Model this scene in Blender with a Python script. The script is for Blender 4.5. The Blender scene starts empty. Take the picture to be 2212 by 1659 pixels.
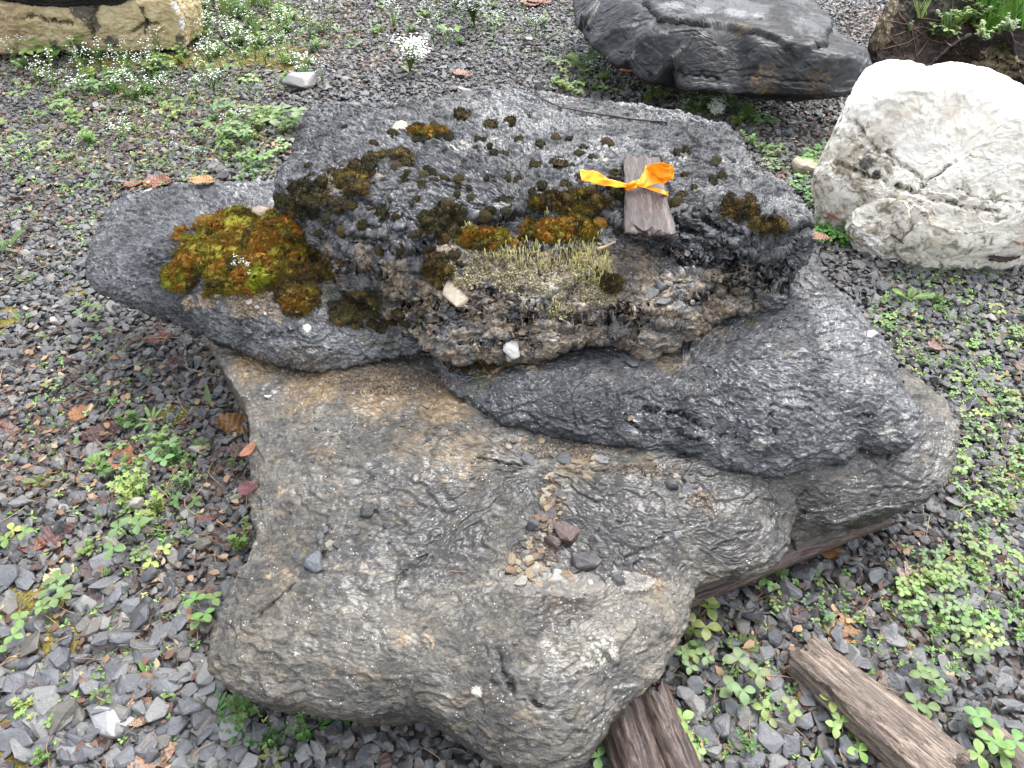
import bpy, bmesh, math, random
import numpy as np
from mathutils import Vector, Matrix, Euler

random.seed(11)
rng = np.random.default_rng(11)
SC = bpy.context.scene
COL = SC.collection

# ------------------------------------------------------------------ camera
W, H = 2212.0, 1659.0                      # working frame in which positions were measured
CAM = np.array([0.0, 0.0, 1.55])
PITCH = math.radians(44.0)
HFOV = math.radians(67.3)
F = (W / 2) / math.tan(HFOV / 2)
FWD = np.array([0, math.cos(PITCH), -math.sin(PITCH)])
UPV = np.array([0, math.sin(PITCH), math.cos(PITCH)])
RGT = np.array([1.0, 0, 0])
cam_data = bpy.data.cameras.new('camera')
cam = bpy.data.objects.new('camera', cam_data)
COL.objects.link(cam)
cam.location = CAM
cam.rotation_euler = (math.pi / 2 - PITCH, 0, 0)
cam_data.sensor_fit = 'HORIZONTAL'
cam_data.angle = HFOV
cam_data.clip_start = 0.05
cam_data.clip_end = 500
SC.camera = cam

# ------------------------------------------------------------------ light
SUN_EL, SUN_AZ = math.radians(58), math.radians(35)     # high, behind and to the right of the slabs
world = bpy.data.worlds.new('World')
SC.world = world
world.use_nodes = True
wn, wl = world.node_tree.nodes, world.node_tree.links
wn.clear()
w_out = wn.new('ShaderNodeOutputWorld')
w_bg = wn.new('ShaderNodeBackground')
w_hs = wn.new('ShaderNodeHueSaturation')
w_sky = wn.new('ShaderNodeTexSky')
w_sky.sky_type = 'NISHITA'
w_sky.sun_disc = False
w_sky.sun_elevation = SUN_EL
w_sky.sun_rotation = SUN_AZ
w_sky.air_density = 1.0
w_sky.dust_density = 1.0
w_hs.inputs['Saturation'].default_value = 0.28         # overcast: nearly colourless cloud light
w_bg.inputs['Strength'].default_value = 0.15
wl.new(w_sky.outputs[0], w_hs.inputs['Color'])
# an overcast sky is about three times as bright overhead as at the horizon
w_tc, w_sp, w_ma, w_mu = wn.new('ShaderNodeTexCoord'), wn.new('ShaderNodeSeparateXYZ'), wn.new('ShaderNodeMath'), wn.new('ShaderNodeVectorMath')
w_ma.operation = 'MULTIPLY_ADD'
w_ma.use_clamp = False
w_ma.inputs[1].default_value = 1.25
w_ma.inputs[2].default_value = 0.45
w_mu.operation = 'MULTIPLY'
wl.new(w_tc.outputs['Generated'], w_sp.inputs[0])
wl.new(w_sp.outputs['Z'], w_ma.inputs[0])
wl.new(w_hs.outputs[0], w_mu.inputs[0])
wl.new(w_ma.outputs[0], w_mu.inputs[1])
wl.new(w_mu.outputs[0], w_bg.inputs['Color'])
wl.new(w_bg.outputs[0], w_out.inputs[0])
sun_data = bpy.data.lights.new('sun', 'SUN')
sun_data.energy = 1.2
sun_data.angle = math.radians(40)
sun_data.color = (1.0, 0.97, 0.93)
sun = bpy.data.objects.new('sun', sun_data)
COL.objects.link(sun)
sdir = Vector((math.sin(SUN_AZ) * math.cos(SUN_EL), math.cos(SUN_AZ) * math.cos(SUN_EL), math.sin(SUN_EL)))
sun.rotation_euler = sdir.to_track_quat('Z', 'Y').to_euler()
sun.location = (2, 3, 5)
SC.view_settings.view_transform = 'Standard'
SC.view_settings.look = 'None'
SC.view_settings.gamma = 1
SC.view_settings.exposure = 1.95
SC.view_settings.use_curve_mapping = False

# ------------------------------------------------------------------ measuring helpers
def ray(u, v):
    d = FWD + RGT * ((u - W / 2) / F) + UPV * ((H / 2 - v) / F)
    return d / np.linalg.norm(d)

def P(u, v, z=0.0):
    d = ray(u, v)
    t = (z - CAM[2]) / d[2]
    return CAM + d * t

def proj(p):
    q = p - CAM
    dep = q @ FWD
    return W / 2 + F * (q @ RGT) / dep, H / 2 - F * (q @ UPV) / dep, dep

def smooth(a, b, x):
    t = np.clip((x - a) / (b - a), 0, 1)
    return t * t * (3 - 2 * t)

# ------------------------------------------------------------------ numpy noise
TAB = rng.random((64, 64, 64)).astype(np.float32)
ROT = np.array(Euler((0.7, 1.1, 0.4)).to_matrix())

def vnoise(p, seed=0):
    q = p + seed * 17.37
    i = np.floor(q).astype(np.int64)
    f = (q - i).astype(np.float32)
    f = f * f * (3 - 2 * f)
    i0 = i & 63
    i1 = (i + 1) & 63
    x0, y0, z0 = i0[:, 0], i0[:, 1], i0[:, 2]
    x1, y1, z1 = i1[:, 0], i1[:, 1], i1[:, 2]
    fx, fy, fz = f[:, 0], f[:, 1], f[:, 2]
    a = TAB[x0, y0, z0] * (1 - fx) + TAB[x1, y0, z0] * fx
    b = TAB[x0, y1, z0] * (1 - fx) + TAB[x1, y1, z0] * fx
    c = TAB[x0, y0, z1] * (1 - fx) + TAB[x1, y0, z1] * fx
    d = TAB[x0, y1, z1] * (1 - fx) + TAB[x1, y1, z1] * fx
    return (a * (1 - fy) + b * fy) * (1 - fz) + (c * (1 - fy) + d * fy) * fz

def fbm(p, freq, octs=4, seed=0, gain=0.5, ridged=False):
    q = (p * freq) @ ROT
    out = 0.0
    amp, tot = 1.0, 0.0
    for k in range(octs):
        n = vnoise(q, seed + k * 3)
        if ridged:
            n = 1 - np.abs(2 * n - 1)
        out = out + amp * n
        tot += amp
        amp *= gain
        q = (q * 2.03) @ ROT
    return out / tot

# ------------------------------------------------------------------ object helpers
def tag(o, label=None, cat=None, group=None, kind=None):
    if label: o['label'] = label
    if cat: o['category'] = cat
    if group: o['group'] = group
    if kind: o['kind'] = kind
    return o

def link(name, me, parent=None, loc=None, color=None):
    o = bpy.data.objects.new(name, me)
    COL.objects.link(o)
    if parent is not None: o.parent = parent
    if loc is not None: o.location = loc
    if color is not None: o.color = color
    return o

def mesh_np(name, verts, quads, mats=(), smoothf=True, attrs=None, midx=None):
    me = bpy.data.meshes.new(name)
    n = quads.shape[1]
    me.vertices.add(len(verts))
    me.vertices.foreach_set('co', verts.astype(np.float32).ravel())
    me.loops.add(quads.size)
    me.loops.foreach_set('vertex_index', quads.astype(np.int32).ravel())
    me.polygons.add(len(quads))
    me.polygons.foreach_set('loop_start', (np.arange(len(quads)) * n).astype(np.int32))
    me.update(calc_edges=True)
    me.polygons.foreach_set('use_smooth', np.full(len(quads), smoothf, dtype=bool))
    if midx is not None:
        me.polygons.foreach_set('material_index', midx.astype(np.int32))
    if attrs:
        for k, a in attrs.items():
            at = me.attributes.new(k, 'FLOAT', 'POINT')
            at.data.foreach_set('value', a.astype(np.float32))
    for m in mats: me.materials.append(m)
    me.validate()
    return me

class MB:
    """collects polygons, then becomes one mesh"""
    def __init__(s): s.v, s.f, s.m = [], [], []
    def add(s, vs, fs, m=0):
        b = len(s.v)
        s.v += [tuple(x) for x in vs]
        s.f += [tuple(b + i for i in f) for f in fs]
        s.m += [m] * len(fs)
    def tube(s, pts, r, n=5, m=0):
        pts = [Vector(p) for p in pts]
        vs, fs = [], []
        k = len(pts)
        for i, p in enumerate(pts):
            t = (pts[min(i + 1, k - 1)] - pts[max(i - 1, 0)])
            if t.length < 1e-9: t = Vector((0, 0, 1))
            t.normalize()
            a = t.orthogonal().normalized() if i == 0 else (a - t * a.dot(t)).normalized()
            b = t.cross(a)
            rr = r[i] if isinstance(r, (list, tuple)) else r
            for j in range(n):
                an = 2 * math.pi * j / n
                vs.append(p + a * math.cos(an) * rr + b * math.sin(an) * rr)
        for i in range(k - 1):
            for j in range(n):
                fs.append((i * n + j, i * n + (j + 1) % n, (i + 1) * n + (j + 1) % n, (i + 1) * n + j))
        fs.append(tuple(range(n))[::-1])
        fs.append(tuple((k - 1) * n + j for j in range(n)))
        s.add(vs, fs, m)
    def mesh(s, name, mats, sm=True):
        me = bpy.data.meshes.new(name)
        me.from_pydata(s.v, [], s.f)
        for m in mats: me.materials.append(m)
        me.polygons.foreach_set('material_index', s.m)
        me.polygons.foreach_set('use_smooth', [sm] * len(s.f))
        me.update()
        return me

# ------------------------------------------------------------------ material helpers
class NT:
    def __init__(s, name):
        s.mat = bpy.data.materials.new(name)
        s.mat.use_nodes = True
        s.t = s.mat.node_tree
        s.t.nodes.clear()
        s.out = s.n('ShaderNodeOutputMaterial')
        s.p = s.n('ShaderNodeBsdfPrincipled')
        s.l(s.p.outputs[0], s.out.inputs[0])
    def n(s, t): return s.t.nodes.new(t)
    def l(s, a, b): s.t.links.new(a, b)
    def setin(s, sock, v):
        if hasattr(v, 'is_output') or isinstance(v, bpy.types.NodeSocket): s.l(v, sock)
        else: sock.default_value = v
    def coord(s, kind='Object', scale=(1, 1, 1)):
        c = s.n('ShaderNodeTexCoord')
        m = s.n('ShaderNodeMapping')
        m.inputs['Scale'].default_value = scale
        s.l(c.outputs[kind], m.inputs[0])
        return m.outputs[0]
    def noise(s, co, scale, detail=4, rough=0.5, dist=0.0):
        n = s.n('ShaderNodeTexNoise')
        s.l(co, n.inputs['Vector'])
        n.inputs['Scale'].default_value = scale
        n.inputs['Detail'].default_value = detail
        n.inputs['Roughness'].default_value = rough
        n.inputs['Distortion'].default_value = dist
        return n.outputs['Fac']
    def vor(s, co, scale, feature='F1', out='Distance', rand=1.0):
        n = s.n('ShaderNodeTexVoronoi')
        n.feature = feature
        s.l(co, n.inputs['Vector'])
        n.inputs['Scale'].default_value = scale
        n.inputs['Randomness'].default_value = rand
        return n.outputs[out]
    def math(s, op, a, b=None, c=None, clamp=False):
        n = s.n('ShaderNodeMath')
        n.operation = op
        n.use_clamp = clamp
        s.setin(n.inputs[0], a)
        if b is not None: s.setin(n.inputs[1], b)
        if c is not None: s.setin(n.inputs[2], c)
        return n.outputs[0]
    def step(s, x, a, b):
        n = s.n('ShaderNodeMapRange')
        n.interpolation_type = 'SMOOTHSTEP'
        s.setin(n.inputs[0], x)
        n.inputs[1].default_value = a
        n.inputs[2].default_value = b
        return n.outputs[0]
    def ramp(s, x, stops, interp='LINEAR'):
        n = s.n('ShaderNodeValToRGB')
        n.color_ramp.interpolation = interp
        el = n.color_ramp.elements
        while len(el) > 1: el.remove(el[0])
        el[0].position, el[0].color = stops[0][0], (*stops[0][1], 1)
        for p, c in stops[1:]:
            e = el.new(p)
            e.color = (*c, 1)
        s.l(x, n.inputs[0])
        return n.outputs[0]
    def mix(s, f, a, b, mode='MIX'):
        n = s.n('ShaderNodeMix')
        n.data_type = 'RGBA'
        n.blend_type = mode
        s.setin(n.inputs[0], f)
        for i, v in ((6, a), (7, b)):
            if isinstance(v, tuple): n.inputs[i].default_value = (*v[:3], 1)
            else: s.l(v, n.inputs[i])
        return n.outputs[2]
    def attr(s, name, out='Fac', typ='GEOMETRY'):
        n = s.n('ShaderNodeAttribute')
        n.attribute_name = name
        n.attribute_type = typ
        return n.outputs[out]
    def info(s, out):
        n = s.n('ShaderNodeObjectInfo')
        return n.outputs[out]
    def bump(s, h, dist, strength=1.0, prev=None):
        n = s.n('ShaderNodeBump')
        s.l(h, n.inputs['Height'])
        n.inputs['Distance'].default_value = dist
        n.inputs['Strength'].default_value = strength
        if prev is not None: s.l(prev, n.inputs['Normal'])
        return n.outputs[0]
    def fin(s, color=None, rough=None, normal=None, **kw):
        if color is not None: s.setin(s.p.inputs['Base Color'], (*color, 1) if isinstance(color, tuple) and len(color) == 3 else color)
        if rough is not None: s.setin(s.p.inputs['Roughness'], rough)
        if normal is not None: s.l(normal, s.p.inputs['Normal'])
        for k, v in kw.items(): s.setin(s.p.inputs[k.replace('_', ' ')], v)
        return s.mat

def rock_mat(name, dark, mid, light, tan=(0.36, 0.27, 0.17), brown=(0.10, 0.065, 0.03), pale=(0.6, 0.58, 0.5),
             moss=(0.035, 0.035, 0.012), speck=0.5, rough=(0.22, 0.5), wet=0.6, crease=1.0, strata=0.0, fine=1.0, cscale=38,
             streak=(0.2, 0.17, 0.11), streak_amt=0.25):
    m = NT(name)
    co = m.coord()
    big = m.noise(co, 3.2, 5, 0.6, 0.4)
    med = m.noise(co, 17, 6, 0.65, 0.6)
    c = m.ramp(m.math('ADD', m.math('MULTIPLY', big, 0.55), m.math('MULTIPLY', med, 0.45)),
               [(0.34, dark), (0.5, mid), (0.66, light)])
    # warm mineral streaks
    cs = m.coord('Object', (1.0, 2.6, 3.0))
    st = m.step(m.noise(cs, 9, 7, 0.7, 1.6), 0.52, 0.68)
    c = m.mix(m.math('MULTIPLY', st, streak_amt), c, streak)
    # fine salt and pepper grain
    g = m.noise(co, 330, 2, 0.6)
    c = m.mix(m.math('MULTIPLY', m.step(g, 0.56, 0.72), 0.16), c, tuple(min(1, x * 2.0 + 0.03) for x in light))
    c = m.mix(m.math('MULTIPLY', m.step(g, 0.42, 0.3), 0.25), c, tuple(x * 0.45 for x in dark))
    mask_n = m.noise(co, 26, 8, 0.72, 0.8)
    tn = m.attr('tan')
    tn = m.step(m.math('ADD', tn, m.math('MULTIPLY', m.math('SUBTRACT', mask_n, 0.5), 3.2)), 0.4, 0.8)
    tcol = m.mix(m.step(m.noise(co, 42, 5, 0.7), 0.4, 0.62), tuple(x * 0.45 for x in tan), tan)
    c = m.mix(tn, c, tcol)
    br = m.attr('brown')
    br = m.step(m.math('ADD', br, m.math('MULTIPLY', m.math('SUBTRACT', mask_n, 0.5), 2.6)), 0.2, 1.1)
    bcol = m.mix(m.step(m.noise(co, 60, 4, 0.7), 0.35, 0.7), brown, tuple(min(1, x * 2.4) for x in brown))
    c = m.mix(m.math('MULTIPLY', br, 0.85), c, bcol)
    ms = m.attr('moss')
    ms = m.step(m.math('ADD', ms, m.math('MULTIPLY', m.math('SUBTRACT', mask_n, 0.5), 2.6)), 0.4, 0.8)
    c = m.mix(m.math('MULTIPLY', ms, 0.85), c, moss)
    pl = m.attr('pale')
    pl = m.step(m.math('ADD', pl, m.math('MULTIPLY', m.math('SUBTRACT', m.noise(co, 55, 5, 0.75), 0.5), 2.2)), 0.45, 0.75)
    c = m.mix(pl, c, pale)
    wd_ = m.attr('wetd')
    wd_ = m.step(m.math('ADD', wd_, m.math('MULTIPLY', m.math('SUBTRACT', m.noise(co, 9, 6, 0.65, 0.6), 0.5), 2.4)), 0.25, 0.85)
    c = m.mix(m.math('MULTIPLY', wd_, 0.8), c, m.mix(1.0, c, (0.2, 0.2, 0.23), 'MULTIPLY'))
    # shell and quartz flecks
    v = m.vor(co, 115)
    gate = m.step(m.noise(co, 30, 3, 0.6), 0.5, 0.62)
    sp = m.math('MULTIPLY', m.math('MULTIPLY', m.step(v, 0.2, 0.12), gate), speck)
    c = m.mix(sp, c, (0.62, 0.6, 0.55))
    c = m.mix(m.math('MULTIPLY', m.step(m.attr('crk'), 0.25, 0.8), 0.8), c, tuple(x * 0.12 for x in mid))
    # crumpled, flaky relief
    wv = m.n('ShaderNodeTexNoise')
    m.l(co, wv.inputs['Vector'])
    wv.inputs['Scale'].default_value = cscale * 0.5
    wv.inputs['Detail'].default_value = 4
    mp = m.n('ShaderNodeVectorMath')
    mp.operation = 'MULTIPLY_ADD'
    m.l(wv.outputs['Color'], mp.inputs[0])
    mp.inputs[1].default_value = (0.05, 0.05, 0.05)
    m.l(co, mp.inputs[2])
    an = m.n('ShaderNodeMapping')
    an.inputs['Scale'].default_value = (0.62, 1.25, 1.5)
    an.inputs['Rotation'].default_value = (0, 0, 0.25)
    m.l(mp.outputs[0], an.inputs[0])
    wc = an.outputs[0]
    fl = m.n('ShaderNodeRGBToBW')
    m.l(m.vor(wc, cscale * 2.1, out='Color'), fl.inputs[0])
    fe = m.vor(wc, cscale * 2.1, 'DISTANCE_TO_EDGE')
    fl2 = m.n('ShaderNodeRGBToBW')
    m.l(m.vor(wc, cscale * 5.5, out='Color'), fl2.inputs[0])
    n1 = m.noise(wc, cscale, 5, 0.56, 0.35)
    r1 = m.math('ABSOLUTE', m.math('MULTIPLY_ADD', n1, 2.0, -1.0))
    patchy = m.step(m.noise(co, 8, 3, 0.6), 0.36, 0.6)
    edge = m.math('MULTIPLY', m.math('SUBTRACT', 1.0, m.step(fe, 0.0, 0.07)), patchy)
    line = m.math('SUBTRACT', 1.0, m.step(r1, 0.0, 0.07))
    crease_dark = m.math('MAXIMUM', m.math('MULTIPLY', edge, 0.5), m.math('MULTIPLY', line, 0.85))  # creases and flake edges painted dark in the colour for contrast
    c = m.mix(m.math('MULTIPLY', crease_dark, 0.75 * crease, None, True), c, tuple(x * 0.25 for x in dark))
    c = m.mix(m.math('MULTIPLY', m.step(fl2.outputs[0], 0.55, 0.9), 0.16 * crease), c, tuple(min(1, x * 1.35) for x in light))
    h = m.math('ADD', m.math('MULTIPLY', m.math('POWER', r1, 0.5), 0.62 * crease), m.math('MULTIPLY', fl.outputs[0], 0.75 * crease))
    h = m.math('ADD', h, m.math('MULTIPLY', fl2.outputs[0], 0.04 * fine))
    if strata:
        cz = m.coord('Object', (5, 5, 40))
        h = m.math('ADD', h, m.math('MULTIPLY', m.noise(cz, 1.6, 6, 0.75, 1.5), strata))
    nrm = m.bump(h, 0.0042, 1.0)
    nrm = m.bump(m.noise(co, 120, 2, 0.5), 0.0006, 0.5 * fine, nrm)
    wetn = m.math('MAXIMUM', m.math('MULTIPLY_ADD', m.step(m.noise(co, 5.0, 6, 0.7, 0.6), 0.42, 0.58), 0.85, 0.15), wd_)
    ro = m.math('MULTIPLY_ADD', m.math('SUBTRACT', 1.0, wetn), rough[1] - rough[0], rough[0])
    ro = m.math('ADD', ro, m.math('MULTIPLY_ADD', tn, 0.2, 0.18 if wet else 0.0), None, True)
    cn = m.bump(m.math('ADD', m.math('MULTIPLY', m.math('POWER', r1, 0.5), 0.6), m.math('MULTIPLY', fl.outputs[0], 0.8)), 0.0026, 0.9 * min(1, crease + .1))
    if wet: m.l(cn, m.p.inputs['Coat Normal'])
    return m.fin(c, ro, nrm, Coat_Weight=m.math('MULTIPLY', wetn, wet), Coat_Roughness=0.17, Coat_IOR=1.5, Specular_IOR_Level=0.3)

# ------------------------------------------------------------------ rock builder
def seg_dist(pt, a, b):
    ab = b - a
    t = np.clip(((pt - a) @ ab) / max(ab @ ab, 1e-12), 0, 1)
    return np.linalg.norm(pt - (a + t[:, None] * ab), axis=1)

def poly_sd(pt, poly):
    d = np.full(len(pt), 1e9)
    inside = np.zeros(len(pt), bool)
    n = len(poly)
    for i in range(n):
        a, b = poly[i], poly[(i + 1) % n]
        d = np.minimum(d, seg_dist(pt, a, b))
        c = ((a[1] > pt[:, 1]) != (b[1] > pt[:, 1]))
        with np.errstate(divide='ignore', invalid='ignore'):
            xs = (b[0] - a[0]) * (pt[:, 1] - a[1]) / (b[1] - a[1]) + a[0]
        inside ^= c & (pt[:, 0] < xs)
    return np.where(inside, d, -d)

def tps(ctrl):
    X = ctrl[:, :2]
    n = len(X)
    def U(r2): return np.where(r2 > 1e-12, 0.5 * r2 * np.log(r2 + 1e-12), 0)
    D2 = ((X[:, None] - X[None]) ** 2).sum(-1)
    A = np.zeros((n + 3, n + 3))
    A[:n, :n] = U(D2) + np.eye(n) * 2e-4
    A[:n, n] = 1
    A[:n, n + 1:] = X
    A[n, :n] = 1
    A[n + 1:, :n] = X.T
    sol = np.linalg.solve(A, np.concatenate([ctrl[:, 2], np.zeros(3)]))
    def ev(q):
        out = np.empty(len(q))
        for s in range(0, len(q), 40000):
            qq = q[s:s + 40000]
            d2 = ((qq[:, None] - X[None]) ** 2).sum(-1)
            out[s:s + 40000] = U(d2) @ sol[:n] + sol[n] + qq @ sol[n + 1:]
        return out
    return ev

def lin_interp(ctrl, soft):
    """flat facets between the control points, their edges softened over the given distance"""
    from mathutils.geometry import delaunay_2d_cdt
    vs, es, fs, *_ = delaunay_2d_cdt([Vector(c[:2]) for c in ctrl], [], [], 0, 1e-6, True)
    src = _[0]
    zz = [ctrl[o[0]][2] if o else 0 for o in src]
    Vt = np.array([[v.x, v.y] for v in vs])
    def ev1(q):
        out = np.full(len(q), np.nan)
        for f in fs:
            a, b, c = Vt[f[0]], Vt[f[1]], Vt[f[2]]
            den = (b[1] - c[1]) * (a[0] - c[0]) + (c[0] - b[0]) * (a[1] - c[1])
            if abs(den) < 1e-12: continue
            l1 = ((b[1] - c[1]) * (q[:, 0] - c[0]) + (c[0] - b[0]) * (q[:, 1] - c[1])) / den
            l2 = ((c[1] - a[1]) * (q[:, 0] - c[0]) + (a[0] - c[0]) * (q[:, 1] - c[1])) / den
            m = (l1 >= -1e-6) & (l2 >= -1e-6) & (l1 + l2 <= 1 + 1e-6)
            out[m] = l1[m] * zz[f[0]] + l2[m] * zz[f[1]] + (1 - l1[m] - l2[m]) * zz[f[2]]
        bad = np.isnan(out)
        if bad.any():
            d = ((q[bad][:, None] - Vt[None]) ** 2).sum(-1)
            out[bad] = np.array(zz)[d.argmin(1)]
        return out
    def ev(q):
        t = ev1(q) * 2
        for k in range(6):
            a = k * math.pi / 3
            t = t + ev1(q + soft * np.array([math.cos(a), math.sin(a)]))
        return t / 8
    return ev

def grid_normals(V, nt, nr):
    G = V.reshape(nr, nt, 3)
    du = np.roll(G, -1, 1) - np.roll(G, 1, 1)
    dv = np.empty_like(G)
    dv[1:-1] = G[2:] - G[:-2]
    dv[0] = G[1] - G[0]
    dv[-1] = G[-1] - G[-2]
    n = np.cross(dv, du)
    ln = np.linalg.norm(n, axis=2, keepdims=True)
    n = n / np.maximum(ln, 1e-12)
    n[0] = (0, 0, 1)
    n[-1] = (0, 0, -1)
    return n.reshape(-1, 3)

FOOT = {}
ROCKS = {}

def slab(name, rim, tops, centre, mat, R=0.05, thick=None, zb=None, undercut=0.05, nt=900, nr=140, ns=40, nbt=8,
         layers=(), terr=None, amp=(0.012, 0.005, 0.003), freq=(3.5, 14, 45), side_amp=0.014, edge_jit=0.012,
         cracks=(), blobs=(), seed=0, side_freq=(7, 7, 55), bulge=0.012, post=None, smooth_rim=1, uc_fn=None, ucp=1.7, flake=(.004, 7, 5), lin=0):
    rp = np.array([P(u, v, z) for u, v, z in rim])
    for _ in range(smooth_rim):                   # corner cutting
        q = np.roll(rp, -1, 0)
        rp = np.stack([rp * 0.78 + q * 0.22, rp * 0.22 + q * 0.78], 1).reshape(-1, 3)
    q = np.roll(rp, -1, 0)
    L = np.linalg.norm((q - rp)[:, :2], axis=1)
    cum = np.concatenate([[0], np.cumsum(L)])
    s = np.linspace(0, cum[-1], nt, endpoint=False)
    idx = np.searchsorted(cum, s, side='right') - 1
    f = ((s - cum[idx]) / L[idx])[:, None]
    rr = rp[idx] * (1 - f) + q[idx] * f
    # make the loop counter-clockwise
    area = np.sum(rr[:, 0] * np.roll(rr[:, 1], -1) - np.roll(rr[:, 0], -1) * rr[:, 1])
    if area < 0: rr = rr[::-1]
    FOOT.setdefault(name if name != 'flat_boulder' else 'stone_slab_' + 'abdc'[seed - 1], rr[::12, :2].copy())
    c = P(*centre)
    pr = np.c_[rr[:, :2] * 1.0, np.zeros(nt)]
    dirv = rr[:, :2] - c[:2]
    Lr = np.linalg.norm(dirv, axis=1, keepdims=True)
    dn = dirv / Lr
    jit = (fbm(pr, 9, 5, seed + 5, 0.6) - 0.5) * 2 * edge_jit
    rr = rr.copy()
    rr[:, :2] += dn * jit[:, None]
    dirv = rr[:, :2] - c[:2]
    Lr = np.linalg.norm(dirv, axis=1)
    Rv = R * (0.6 + 0.8 * fbm(pr, 3, 2, seed + 9))
    ctrl = [P(u, v, z) for u, v, z in tops]
    step = max(1, len(rr) // 46)
    ctrl = np.array(ctrl + [np.array([p[0], p[1], p[2] + 0.6 * R]) for p in rr[::step]])
    T = lin_interp(ctrl, lin) if lin else tps(ctrl)
    ts = 1 - (1 - np.linspace(0, 1, nr)) ** 1.7
    xy = c[:2][None, None] + dirv[None] * ts[:, None, None]
    d = (1 - ts)[:, None] * Lr[None]
    z = T(xy.reshape(-1, 2)).reshape(nr, nt)
    pp = np.c_[xy.reshape(-1, 2), np.zeros(nr * nt)]
    for poly, dz, wd, jt in layers:
        pw = np.array([P(u, v, zz)[:2] for u, v, zz in poly])
        sd = poly_sd(xy.reshape(-1, 2), pw) + (fbm(pp, 11, 5, seed + 21, 0.62) - 0.5) * 2 * jt
        z = z + dz * smooth(-wd, wd, sd).reshape(nr, nt)
    if terr:
        hgt, amt = terr
        nz = z + (fbm(pp, 9, 4, seed + 31, 0.6).reshape(nr, nt) - 0.5) * hgt * 2.2
        k = nz / hgt
        fk = k - np.floor(k)
        tz = (np.floor(k) + smooth(0.0, 0.3, fk)) * hgt - (nz - z)
        gx = np.abs(np.gradient(z, axis=0)) / np.maximum(np.abs(np.gradient(d, axis=0)), 1e-5)
        slope = smooth(0.12, 0.45, gx)
        z = z + (tz - z) * amt * slope
    tt = np.clip(1 - d / Rv[None], 0, 1)
    z = z - Rv[None] * (1 - np.sqrt(np.maximum(1 - tt ** 2, 0)))
    top = np.dstack([xy, z])
    zr = z[-1]
    ztop = T(rr[:, :2])
    zbv = np.full(nt, zb) if zb is not None else ztop - thick
    zbv = np.minimum(zbv, zr - 0.02)
    ks = np.linspace(0, 1, ns + 1)[1:]
    uc = (undercut if uc_fn is None else uc_fn(rr)) * (0.5 + 1.0 * fbm(pr, 4, 3, seed + 13))
    side = []
    for k in ks:
        off = bulge * math.sin(min(1, k * 1.6) * math.pi) - uc * k ** ucp
        side.append(np.c_[rr[:, :2] + dn * off[:, None], zr + (zbv - zr) * k])
    side = np.array(side)
    last = side[-1]
    bot = []
    for k in np.linspace(0, 1, nbt + 1)[1:]:
        b = last.copy()
        b[:, :2] = last[:, :2] * (1 - k) + c[:2] * k
        b[:, 2] = last[:, 2] * (1 - k) + last[:, 2].mean() * k
        bot.append(b)
    V = np.concatenate([top, side, np.array(bot)], 0)
    NR = V.shape[0]
    V = V.reshape(-1, 3)
    N = grid_normals(V, nt, NR)
    sidem = 1 - smooth(0.35, 0.8, np.abs(N[:, 2]))
    # broad, middle and crumpled relief
    disp = (fbm(V, freq[0], 3, seed + 1) - 0.5) * 2 * amp[0]
    disp += (fbm(V, freq[1], 4, seed + 2, 0.6, True) - 0.6) * 2 * amp[1]
    warp = V + 0.03 * (np.c_[fbm(V, 8, 2, seed + 41), fbm(V, 8, 2, seed + 42), fbm(V, 8, 2, seed + 43)] - 0.5)
    disp += (fbm(warp, freq[2], 2, seed + 3, 0.55, True) - 0.6) * 2 * amp[2]
    sf = fbm(V * np.array(side_freq) / 7.0, 7, 4, seed + 4, 0.65, True) - 0.55
    disp += sidem * sf * 2 * side_amp
    if flake:
        for fa, ff, sd_ in ((flake[0], flake[1], 61), (flake[0] * .55, flake[1] * 2.7, 67)):
            kk = fbm(warp * np.array([1, 1.5, 1.5]), ff, 4, seed + sd_, 0.55) * flake[2] * 1.6
            fr_ = kk - np.floor(kk)
            disp += fa * (smooth(0.0, 0.12, fr_) - fr_) * 1.6
    cen = smooth(0, 0.08, np.repeat(np.concatenate([ts, np.ones(ns), 1 - np.linspace(0, 1, nbt + 1)[1:]]), nt))
    V = V + N * (disp * cen)[:, None]
    N = grid_normals(V, nt, NR)
    u, v, dep = proj(V)
    facing = ((CAM - V) * N).sum(1) > 0
    fi = np.where(facing)[0]
    fu, fv, fd = u[fi], v[fi], dep[fi]
    def pick(a, b):
        d2 = (fu - a) ** 2 + (fv - b) ** 2
        m = np.where(d2 < max(d2.min(), 30.0) + 1e-6)[0]
        return V[fi[m[np.argmin(fd[m])]]]
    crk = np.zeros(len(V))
    for line, wd, dp in cracks:
        pts = []
        for (a, b) in zip(line[:-1], line[1:]):
            n = max(2, int(math.hypot(b[0] - a[0], b[1] - a[1]) / 6))
            for k in range(n):
                pts.append(pick(a[0] + (b[0] - a[0]) * k / n, a[1] + (b[1] - a[1]) * k / n))
        pts.append(pick(*line[-1]))
        pts = np.array(pts)
        lo, hi = pts.min(0) - 0.06, pts.max(0) + 0.06
        m = np.where(np.all((V > lo) & (V < hi), 1))[0]
        if len(m) == 0: continue
        q = V[m] + (np.c_[fbm(V[m], 16, 4, seed + 51, 0.6), fbm(V[m], 16, 4, seed + 52, 0.6), fbm(V[m], 16, 4, seed + 53, 0.6)] - 0.5) * 0.035
        dd = np.full(len(m), 9.0)
        for i in range(len(pts) - 1):
            if np.linalg.norm(pts[i + 1] - pts[i]) < 0.12:
                dd = np.minimum(dd, seg_dist(q, pts[i], pts[i + 1]))
        V[m] -= N[m] * (dp * np.exp(-(dd / wd) ** 2))[:, None]
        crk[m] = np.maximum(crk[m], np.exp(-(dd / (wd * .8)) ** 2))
    attrs = {'crk': crk}
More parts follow.
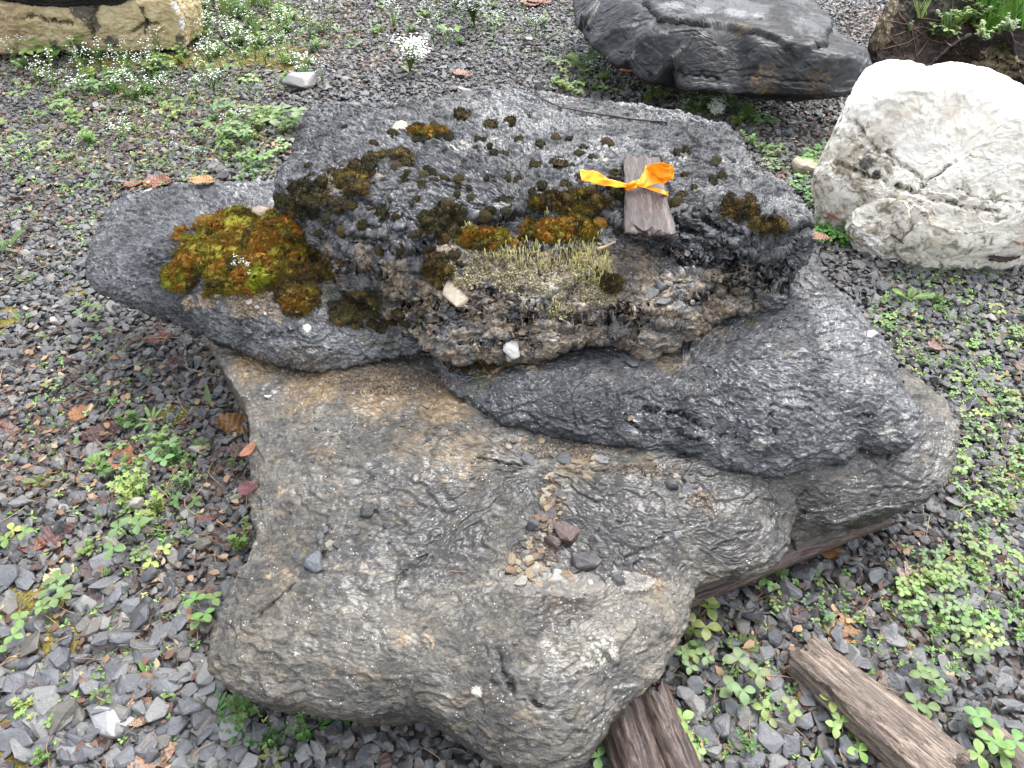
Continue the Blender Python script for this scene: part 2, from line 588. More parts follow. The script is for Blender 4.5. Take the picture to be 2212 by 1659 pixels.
    for k in ('tan', 'brown', 'pale', 'moss', 'wetd'):
        a = np.zeros(len(V))
        for kk, bu, bv, br_, st in blobs:
            if kk != k: continue
            p = pick(bu, bv)
            dd = np.linalg.norm(V - p, axis=1)
            a = np.maximum(a, st * smooth(1.0, 0.25, dd / br_))
        attrs[k] = a
    if post: post(V, N, attrs)
    org = np.array([c[0], c[1], zbv.min()])
    i0 = np.arange(NR - 1)[:, None] * nt + np.arange(nt)[None]
    i1 = np.arange(NR - 1)[:, None] * nt + (np.arange(nt)[None] + 1) % nt
    quads = np.stack([i0, i0 + nt, i1 + nt, i1], -1).reshape(-1, 4)
    me = mesh_np(name, V - org, quads, [mat], True, attrs)
    o = link(name, me, None, org)
    ROCKS[name] = o
    return o
# ------------------------------------------------------------------ rock materials
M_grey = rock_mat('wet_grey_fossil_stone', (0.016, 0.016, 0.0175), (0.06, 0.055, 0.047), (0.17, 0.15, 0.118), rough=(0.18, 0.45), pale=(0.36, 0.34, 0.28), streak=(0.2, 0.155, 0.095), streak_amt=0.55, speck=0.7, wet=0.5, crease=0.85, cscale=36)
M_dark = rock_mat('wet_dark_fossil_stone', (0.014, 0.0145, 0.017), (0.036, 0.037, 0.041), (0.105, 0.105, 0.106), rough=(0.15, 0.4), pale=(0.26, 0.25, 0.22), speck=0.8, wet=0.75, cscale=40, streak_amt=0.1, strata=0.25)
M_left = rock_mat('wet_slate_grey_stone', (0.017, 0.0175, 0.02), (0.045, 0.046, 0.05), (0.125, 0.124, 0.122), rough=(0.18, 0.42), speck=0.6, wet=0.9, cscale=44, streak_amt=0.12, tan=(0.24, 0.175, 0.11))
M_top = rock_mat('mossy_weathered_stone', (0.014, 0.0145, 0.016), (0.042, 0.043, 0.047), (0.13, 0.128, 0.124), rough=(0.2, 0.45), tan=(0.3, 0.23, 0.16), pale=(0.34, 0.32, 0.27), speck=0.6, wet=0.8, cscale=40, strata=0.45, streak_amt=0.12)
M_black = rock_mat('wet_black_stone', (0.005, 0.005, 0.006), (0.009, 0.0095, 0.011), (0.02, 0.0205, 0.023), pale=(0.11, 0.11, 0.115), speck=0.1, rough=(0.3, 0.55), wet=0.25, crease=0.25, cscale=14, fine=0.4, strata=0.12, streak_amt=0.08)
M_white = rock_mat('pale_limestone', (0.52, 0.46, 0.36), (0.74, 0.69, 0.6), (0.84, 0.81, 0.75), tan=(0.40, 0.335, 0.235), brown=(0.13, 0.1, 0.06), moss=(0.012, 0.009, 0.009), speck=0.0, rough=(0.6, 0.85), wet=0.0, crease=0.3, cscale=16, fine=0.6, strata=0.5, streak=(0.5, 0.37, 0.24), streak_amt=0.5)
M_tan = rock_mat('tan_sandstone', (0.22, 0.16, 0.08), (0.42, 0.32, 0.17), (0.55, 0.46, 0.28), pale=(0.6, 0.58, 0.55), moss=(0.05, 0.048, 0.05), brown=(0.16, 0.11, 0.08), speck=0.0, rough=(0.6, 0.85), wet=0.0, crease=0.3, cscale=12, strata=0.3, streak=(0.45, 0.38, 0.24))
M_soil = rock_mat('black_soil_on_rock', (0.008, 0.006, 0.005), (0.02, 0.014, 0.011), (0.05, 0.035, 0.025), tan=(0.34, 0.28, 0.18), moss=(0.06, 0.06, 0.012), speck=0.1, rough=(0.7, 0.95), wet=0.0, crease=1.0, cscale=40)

# ------------------------------------------------------------------ ground
def ground_mat():
    m = NT('damp_ground')
    co = m.coord()
    v = m.vor(co, 38, out='Color')
    vd = m.vor(co, 38)
    bw = m.n('ShaderNodeRGBToBW')
    m.l(v, bw.inputs[0])
    c = m.ramp(bw.outputs[0], [(0.2, (0.03, 0.03, 0.032)), (0.5, (0.09, 0.09, 0.092)), (0.8, (0.17, 0.168, 0.165))])
    c = m.mix(m.step(vd, 0.35, 0.6), c, (0.02, 0.015, 0.012))
    soil = m.step(m.noise(co, 2.1, 5, 0.6), 0.4, 0.6)
    c = m.mix(m.math('MULTIPLY', soil, 0.7), c, (0.085, 0.055, 0.038))
    nrm = m.bump(m.math('SUBTRACT', 1.0, vd), 0.012, 1.0)
    return m.fin(c, 0.6, nrm)

def build_ground():
    xs = np.concatenate([[-70, -30, -14, -8], np.linspace(-5, 5, 160), [8, 14, 30, 70]])
    ys = np.concatenate([[-20, -6, -1.5], np.linspace(-0.4, 9, 150), [12, 18, 30, 60, 110]])
    X, Y = np.meshgrid(xs, ys)
    p = np.c_[X.ravel(), Y.ravel(), np.zeros(X.size)]
    z = (fbm(p, 2.0, 3, 77) - 0.5) * 0.03 - 0.004
    V = np.c_[p[:, :2], z]
    nx, ny = len(xs), len(ys)
    i = np.arange(ny - 1)[:, None] * nx + np.arange(nx - 1)[None]
    quads = np.stack([i, i + 1, i + nx + 1, i + nx], -1).reshape(-1, 4)
    o = link('ground', mesh_np('ground', V, quads, [ground_mat()]))
    tag(o, kind='structure')
build_ground()

def ground_z(xy):
    p = np.c_[xy, np.zeros(len(xy))]
    return (fbm(p, 2.0, 3, 77) - 0.5) * 0.03 - 0.004

def wp(x, y, z):
    u, v, d = proj(np.array([[x, y, z]], float))
    return (float(u[0]), float(v[0]), z)

# ------------------------------------------------------------------ the four stacked slabs
A_rim = [(445, 722, .24), (490, 800, .24), (545, 880, .23), (550, 960, .22), (553, 1080, .21), (549, 1200, .20), (490, 1290, .19), (465, 1370, .18),
         (448, 1430, .17), (479, 1469, .17), (533, 1496, .17), (612, 1508, .17), (700, 1527, .17), (760, 1540, .17), (870, 1530, .17), (930, 1545, .17), (1014, 1597, .17),
         (1050, 1627, .17), (1103, 1648, .17), (1180, 1655, .17), (1248, 1650, .17), (1270, 1627, .17), (1320, 1547, .175), (1374, 1504, .18), (1424, 1443, .18),
         (1467, 1393, .18), (1477, 1361, .18), (1486, 1295, .18), (1490, 1256, .18), (1541, 1241, .18), (1610, 1234, .18), (1639, 1231, .18), (1668, 1213, .18),
         (1696, 1180, .18), (1700, 1148, .18), (1715, 1123, .18), (1729, 1112, .18), (1757, 1116, .18), (1804, 1130, .18), (1840, 1118, .18), (1901, 1105, .18), (1955, 1094, .19),
         (2009, 1070, .2), (2035, 1046, .2), (2052, 1010, .21), (2062, 973, .22), (2065, 938, .22), (2055, 902, .23), (2042, 869, .23), (2009, 841, .24), (1974, 818, .24), (1925, 790, .24),
         (1800, 720, .24), (1650, 690, .24), (1300, 680, .24), (900, 670, .24), (600, 660, .24), (480, 680, .24)]
A_tops = [(700, 820, .26), (900, 830, .26), (620, 1000, .26), (800, 950, .265), (1000, 950, .27), (900, 1080, .262), (1150, 1010, .252), (1190, 1130, .232), (1180, 1210, .222),
          (1050, 1130, .25), (1330, 1120, .255), (1300, 1200, .238), (1250, 1265, .217), (1150, 1255, .218), (1380, 1262, .218), (1100, 1215, .226), (1450, 1160, .248), (1600, 1120, .24), (1500, 1050, .262), (1750, 1040, .245),
          (1900, 950, .26), (1950, 900, .262), (1950, 1020, .24), (700, 1150, .25), (650, 1220, .235), (850, 1200, .245), (600, 1320, .225), (800, 1330, .232), (950, 1290, .232), (1100, 1350, .246), (1230, 1340, .25), (1350, 1340, .238),
          (1400, 1290, .222), (1150, 1450, .25), (1250, 1430, .246), (1000, 1430, .232), (800, 1450, .216), (600, 1430, .212), (1100, 1560, .225), (1220, 1570, .222), (1350, 1430, .222), (920, 1500, .212)]
tag(slab('flat_boulder', A_rim, A_tops, (1150, 1020, .24), M_grey, R=.012, flake=(.0035, 6, 5), zb=.05, uc_fn=lambda q: np.where(q[:, 0] > .2, .15, .035) * 1.0, ucp=1.1, nt=1250, nr=230, ns=30, side_freq=(9, 9, 30), bulge=0.0,
         amp=(.007, .0032, .0013), freq=(3.2, 9, 34), side_amp=.009, edge_jit=.010, seed=1,
         cracks=[([(1080, 1400), (1085, 1440), (1110, 1470), (1120, 1500), (1170, 1520), (1200, 1500)], .004, .008),
                 ([(1040, 980), (1090, 1000), (1130, 1000), (1170, 985)], .004, .007),
                 ([(700, 1180), (660, 1230), (600, 1290), (560, 1330)], .005, .007),
                 ([(1730, 1060), (1725, 1085), (1740, 1110)], .004, .007),
                 ([(920, 1190), (860, 1250), (790, 1290)], .006, .006)],
         blobs=[('wetd', 1350, 1110, .22, 1), ('wetd', 1600, 1090, .22, 1.2), ('wetd', 1850, 1020, .25, 1.2), ('wetd', 1980, 920, .15, 1), ('wetd', 950, 1150, .2, .75), ('wetd', 1150, 1040, .12, .7), ('wetd', 850, 1050, .15, .6), ('wetd', 1200, 1310, .12, .8), ('wetd', 1500, 1000, .15, 1), ('wetd', 800, 960, .15, .4), ('wetd', 1450, 1200, .1, .6), ('brown', 560, 780, .12, 1), ('brown', 680, 830, .13, 1), ('brown', 820, 850, .14, 1), ('brown', 960, 860, .13, .9), ('brown', 900, 950, .12, .55), ('brown', 1000, 960, .12, .6), ('brown', 700, 960, .08, .4),
                ('brown', 1190, 1080, .05, .8), ('brown', 1200, 1150, .05, .8), ('brown', 1140, 1230, .06, .7), ('brown', 1250, 1000, .08, .7), ('brown', 1400, 1010, .06, .7), ('brown', 1520, 1080, .05, .9), ('brown', 1410, 1250, .05, .7),
                ('tan', 1000, 1020, .02, .9), ('tan', 960, 1030, .02, .8), ('tan', 620, 1050, .05, .5), ('pale', 1190, 1400, .04, .5), ('pale', 1310, 1400, .06, .55), ('pale', 1270, 1420, .03, .7), ('pale', 1030, 1490, .018, .9),
                ('pale', 1660, 1130, .03, .8), ('pale', 1650, 1190, .035, .6), ('pale', 1600, 960, .02, .5), ('pale', 2010, 960, .02, .9), ('pale', 2005, 1000, .02, .6), ('pale', 640, 1400, .02, .5),
                ('tan', 2000, 985, .015, 1), ('tan', 600, 1250, .05, .45), ('tan', 900, 1380, .07, .4), ('tan', 700, 1420, .08, .3), ('pale', 560, 1120, .06, .35), ('brown', 1200, 1300, .09, .5)]),
    'large light grey wet fossil slab at the bottom of the stack, running to the front', 'rock slab')

B_rim = [(949, 797, .285), (981, 841, .28), (1032, 869, .28), (1086, 902, .28), (1140, 916, .28), (1194, 930, .28), (1248, 945, .28), (1355, 956, .28), (1410, 970, .28),
         (1480, 970, .28), (1560, 999, .28), (1649, 1014, .28), (1722, 1006, .28), (1776, 995, .285), (1830, 977, .29), (1870, 954, .29), (1912, 960, .29), (1955, 959, .295), (1978, 943, .3),
         (1974, 905, .31), (1941, 848, .33), (1931, 801, .34), (1912, 747, .35), (1880, 710, .36), (1847, 675, .37), (1804, 632, .38), (1776, 606, .39), (1754, 574, .4),
         (1700, 530, .4), (1500, 520, .36), (1200, 540, .33), (1000, 600, .3), (930, 700, .29)]
B_tops = [(1000, 810, .30), (1100, 860, .315), (1060, 790, .31), (1200, 800, .325), (1350, 790, .335), (1250, 880, .33), (1400, 880, .345), (1350, 940, .31), (1500, 780, .35), (1550, 860, .37), (1700, 850, .385), (1500, 930, .33),
          (1650, 950, .345), (1750, 930, .35), (1850, 870, .365), (1900, 910, .335), (1700, 700, .40), (1800, 760, .395), (1600, 700, .385), (1450, 700, .36), (1750, 630, .405), (1870, 800, .375), (1650, 780, .395), (1200, 700, .33)]
tag(slab('flat_boulder', B_rim, B_tops, (1480, 790, .34), M_dark, R=.018, flake=(.004, 9, 5), thick=.075, undercut=.14, ucp=1.1, side_freq=(10, 10, 26), nt=1150, nr=170, ns=36,
         amp=(.008, .0045, .0022), freq=(3.5, 12, 38), side_amp=.012, edge_jit=.012, seed=2,
         cracks=[([(1400, 880), (1480, 900), (1540, 930), (1600, 940)], .006, .012), ([(1660, 890), (1650, 915), (1680, 935)], .004, .01), ([(1820, 880), (1850, 900), (1890, 895)], .004, .009),
                 ([(1350, 900), (1430, 940), (1500, 950)], .005, .01), ([(1640, 860), (1690, 880), (1760, 870)], .004, .006)],
         blobs=[('brown', 1050, 800, .06, .9), ('brown', 1150, 775, .06, .9), ('brown', 1450, 775, .07, .7), ('moss', 1020, 830, .07, .7), ('moss', 1100, 850, .05, .4), ('moss', 1380, 740, .08, .8), ('moss', 1200, 760, .06, .7),
                ('moss', 1620, 680, .06, .6), ('brown', 1550, 720, .06, .6), ('pale', 1640, 950, .05, .6), ('pale', 1560, 960, .06, .55), ('pale', 1750, 960, .05, .5), ('pale', 1920, 930, .04, .8), ('pale', 1955, 900, .03, .7),
                ('pale', 1690, 640, .03, .5), ('pale', 1770, 630, .02, .6), ('pale', 1440, 940, .04, .4), ('pale', 1660, 740, .012, .9), ('brown', 1362, 905, .01, 1)]),
    'dark wet wedge-shaped slab jutting out right, under the top slab', 'rock slab')

D_rim = [(230, 460, .33), (259, 437, .34), (306, 426, .35), (360, 416, .36), (432, 409, .37), (540, 405, .38), (640, 400, .38), (760, 440, .38), (860, 520, .38), (930, 620, .37), (960, 700, .34),
         (917, 745, .31), (833, 754, .30), (780, 769, .29), (730, 779, .29), (684, 786, .29), (641, 784, .29), (583, 769, .29), (522, 747, .29), (435, 714, .29), (388, 686, .29), (360, 672, .29), (273, 642, .28),
         (212, 621, .28), (191, 592, .28), (196, 560, .28), (205, 525, .29), (219, 495, .31)]
D_tops = [(300, 480, .37), (260, 560, .34), (350, 560, .375), (450, 480, .39), (550, 450, .40), (300, 610, .325), (420, 640, .35), (450, 560, .385), (560, 550, .395), (650, 600, .39), (520, 660, .36), (600, 700, .35), (650, 740, .335), (720, 730, .33),
          (700, 660, .37), (800, 700, .34), (780, 640, .37), (550, 720, .325), (850, 700, .33)]
tag(slab('flat_boulder', D_rim, D_tops, (580, 590, .36), M_left, R=.035, flake=(.005, 9, 5), thick=.085, undercut=.15, ucp=1.1, side_freq=(9, 9, 26), nt=900, nr=130, ns=34,
         amp=(.008, .005, .003), freq=(3.5, 14, 42), side_amp=.009, edge_jit=.008, seed=3,
         cracks=[([(480, 690), (560, 720), (640, 715)], .005, .005)],
         blobs=[('tan', 440, 640, .05, .9), ('tan', 400, 650, .04, .9), ('tan', 500, 660, .05, .8), ('tan', 580, 455, .06, 1), ('brown', 560, 640, .09, .9), ('brown', 650, 620, .09, .9), ('moss', 720, 620, .09, .9), ('moss', 790, 650, .07, .8),
                ('moss', 800, 720, .06, .7), ('brown', 500, 540, .10, .8), ('moss', 600, 520, .09, .9), ('moss', 680, 560, .08, .9), ('tan', 600, 670, .05, .7), ('moss', 840, 740, .05, .8), ('pale', 665, 705, .02, .8)]),
    'slate grey slab with a thick moss bed, jutting out left of the stack', 'rock slab')

def c_post(V, N, at):
    u, v, d = proj(V)
    f = smooth(560, 610, v + (u - 1150) * .03) * smooth(760, 860, u) * smooth(1680, 1620, u)
    at['tan'] = np.maximum(at['tan'], .66 * f)
    g = smooth(520, 560, v) * smooth(640, 700, u) * smooth(900, 820, u)
    at['tan'] = np.maximum(at['tan'], .42 * g)
    at['brown'] = np.maximum(at['brown'], .3 * f)
    at['pale'] = np.maximum(at['pale'], .3 * f)
C_rim = [(708, 262, .52), (687, 270, .52), (663, 297, .51), (651, 342, .50), (644, 371, .50), (622, 390, .49), (614, 420, .48), (622, 470, .46), (624, 507, .44), (666, 530, .42), (682, 557, .41), (726, 587, .41), (757, 617, .40), (800, 640, .39),
         (840, 665, .38), (870, 690, .37), (924, 743, .36), (960, 761, .36), (1014, 768, .36), (1103, 772, .36), (1169, 761, .36), (1212, 754, .36), (1258, 733, .37), (1330, 730, .37), (1367, 738, .37), (1416, 757, .37), (1452, 750, .37), (1480, 740, .37), (1495, 718, .38),
         (1517, 700, .39), (1553, 682, .40), (1588, 664, .41), (1632, 660, .41), (1693, 655, .42), (1704, 635, .43), (1703, 612, .44), (1728, 590, .46), (1736, 562, .48), (1728, 529, .50), (1716, 496, .52), (1693, 457, .53), (1668, 428, .53), (1632, 420, .53),
         (1607, 400, .54), (1603, 378, .54), (1574, 322, .54), (1524, 297, .54), (1428, 275, .54), (1355, 264, .54), (1284, 257, .54), (1212, 243, .54), (1140, 229, .54), (1068, 233, .54), (995, 236, .54), (960, 248, .54), (852, 262, .53), (770, 262, .53)]
C_tops = [(750, 320, .54), (900, 320, .55), (1050, 290, .56), (1200, 300, .565), (1350, 310, .56), (1500, 350, .56), (1000, 400, .56), (1200, 400, .56), (1400, 400, .56), (1550, 430, .555), (800, 420, .54), (700, 430, .52), (680, 480, .49), (780, 500, .52),
          (860, 540, .505), (1000, 480, .54), (1150, 480, .535), (1300, 490, .54), (1450, 490, .545), (1600, 520, .545), (1680, 540, .535), (1640, 480, .55), (700, 535, .445), (800, 590, .45), (880, 600, .465), (860, 640, .42), (1000, 560, .505), (1120, 560, .505), (1250, 560, .503), (950, 640, .44),
          (1050, 640, .46), (1150, 650, .455), (1280, 640, .455), (1350, 640, .46), (1450, 640, .46), (1560, 600, .48), (1400, 560, .49), (1540, 650, .43), (1620, 620, .45), (1680, 600, .47), (1480, 700, .425), (1420, 700, .425), (950, 700, .405), (1100, 720, .405), (1250, 700, .41), (1350, 700, .42), (1000, 740, .385), (1200, 730, .39)]
C_up = [(600, 380, .5), (605, 470, .5), (640, 520, .49), (700, 530, .49), (760, 548, .5), (850, 560, .51), (920, 530, .53), (960, 480, .55), (1060, 490, .55), (1130, 460, .55), (1200, 440, .56), (1290, 445, .56), (1340, 490, .55), (1420, 505, .55), (1500, 530, .55), (1600, 560, .54), (1680, 572, .53), (1790, 560, .5), (1800, 300, .5), (1500, 200, .5), (600, 180, .5)]
C_lip = [(560, 380, .45), (560, 560, .44), (700, 560, .44), (800, 600, .44), (880, 620, .45), (940, 650, .46), (1050, 665, .46), (1140, 655, .47), (1230, 660, .47), (1340, 655, .47), (1420, 650, .47), (1520, 625, .47), (1600, 590, .47), (1850, 580, .45), (1800, 200, .5), (560, 150, .5)]
tag(slab('flat_boulder', C_rim, C_tops, (1150, 520, .5), M_top, R=.02, flake=(.006, 9, 5), thick=.075, undercut=.14, ucp=1.1, side_freq=(12, 12, 32), post=c_post, nt=1300, nr=230, ns=30,
         layers=[(C_up, .022, .006, .02), (C_lip, .014, .008, .03)], terr=(.034, .75),
         amp=(.010, .009, .0045), freq=(4, 15, 42), side_amp=.014, edge_jit=.016, seed=4,
         cracks=[([(1445, 470), (1490, 490), (1530, 500), (1570, 530)], .006, .02), ([(1450, 440), (1520, 460), (1580, 500), (1640, 510)], .006, .015), ([(1150, 600), (1200, 560), (1240, 540)], .005, .01), ([(880, 560), (830, 530), (760, 520)], .005, .012),
                 ([(1500, 450), (1560, 480)], .006, .012), ([(1470, 520), (1540, 540), (1620, 560)], .006, .012), ([(930, 600), (980, 640), (1050, 660), (1100, 650)], .008, .02), ([(1240, 690), (1320, 680), (1400, 690)], .008, .02), ([(860, 660), (950, 690), (1050, 700)], .008, .018),
                 ([(690, 400), (640, 430), (630, 480)], .008, .016), ([(1560, 620), (1620, 600), (1690, 590)], .01, .02),
                 ([(640, 520), (720, 570), (800, 610), (860, 640), (940, 662), (1040, 690)], .006, .02), ([(900, 640), (1000, 678), (1100, 692), (1200, 680), (1300, 694), (1400, 705)], .006, .02), ([(880, 700), (980, 730), (1080, 742), (1180, 735)], .005, .016),
                 ([(1000, 610), (1080, 640), (1160, 657), (1230, 650)], .006, .018), ([(1230, 640), (1330, 662), (1420, 655), (1500, 640)], .006, .018), ([(1440, 540), (1540, 572), (1640, 582), (1720, 585)], .007, .024), ([(1500, 650), (1560, 632), (1640, 628), (1700, 622)], .007, .022),
                 ([(700, 560), (760, 575), (830, 600)], .005, .015), ([(1120, 700), (1130, 730), (1150, 760)], .005, .014), ([(1340, 670), (1360, 700), (1365, 735)], .006, .02), ([(940, 560), (960, 600), (990, 620)], .005, .014)],
         blobs=[('wetd', 1050, 300, .12, .3), ('tan', 1000, 640, .05, 1), ('tan', 960, 640, .04, .9), ('tan', 1060, 570, .08, .9), ('tan', 960, 550, .06, .9), ('tan', 1180, 590, .10, 1), ('tan', 1300, 560, .10, .9), ('tan', 1250, 650, .07, .9), ('tan', 1380, 560, .07, .9), ('tan', 1400, 620, .07, .7), ('tan', 1500, 600, .06, .5),
                ('tan', 850, 590, .06, .9), ('tan', 780, 540, .04, .7), ('tan', 740, 380, .07, .8), ('tan', 800, 340, .03, .8), ('tan', 930, 280, .0, .8), ('tan', 865, 315, .02, 1), ('tan', 820, 370, .03, .9), ('tan', 930, 600, .05, .8), ('tan', 1050, 690, .05, .6), ('tan', 1460, 700, .04, .6), ('tan', 980, 720, .03, .5),
                ('tan', 720, 400, .06, .9), ('tan', 1440, 700, .03, .8), ('tan', 1660, 630, .03, .8), ('pale', 1100, 770, .02, 1), ('pale', 1060, 300, .07, .5), ('pale', 1180, 320, .05, .5), ('pale', 1000, 310, .07, .55), ('pale', 1300, 330, .04, .6), ('pale', 1080, 440, .05, .6), ('pale', 1420, 350, .04, .6),
                ('pale', 1550, 340, .05, .5), ('pale', 1480, 335, .03, .6), ('pale', 900, 500, .06, .35), ('pale', 760, 330, .05, .4), ('pale', 1200, 620, .07, .8), ('pale', 1150, 640, .05, .7), ('pale', 1210, 680, .02, 1), ('pale', 1010, 560, .04, .6),
                ('moss', 700, 400, .07, .8), ('moss', 640, 450, .05, .8), ('moss', 820, 340, .05, .6), ('moss', 900, 410, .05, .5), ('moss', 1250, 480, .08, .9), ('moss', 1180, 500, .06, .8), ('moss', 1320, 440, .04, .5), ('moss', 1590, 460, .06, .7), ('moss', 1650, 490, .06, .7), ('brown', 1240, 440, .06, .7), ('brown', 780, 560, .05, .8),
                ('brown', 820, 620, .06, .7), ('brown', 700, 540, .05, .8), ('moss', 900, 690, .05, .7), ('moss', 830, 650, .04, .7), ('brown', 1250, 740, .05, .6), ('brown', 1000, 490, .05, .6)]),
    'uppermost mossy slab of the stack with a crumbling tan front, carrying the board', 'rock slab')

# ------------------------------------------------------------------ rocks around the stack
E_rim = [(1236, -30, .25), (1238, 20, .22), (1247, 62, .21), (1290, 110, .2), (1370, 166, .18), (1450, 192, .17), (1560, 202, .17), (1700, 206, .17), (1780, 210, .17), (1838, 212, .18), (1870, 195, .2), (1886, 160, .24), (1872, 122, .28), (1848, 104, .28), (1822, 86, .3),
         (1795, 60, .3), (1768, 30, .3), (1725, -20, .3), (1600, -60, .3), (1400, -60, .28)]
E_tops = [(1262, 22, .32), (1330, 50, .325), (1390, 78, .33), (1450, 110, .325), (1560, 127, .33), (1640, 150, .32), (1700, 148, .325), (1790, 176, .30), (1850, 168, .30), (1400, 30, .36), (1500, 70, .355), (1650, 100, .345), (1780, 120, .325),
          (1550, 20, .37), (1845, 125, .31), (1700, 30, .355), (1500, -30, .36), (1300, -20, .33), (1600, 70, .35), (1450, 165, .24), (1600, 175, .24), (1750, 190, .23), (1350, 120, .25)]
E_up = [(1390, -120, .4), (1395, -10, .4), (1430, 26, .4), (1500, 36, .4), (1600, 44, .4), (1650, 48, .4), (1690, 66, .4), (1735, 90, .38), (1785, 84, .36), (1800, 30, .36), (1760, -120, .36)]
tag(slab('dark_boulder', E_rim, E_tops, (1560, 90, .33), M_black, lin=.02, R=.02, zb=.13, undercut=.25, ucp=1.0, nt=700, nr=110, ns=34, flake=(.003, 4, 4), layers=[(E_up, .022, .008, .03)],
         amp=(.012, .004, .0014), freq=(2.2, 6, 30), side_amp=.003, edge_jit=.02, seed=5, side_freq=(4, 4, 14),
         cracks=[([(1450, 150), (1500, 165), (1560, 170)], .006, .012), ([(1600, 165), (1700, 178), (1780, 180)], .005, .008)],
         blobs=[('pale', 1450, 6, .1, .8), ('pale', 1590, 22, .09, .8), ('pale', 1520, 16, .08, .8), ('pale', 1640, 30, .05, .7), ('pale', 1370, 50, .03, .9), ('pale', 1365, 115, .03, .8), ('brown', 1650, 170, .12, .5), ('brown', 1760, 185, .1, .5), ('brown', 1600, 60, .06, .5), ('pale', 1540, 155, .02, .5)]),  # pale blobs at the top back paint whitish reflections into the colour
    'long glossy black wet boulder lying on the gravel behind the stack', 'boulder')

Fw_rim = [(1772, 372, .2), (1778, 345, .24), (1800, 290, .3), (1822, 240, .36), (1850, 180, .42), (1882, 143, .45), (1925, 131, .47), (1965, 140, .47), (1998, 156, .46), (2022, 143, .47), (2062, 137, .48), (2115, 143, .48), (2212, 186, .47), (2320, 240, .45), (2420, 330, .35), (2440, 430, .2),
          (2350, 478, .16), (2250, 500, .16), (2150, 508, .16), (2060, 506, .16), (1998, 484, .18), (1975, 452, .2), (1930, 436, .19), (1860, 424, .18), (1800, 398, .18)]
Fw_tops = [(1850, 210, .44), (1905, 262, .465), (1955, 320, .45), (1990, 375, .41), (1950, 190, .515), (2100, 190, .53), (2212, 240, .525), (2030, 270, .51), (2150, 320, .49), (2055, 340, .46), (2120, 385, .43), (2220, 385, .435), (2010, 150, .5),
           (1815, 285, .37), (1870, 335, .36), (1930, 380, .35), (1790, 355, .26), (1850, 395, .24), (1920, 412, .26), (1975, 425, .3), (2010, 430, .32), (2060, 455, .28), (2150, 465, .27), (2240, 460, .28), (2300, 330, .45), (2300, 430, .3)]
def w_post(V, N, at):  # tan on the sides, with the left face's shade painted in
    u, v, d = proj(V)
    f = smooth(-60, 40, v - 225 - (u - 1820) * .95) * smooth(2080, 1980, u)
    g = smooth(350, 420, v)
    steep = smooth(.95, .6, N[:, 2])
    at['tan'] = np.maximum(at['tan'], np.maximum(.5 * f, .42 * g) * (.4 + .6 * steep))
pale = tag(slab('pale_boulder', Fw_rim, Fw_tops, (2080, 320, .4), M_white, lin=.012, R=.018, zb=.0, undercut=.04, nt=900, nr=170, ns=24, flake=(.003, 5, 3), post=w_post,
         amp=(.012, .006, .0014), freq=(3.5, 9, 34), side_amp=.0025, edge_jit=.008, seed=6, side_freq=(4, 4, 20),
         layers=[([(1700, 250, .4), (1840, 262, .4), (1880, 315, .4), (1935, 350, .4), (1985, 385, .4), (2000, 430, .3), (1960, 470, .2), (1700, 440, .2)], -.014, .004, .006),
                 ([(1960, 470, .2), (1992, 398, .38), (2006, 420, .34), (2040, 436, .32), (2090, 450, .3), (2180, 455, .3), (2260, 440, .3), (2500, 440, .3), (2500, 560, .1), (1960, 560, .1)], -.010, .004, .006)],
         cracks=[([(1840, 262), (1880, 315), (1935, 350), (1985, 385)], .006, .034), ([(1800, 350), (1850, 375), (1920, 398), (1985, 415)], .007, .036), ([(1990, 395), (2000, 425), (2040, 440), (2090, 455), (2150, 460)], .006, .026),
                 ([(1990, 390), (2020, 372), (2050, 345)], .005, .022), ([(1830, 305), (1870, 330), (1930, 360)], .003, .012), ([(2060, 410), (2110, 432), (2180, 436), (2230, 445)], .003, .012), ([(2030, 300), (2070, 330), (2130, 350)], .002, .005)],
         blobs=[('moss', 1865, 352, .045, .95), ('moss', 1890, 378, .025, .9), ('tan', 1850, 330, .08, .6), ('tan', 1900, 365, .07, .6), ('tan', 1820, 375, .06, .8), ('tan', 2050, 470, .08, .45), ('tan', 2180, 470, .08, .45), ('tan', 1850, 300, .05, .4), ('brown', 1850, 405, .05, .9), ('brown', 1930, 420, .04, .6)]),
    'big pale cream limestone boulder with cracks, beside the black boulder', 'boulder')
L_rim = [(1832, 490, .09), (1829, 464, .12), (1862, 442, .15), (1900, 432, .19), (1945, 428, .22), (1978, 438, .24), (1996, 468, .21), (2060, 490, .18), (2150, 494, .17), (2250, 486, .17), (2400, 460, .17), (2440, 490, .06), (2340, 520, .05), (2212, 541, .05), (2120, 549, .05), (2050, 552, .05), (1985, 552, .05), (1940, 547, .05), (1900, 536, .06), (1860, 515, .07)]
L_tops = [(1870, 462, .17), (1930, 455, .21), (1975, 470, .215), (1900, 490, .155), (1960, 500, .165), (2050, 512, .165), (2180, 512, .16), (1900, 515, .11), (2000, 530, .11), (2150, 530, .11), (2300, 500, .16)]
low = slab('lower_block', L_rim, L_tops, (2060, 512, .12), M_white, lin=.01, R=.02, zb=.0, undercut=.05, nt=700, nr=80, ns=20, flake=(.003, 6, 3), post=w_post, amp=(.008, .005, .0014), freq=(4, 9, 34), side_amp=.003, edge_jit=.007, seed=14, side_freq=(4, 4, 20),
     cracks=[([(1995, 470), (2010, 510), (2000, 545)], .003, .008)], blobs=[('tan', 1860, 500, .05, .6), ('tan', 2100, 535, .12, .6), ('tan', 1950, 535, .08, .6), ('tan', 2200, 520, .08, .5), ('brown', 2060, 549, .06, .5)])
low.parent = pale
low.location = low.location - pale.location
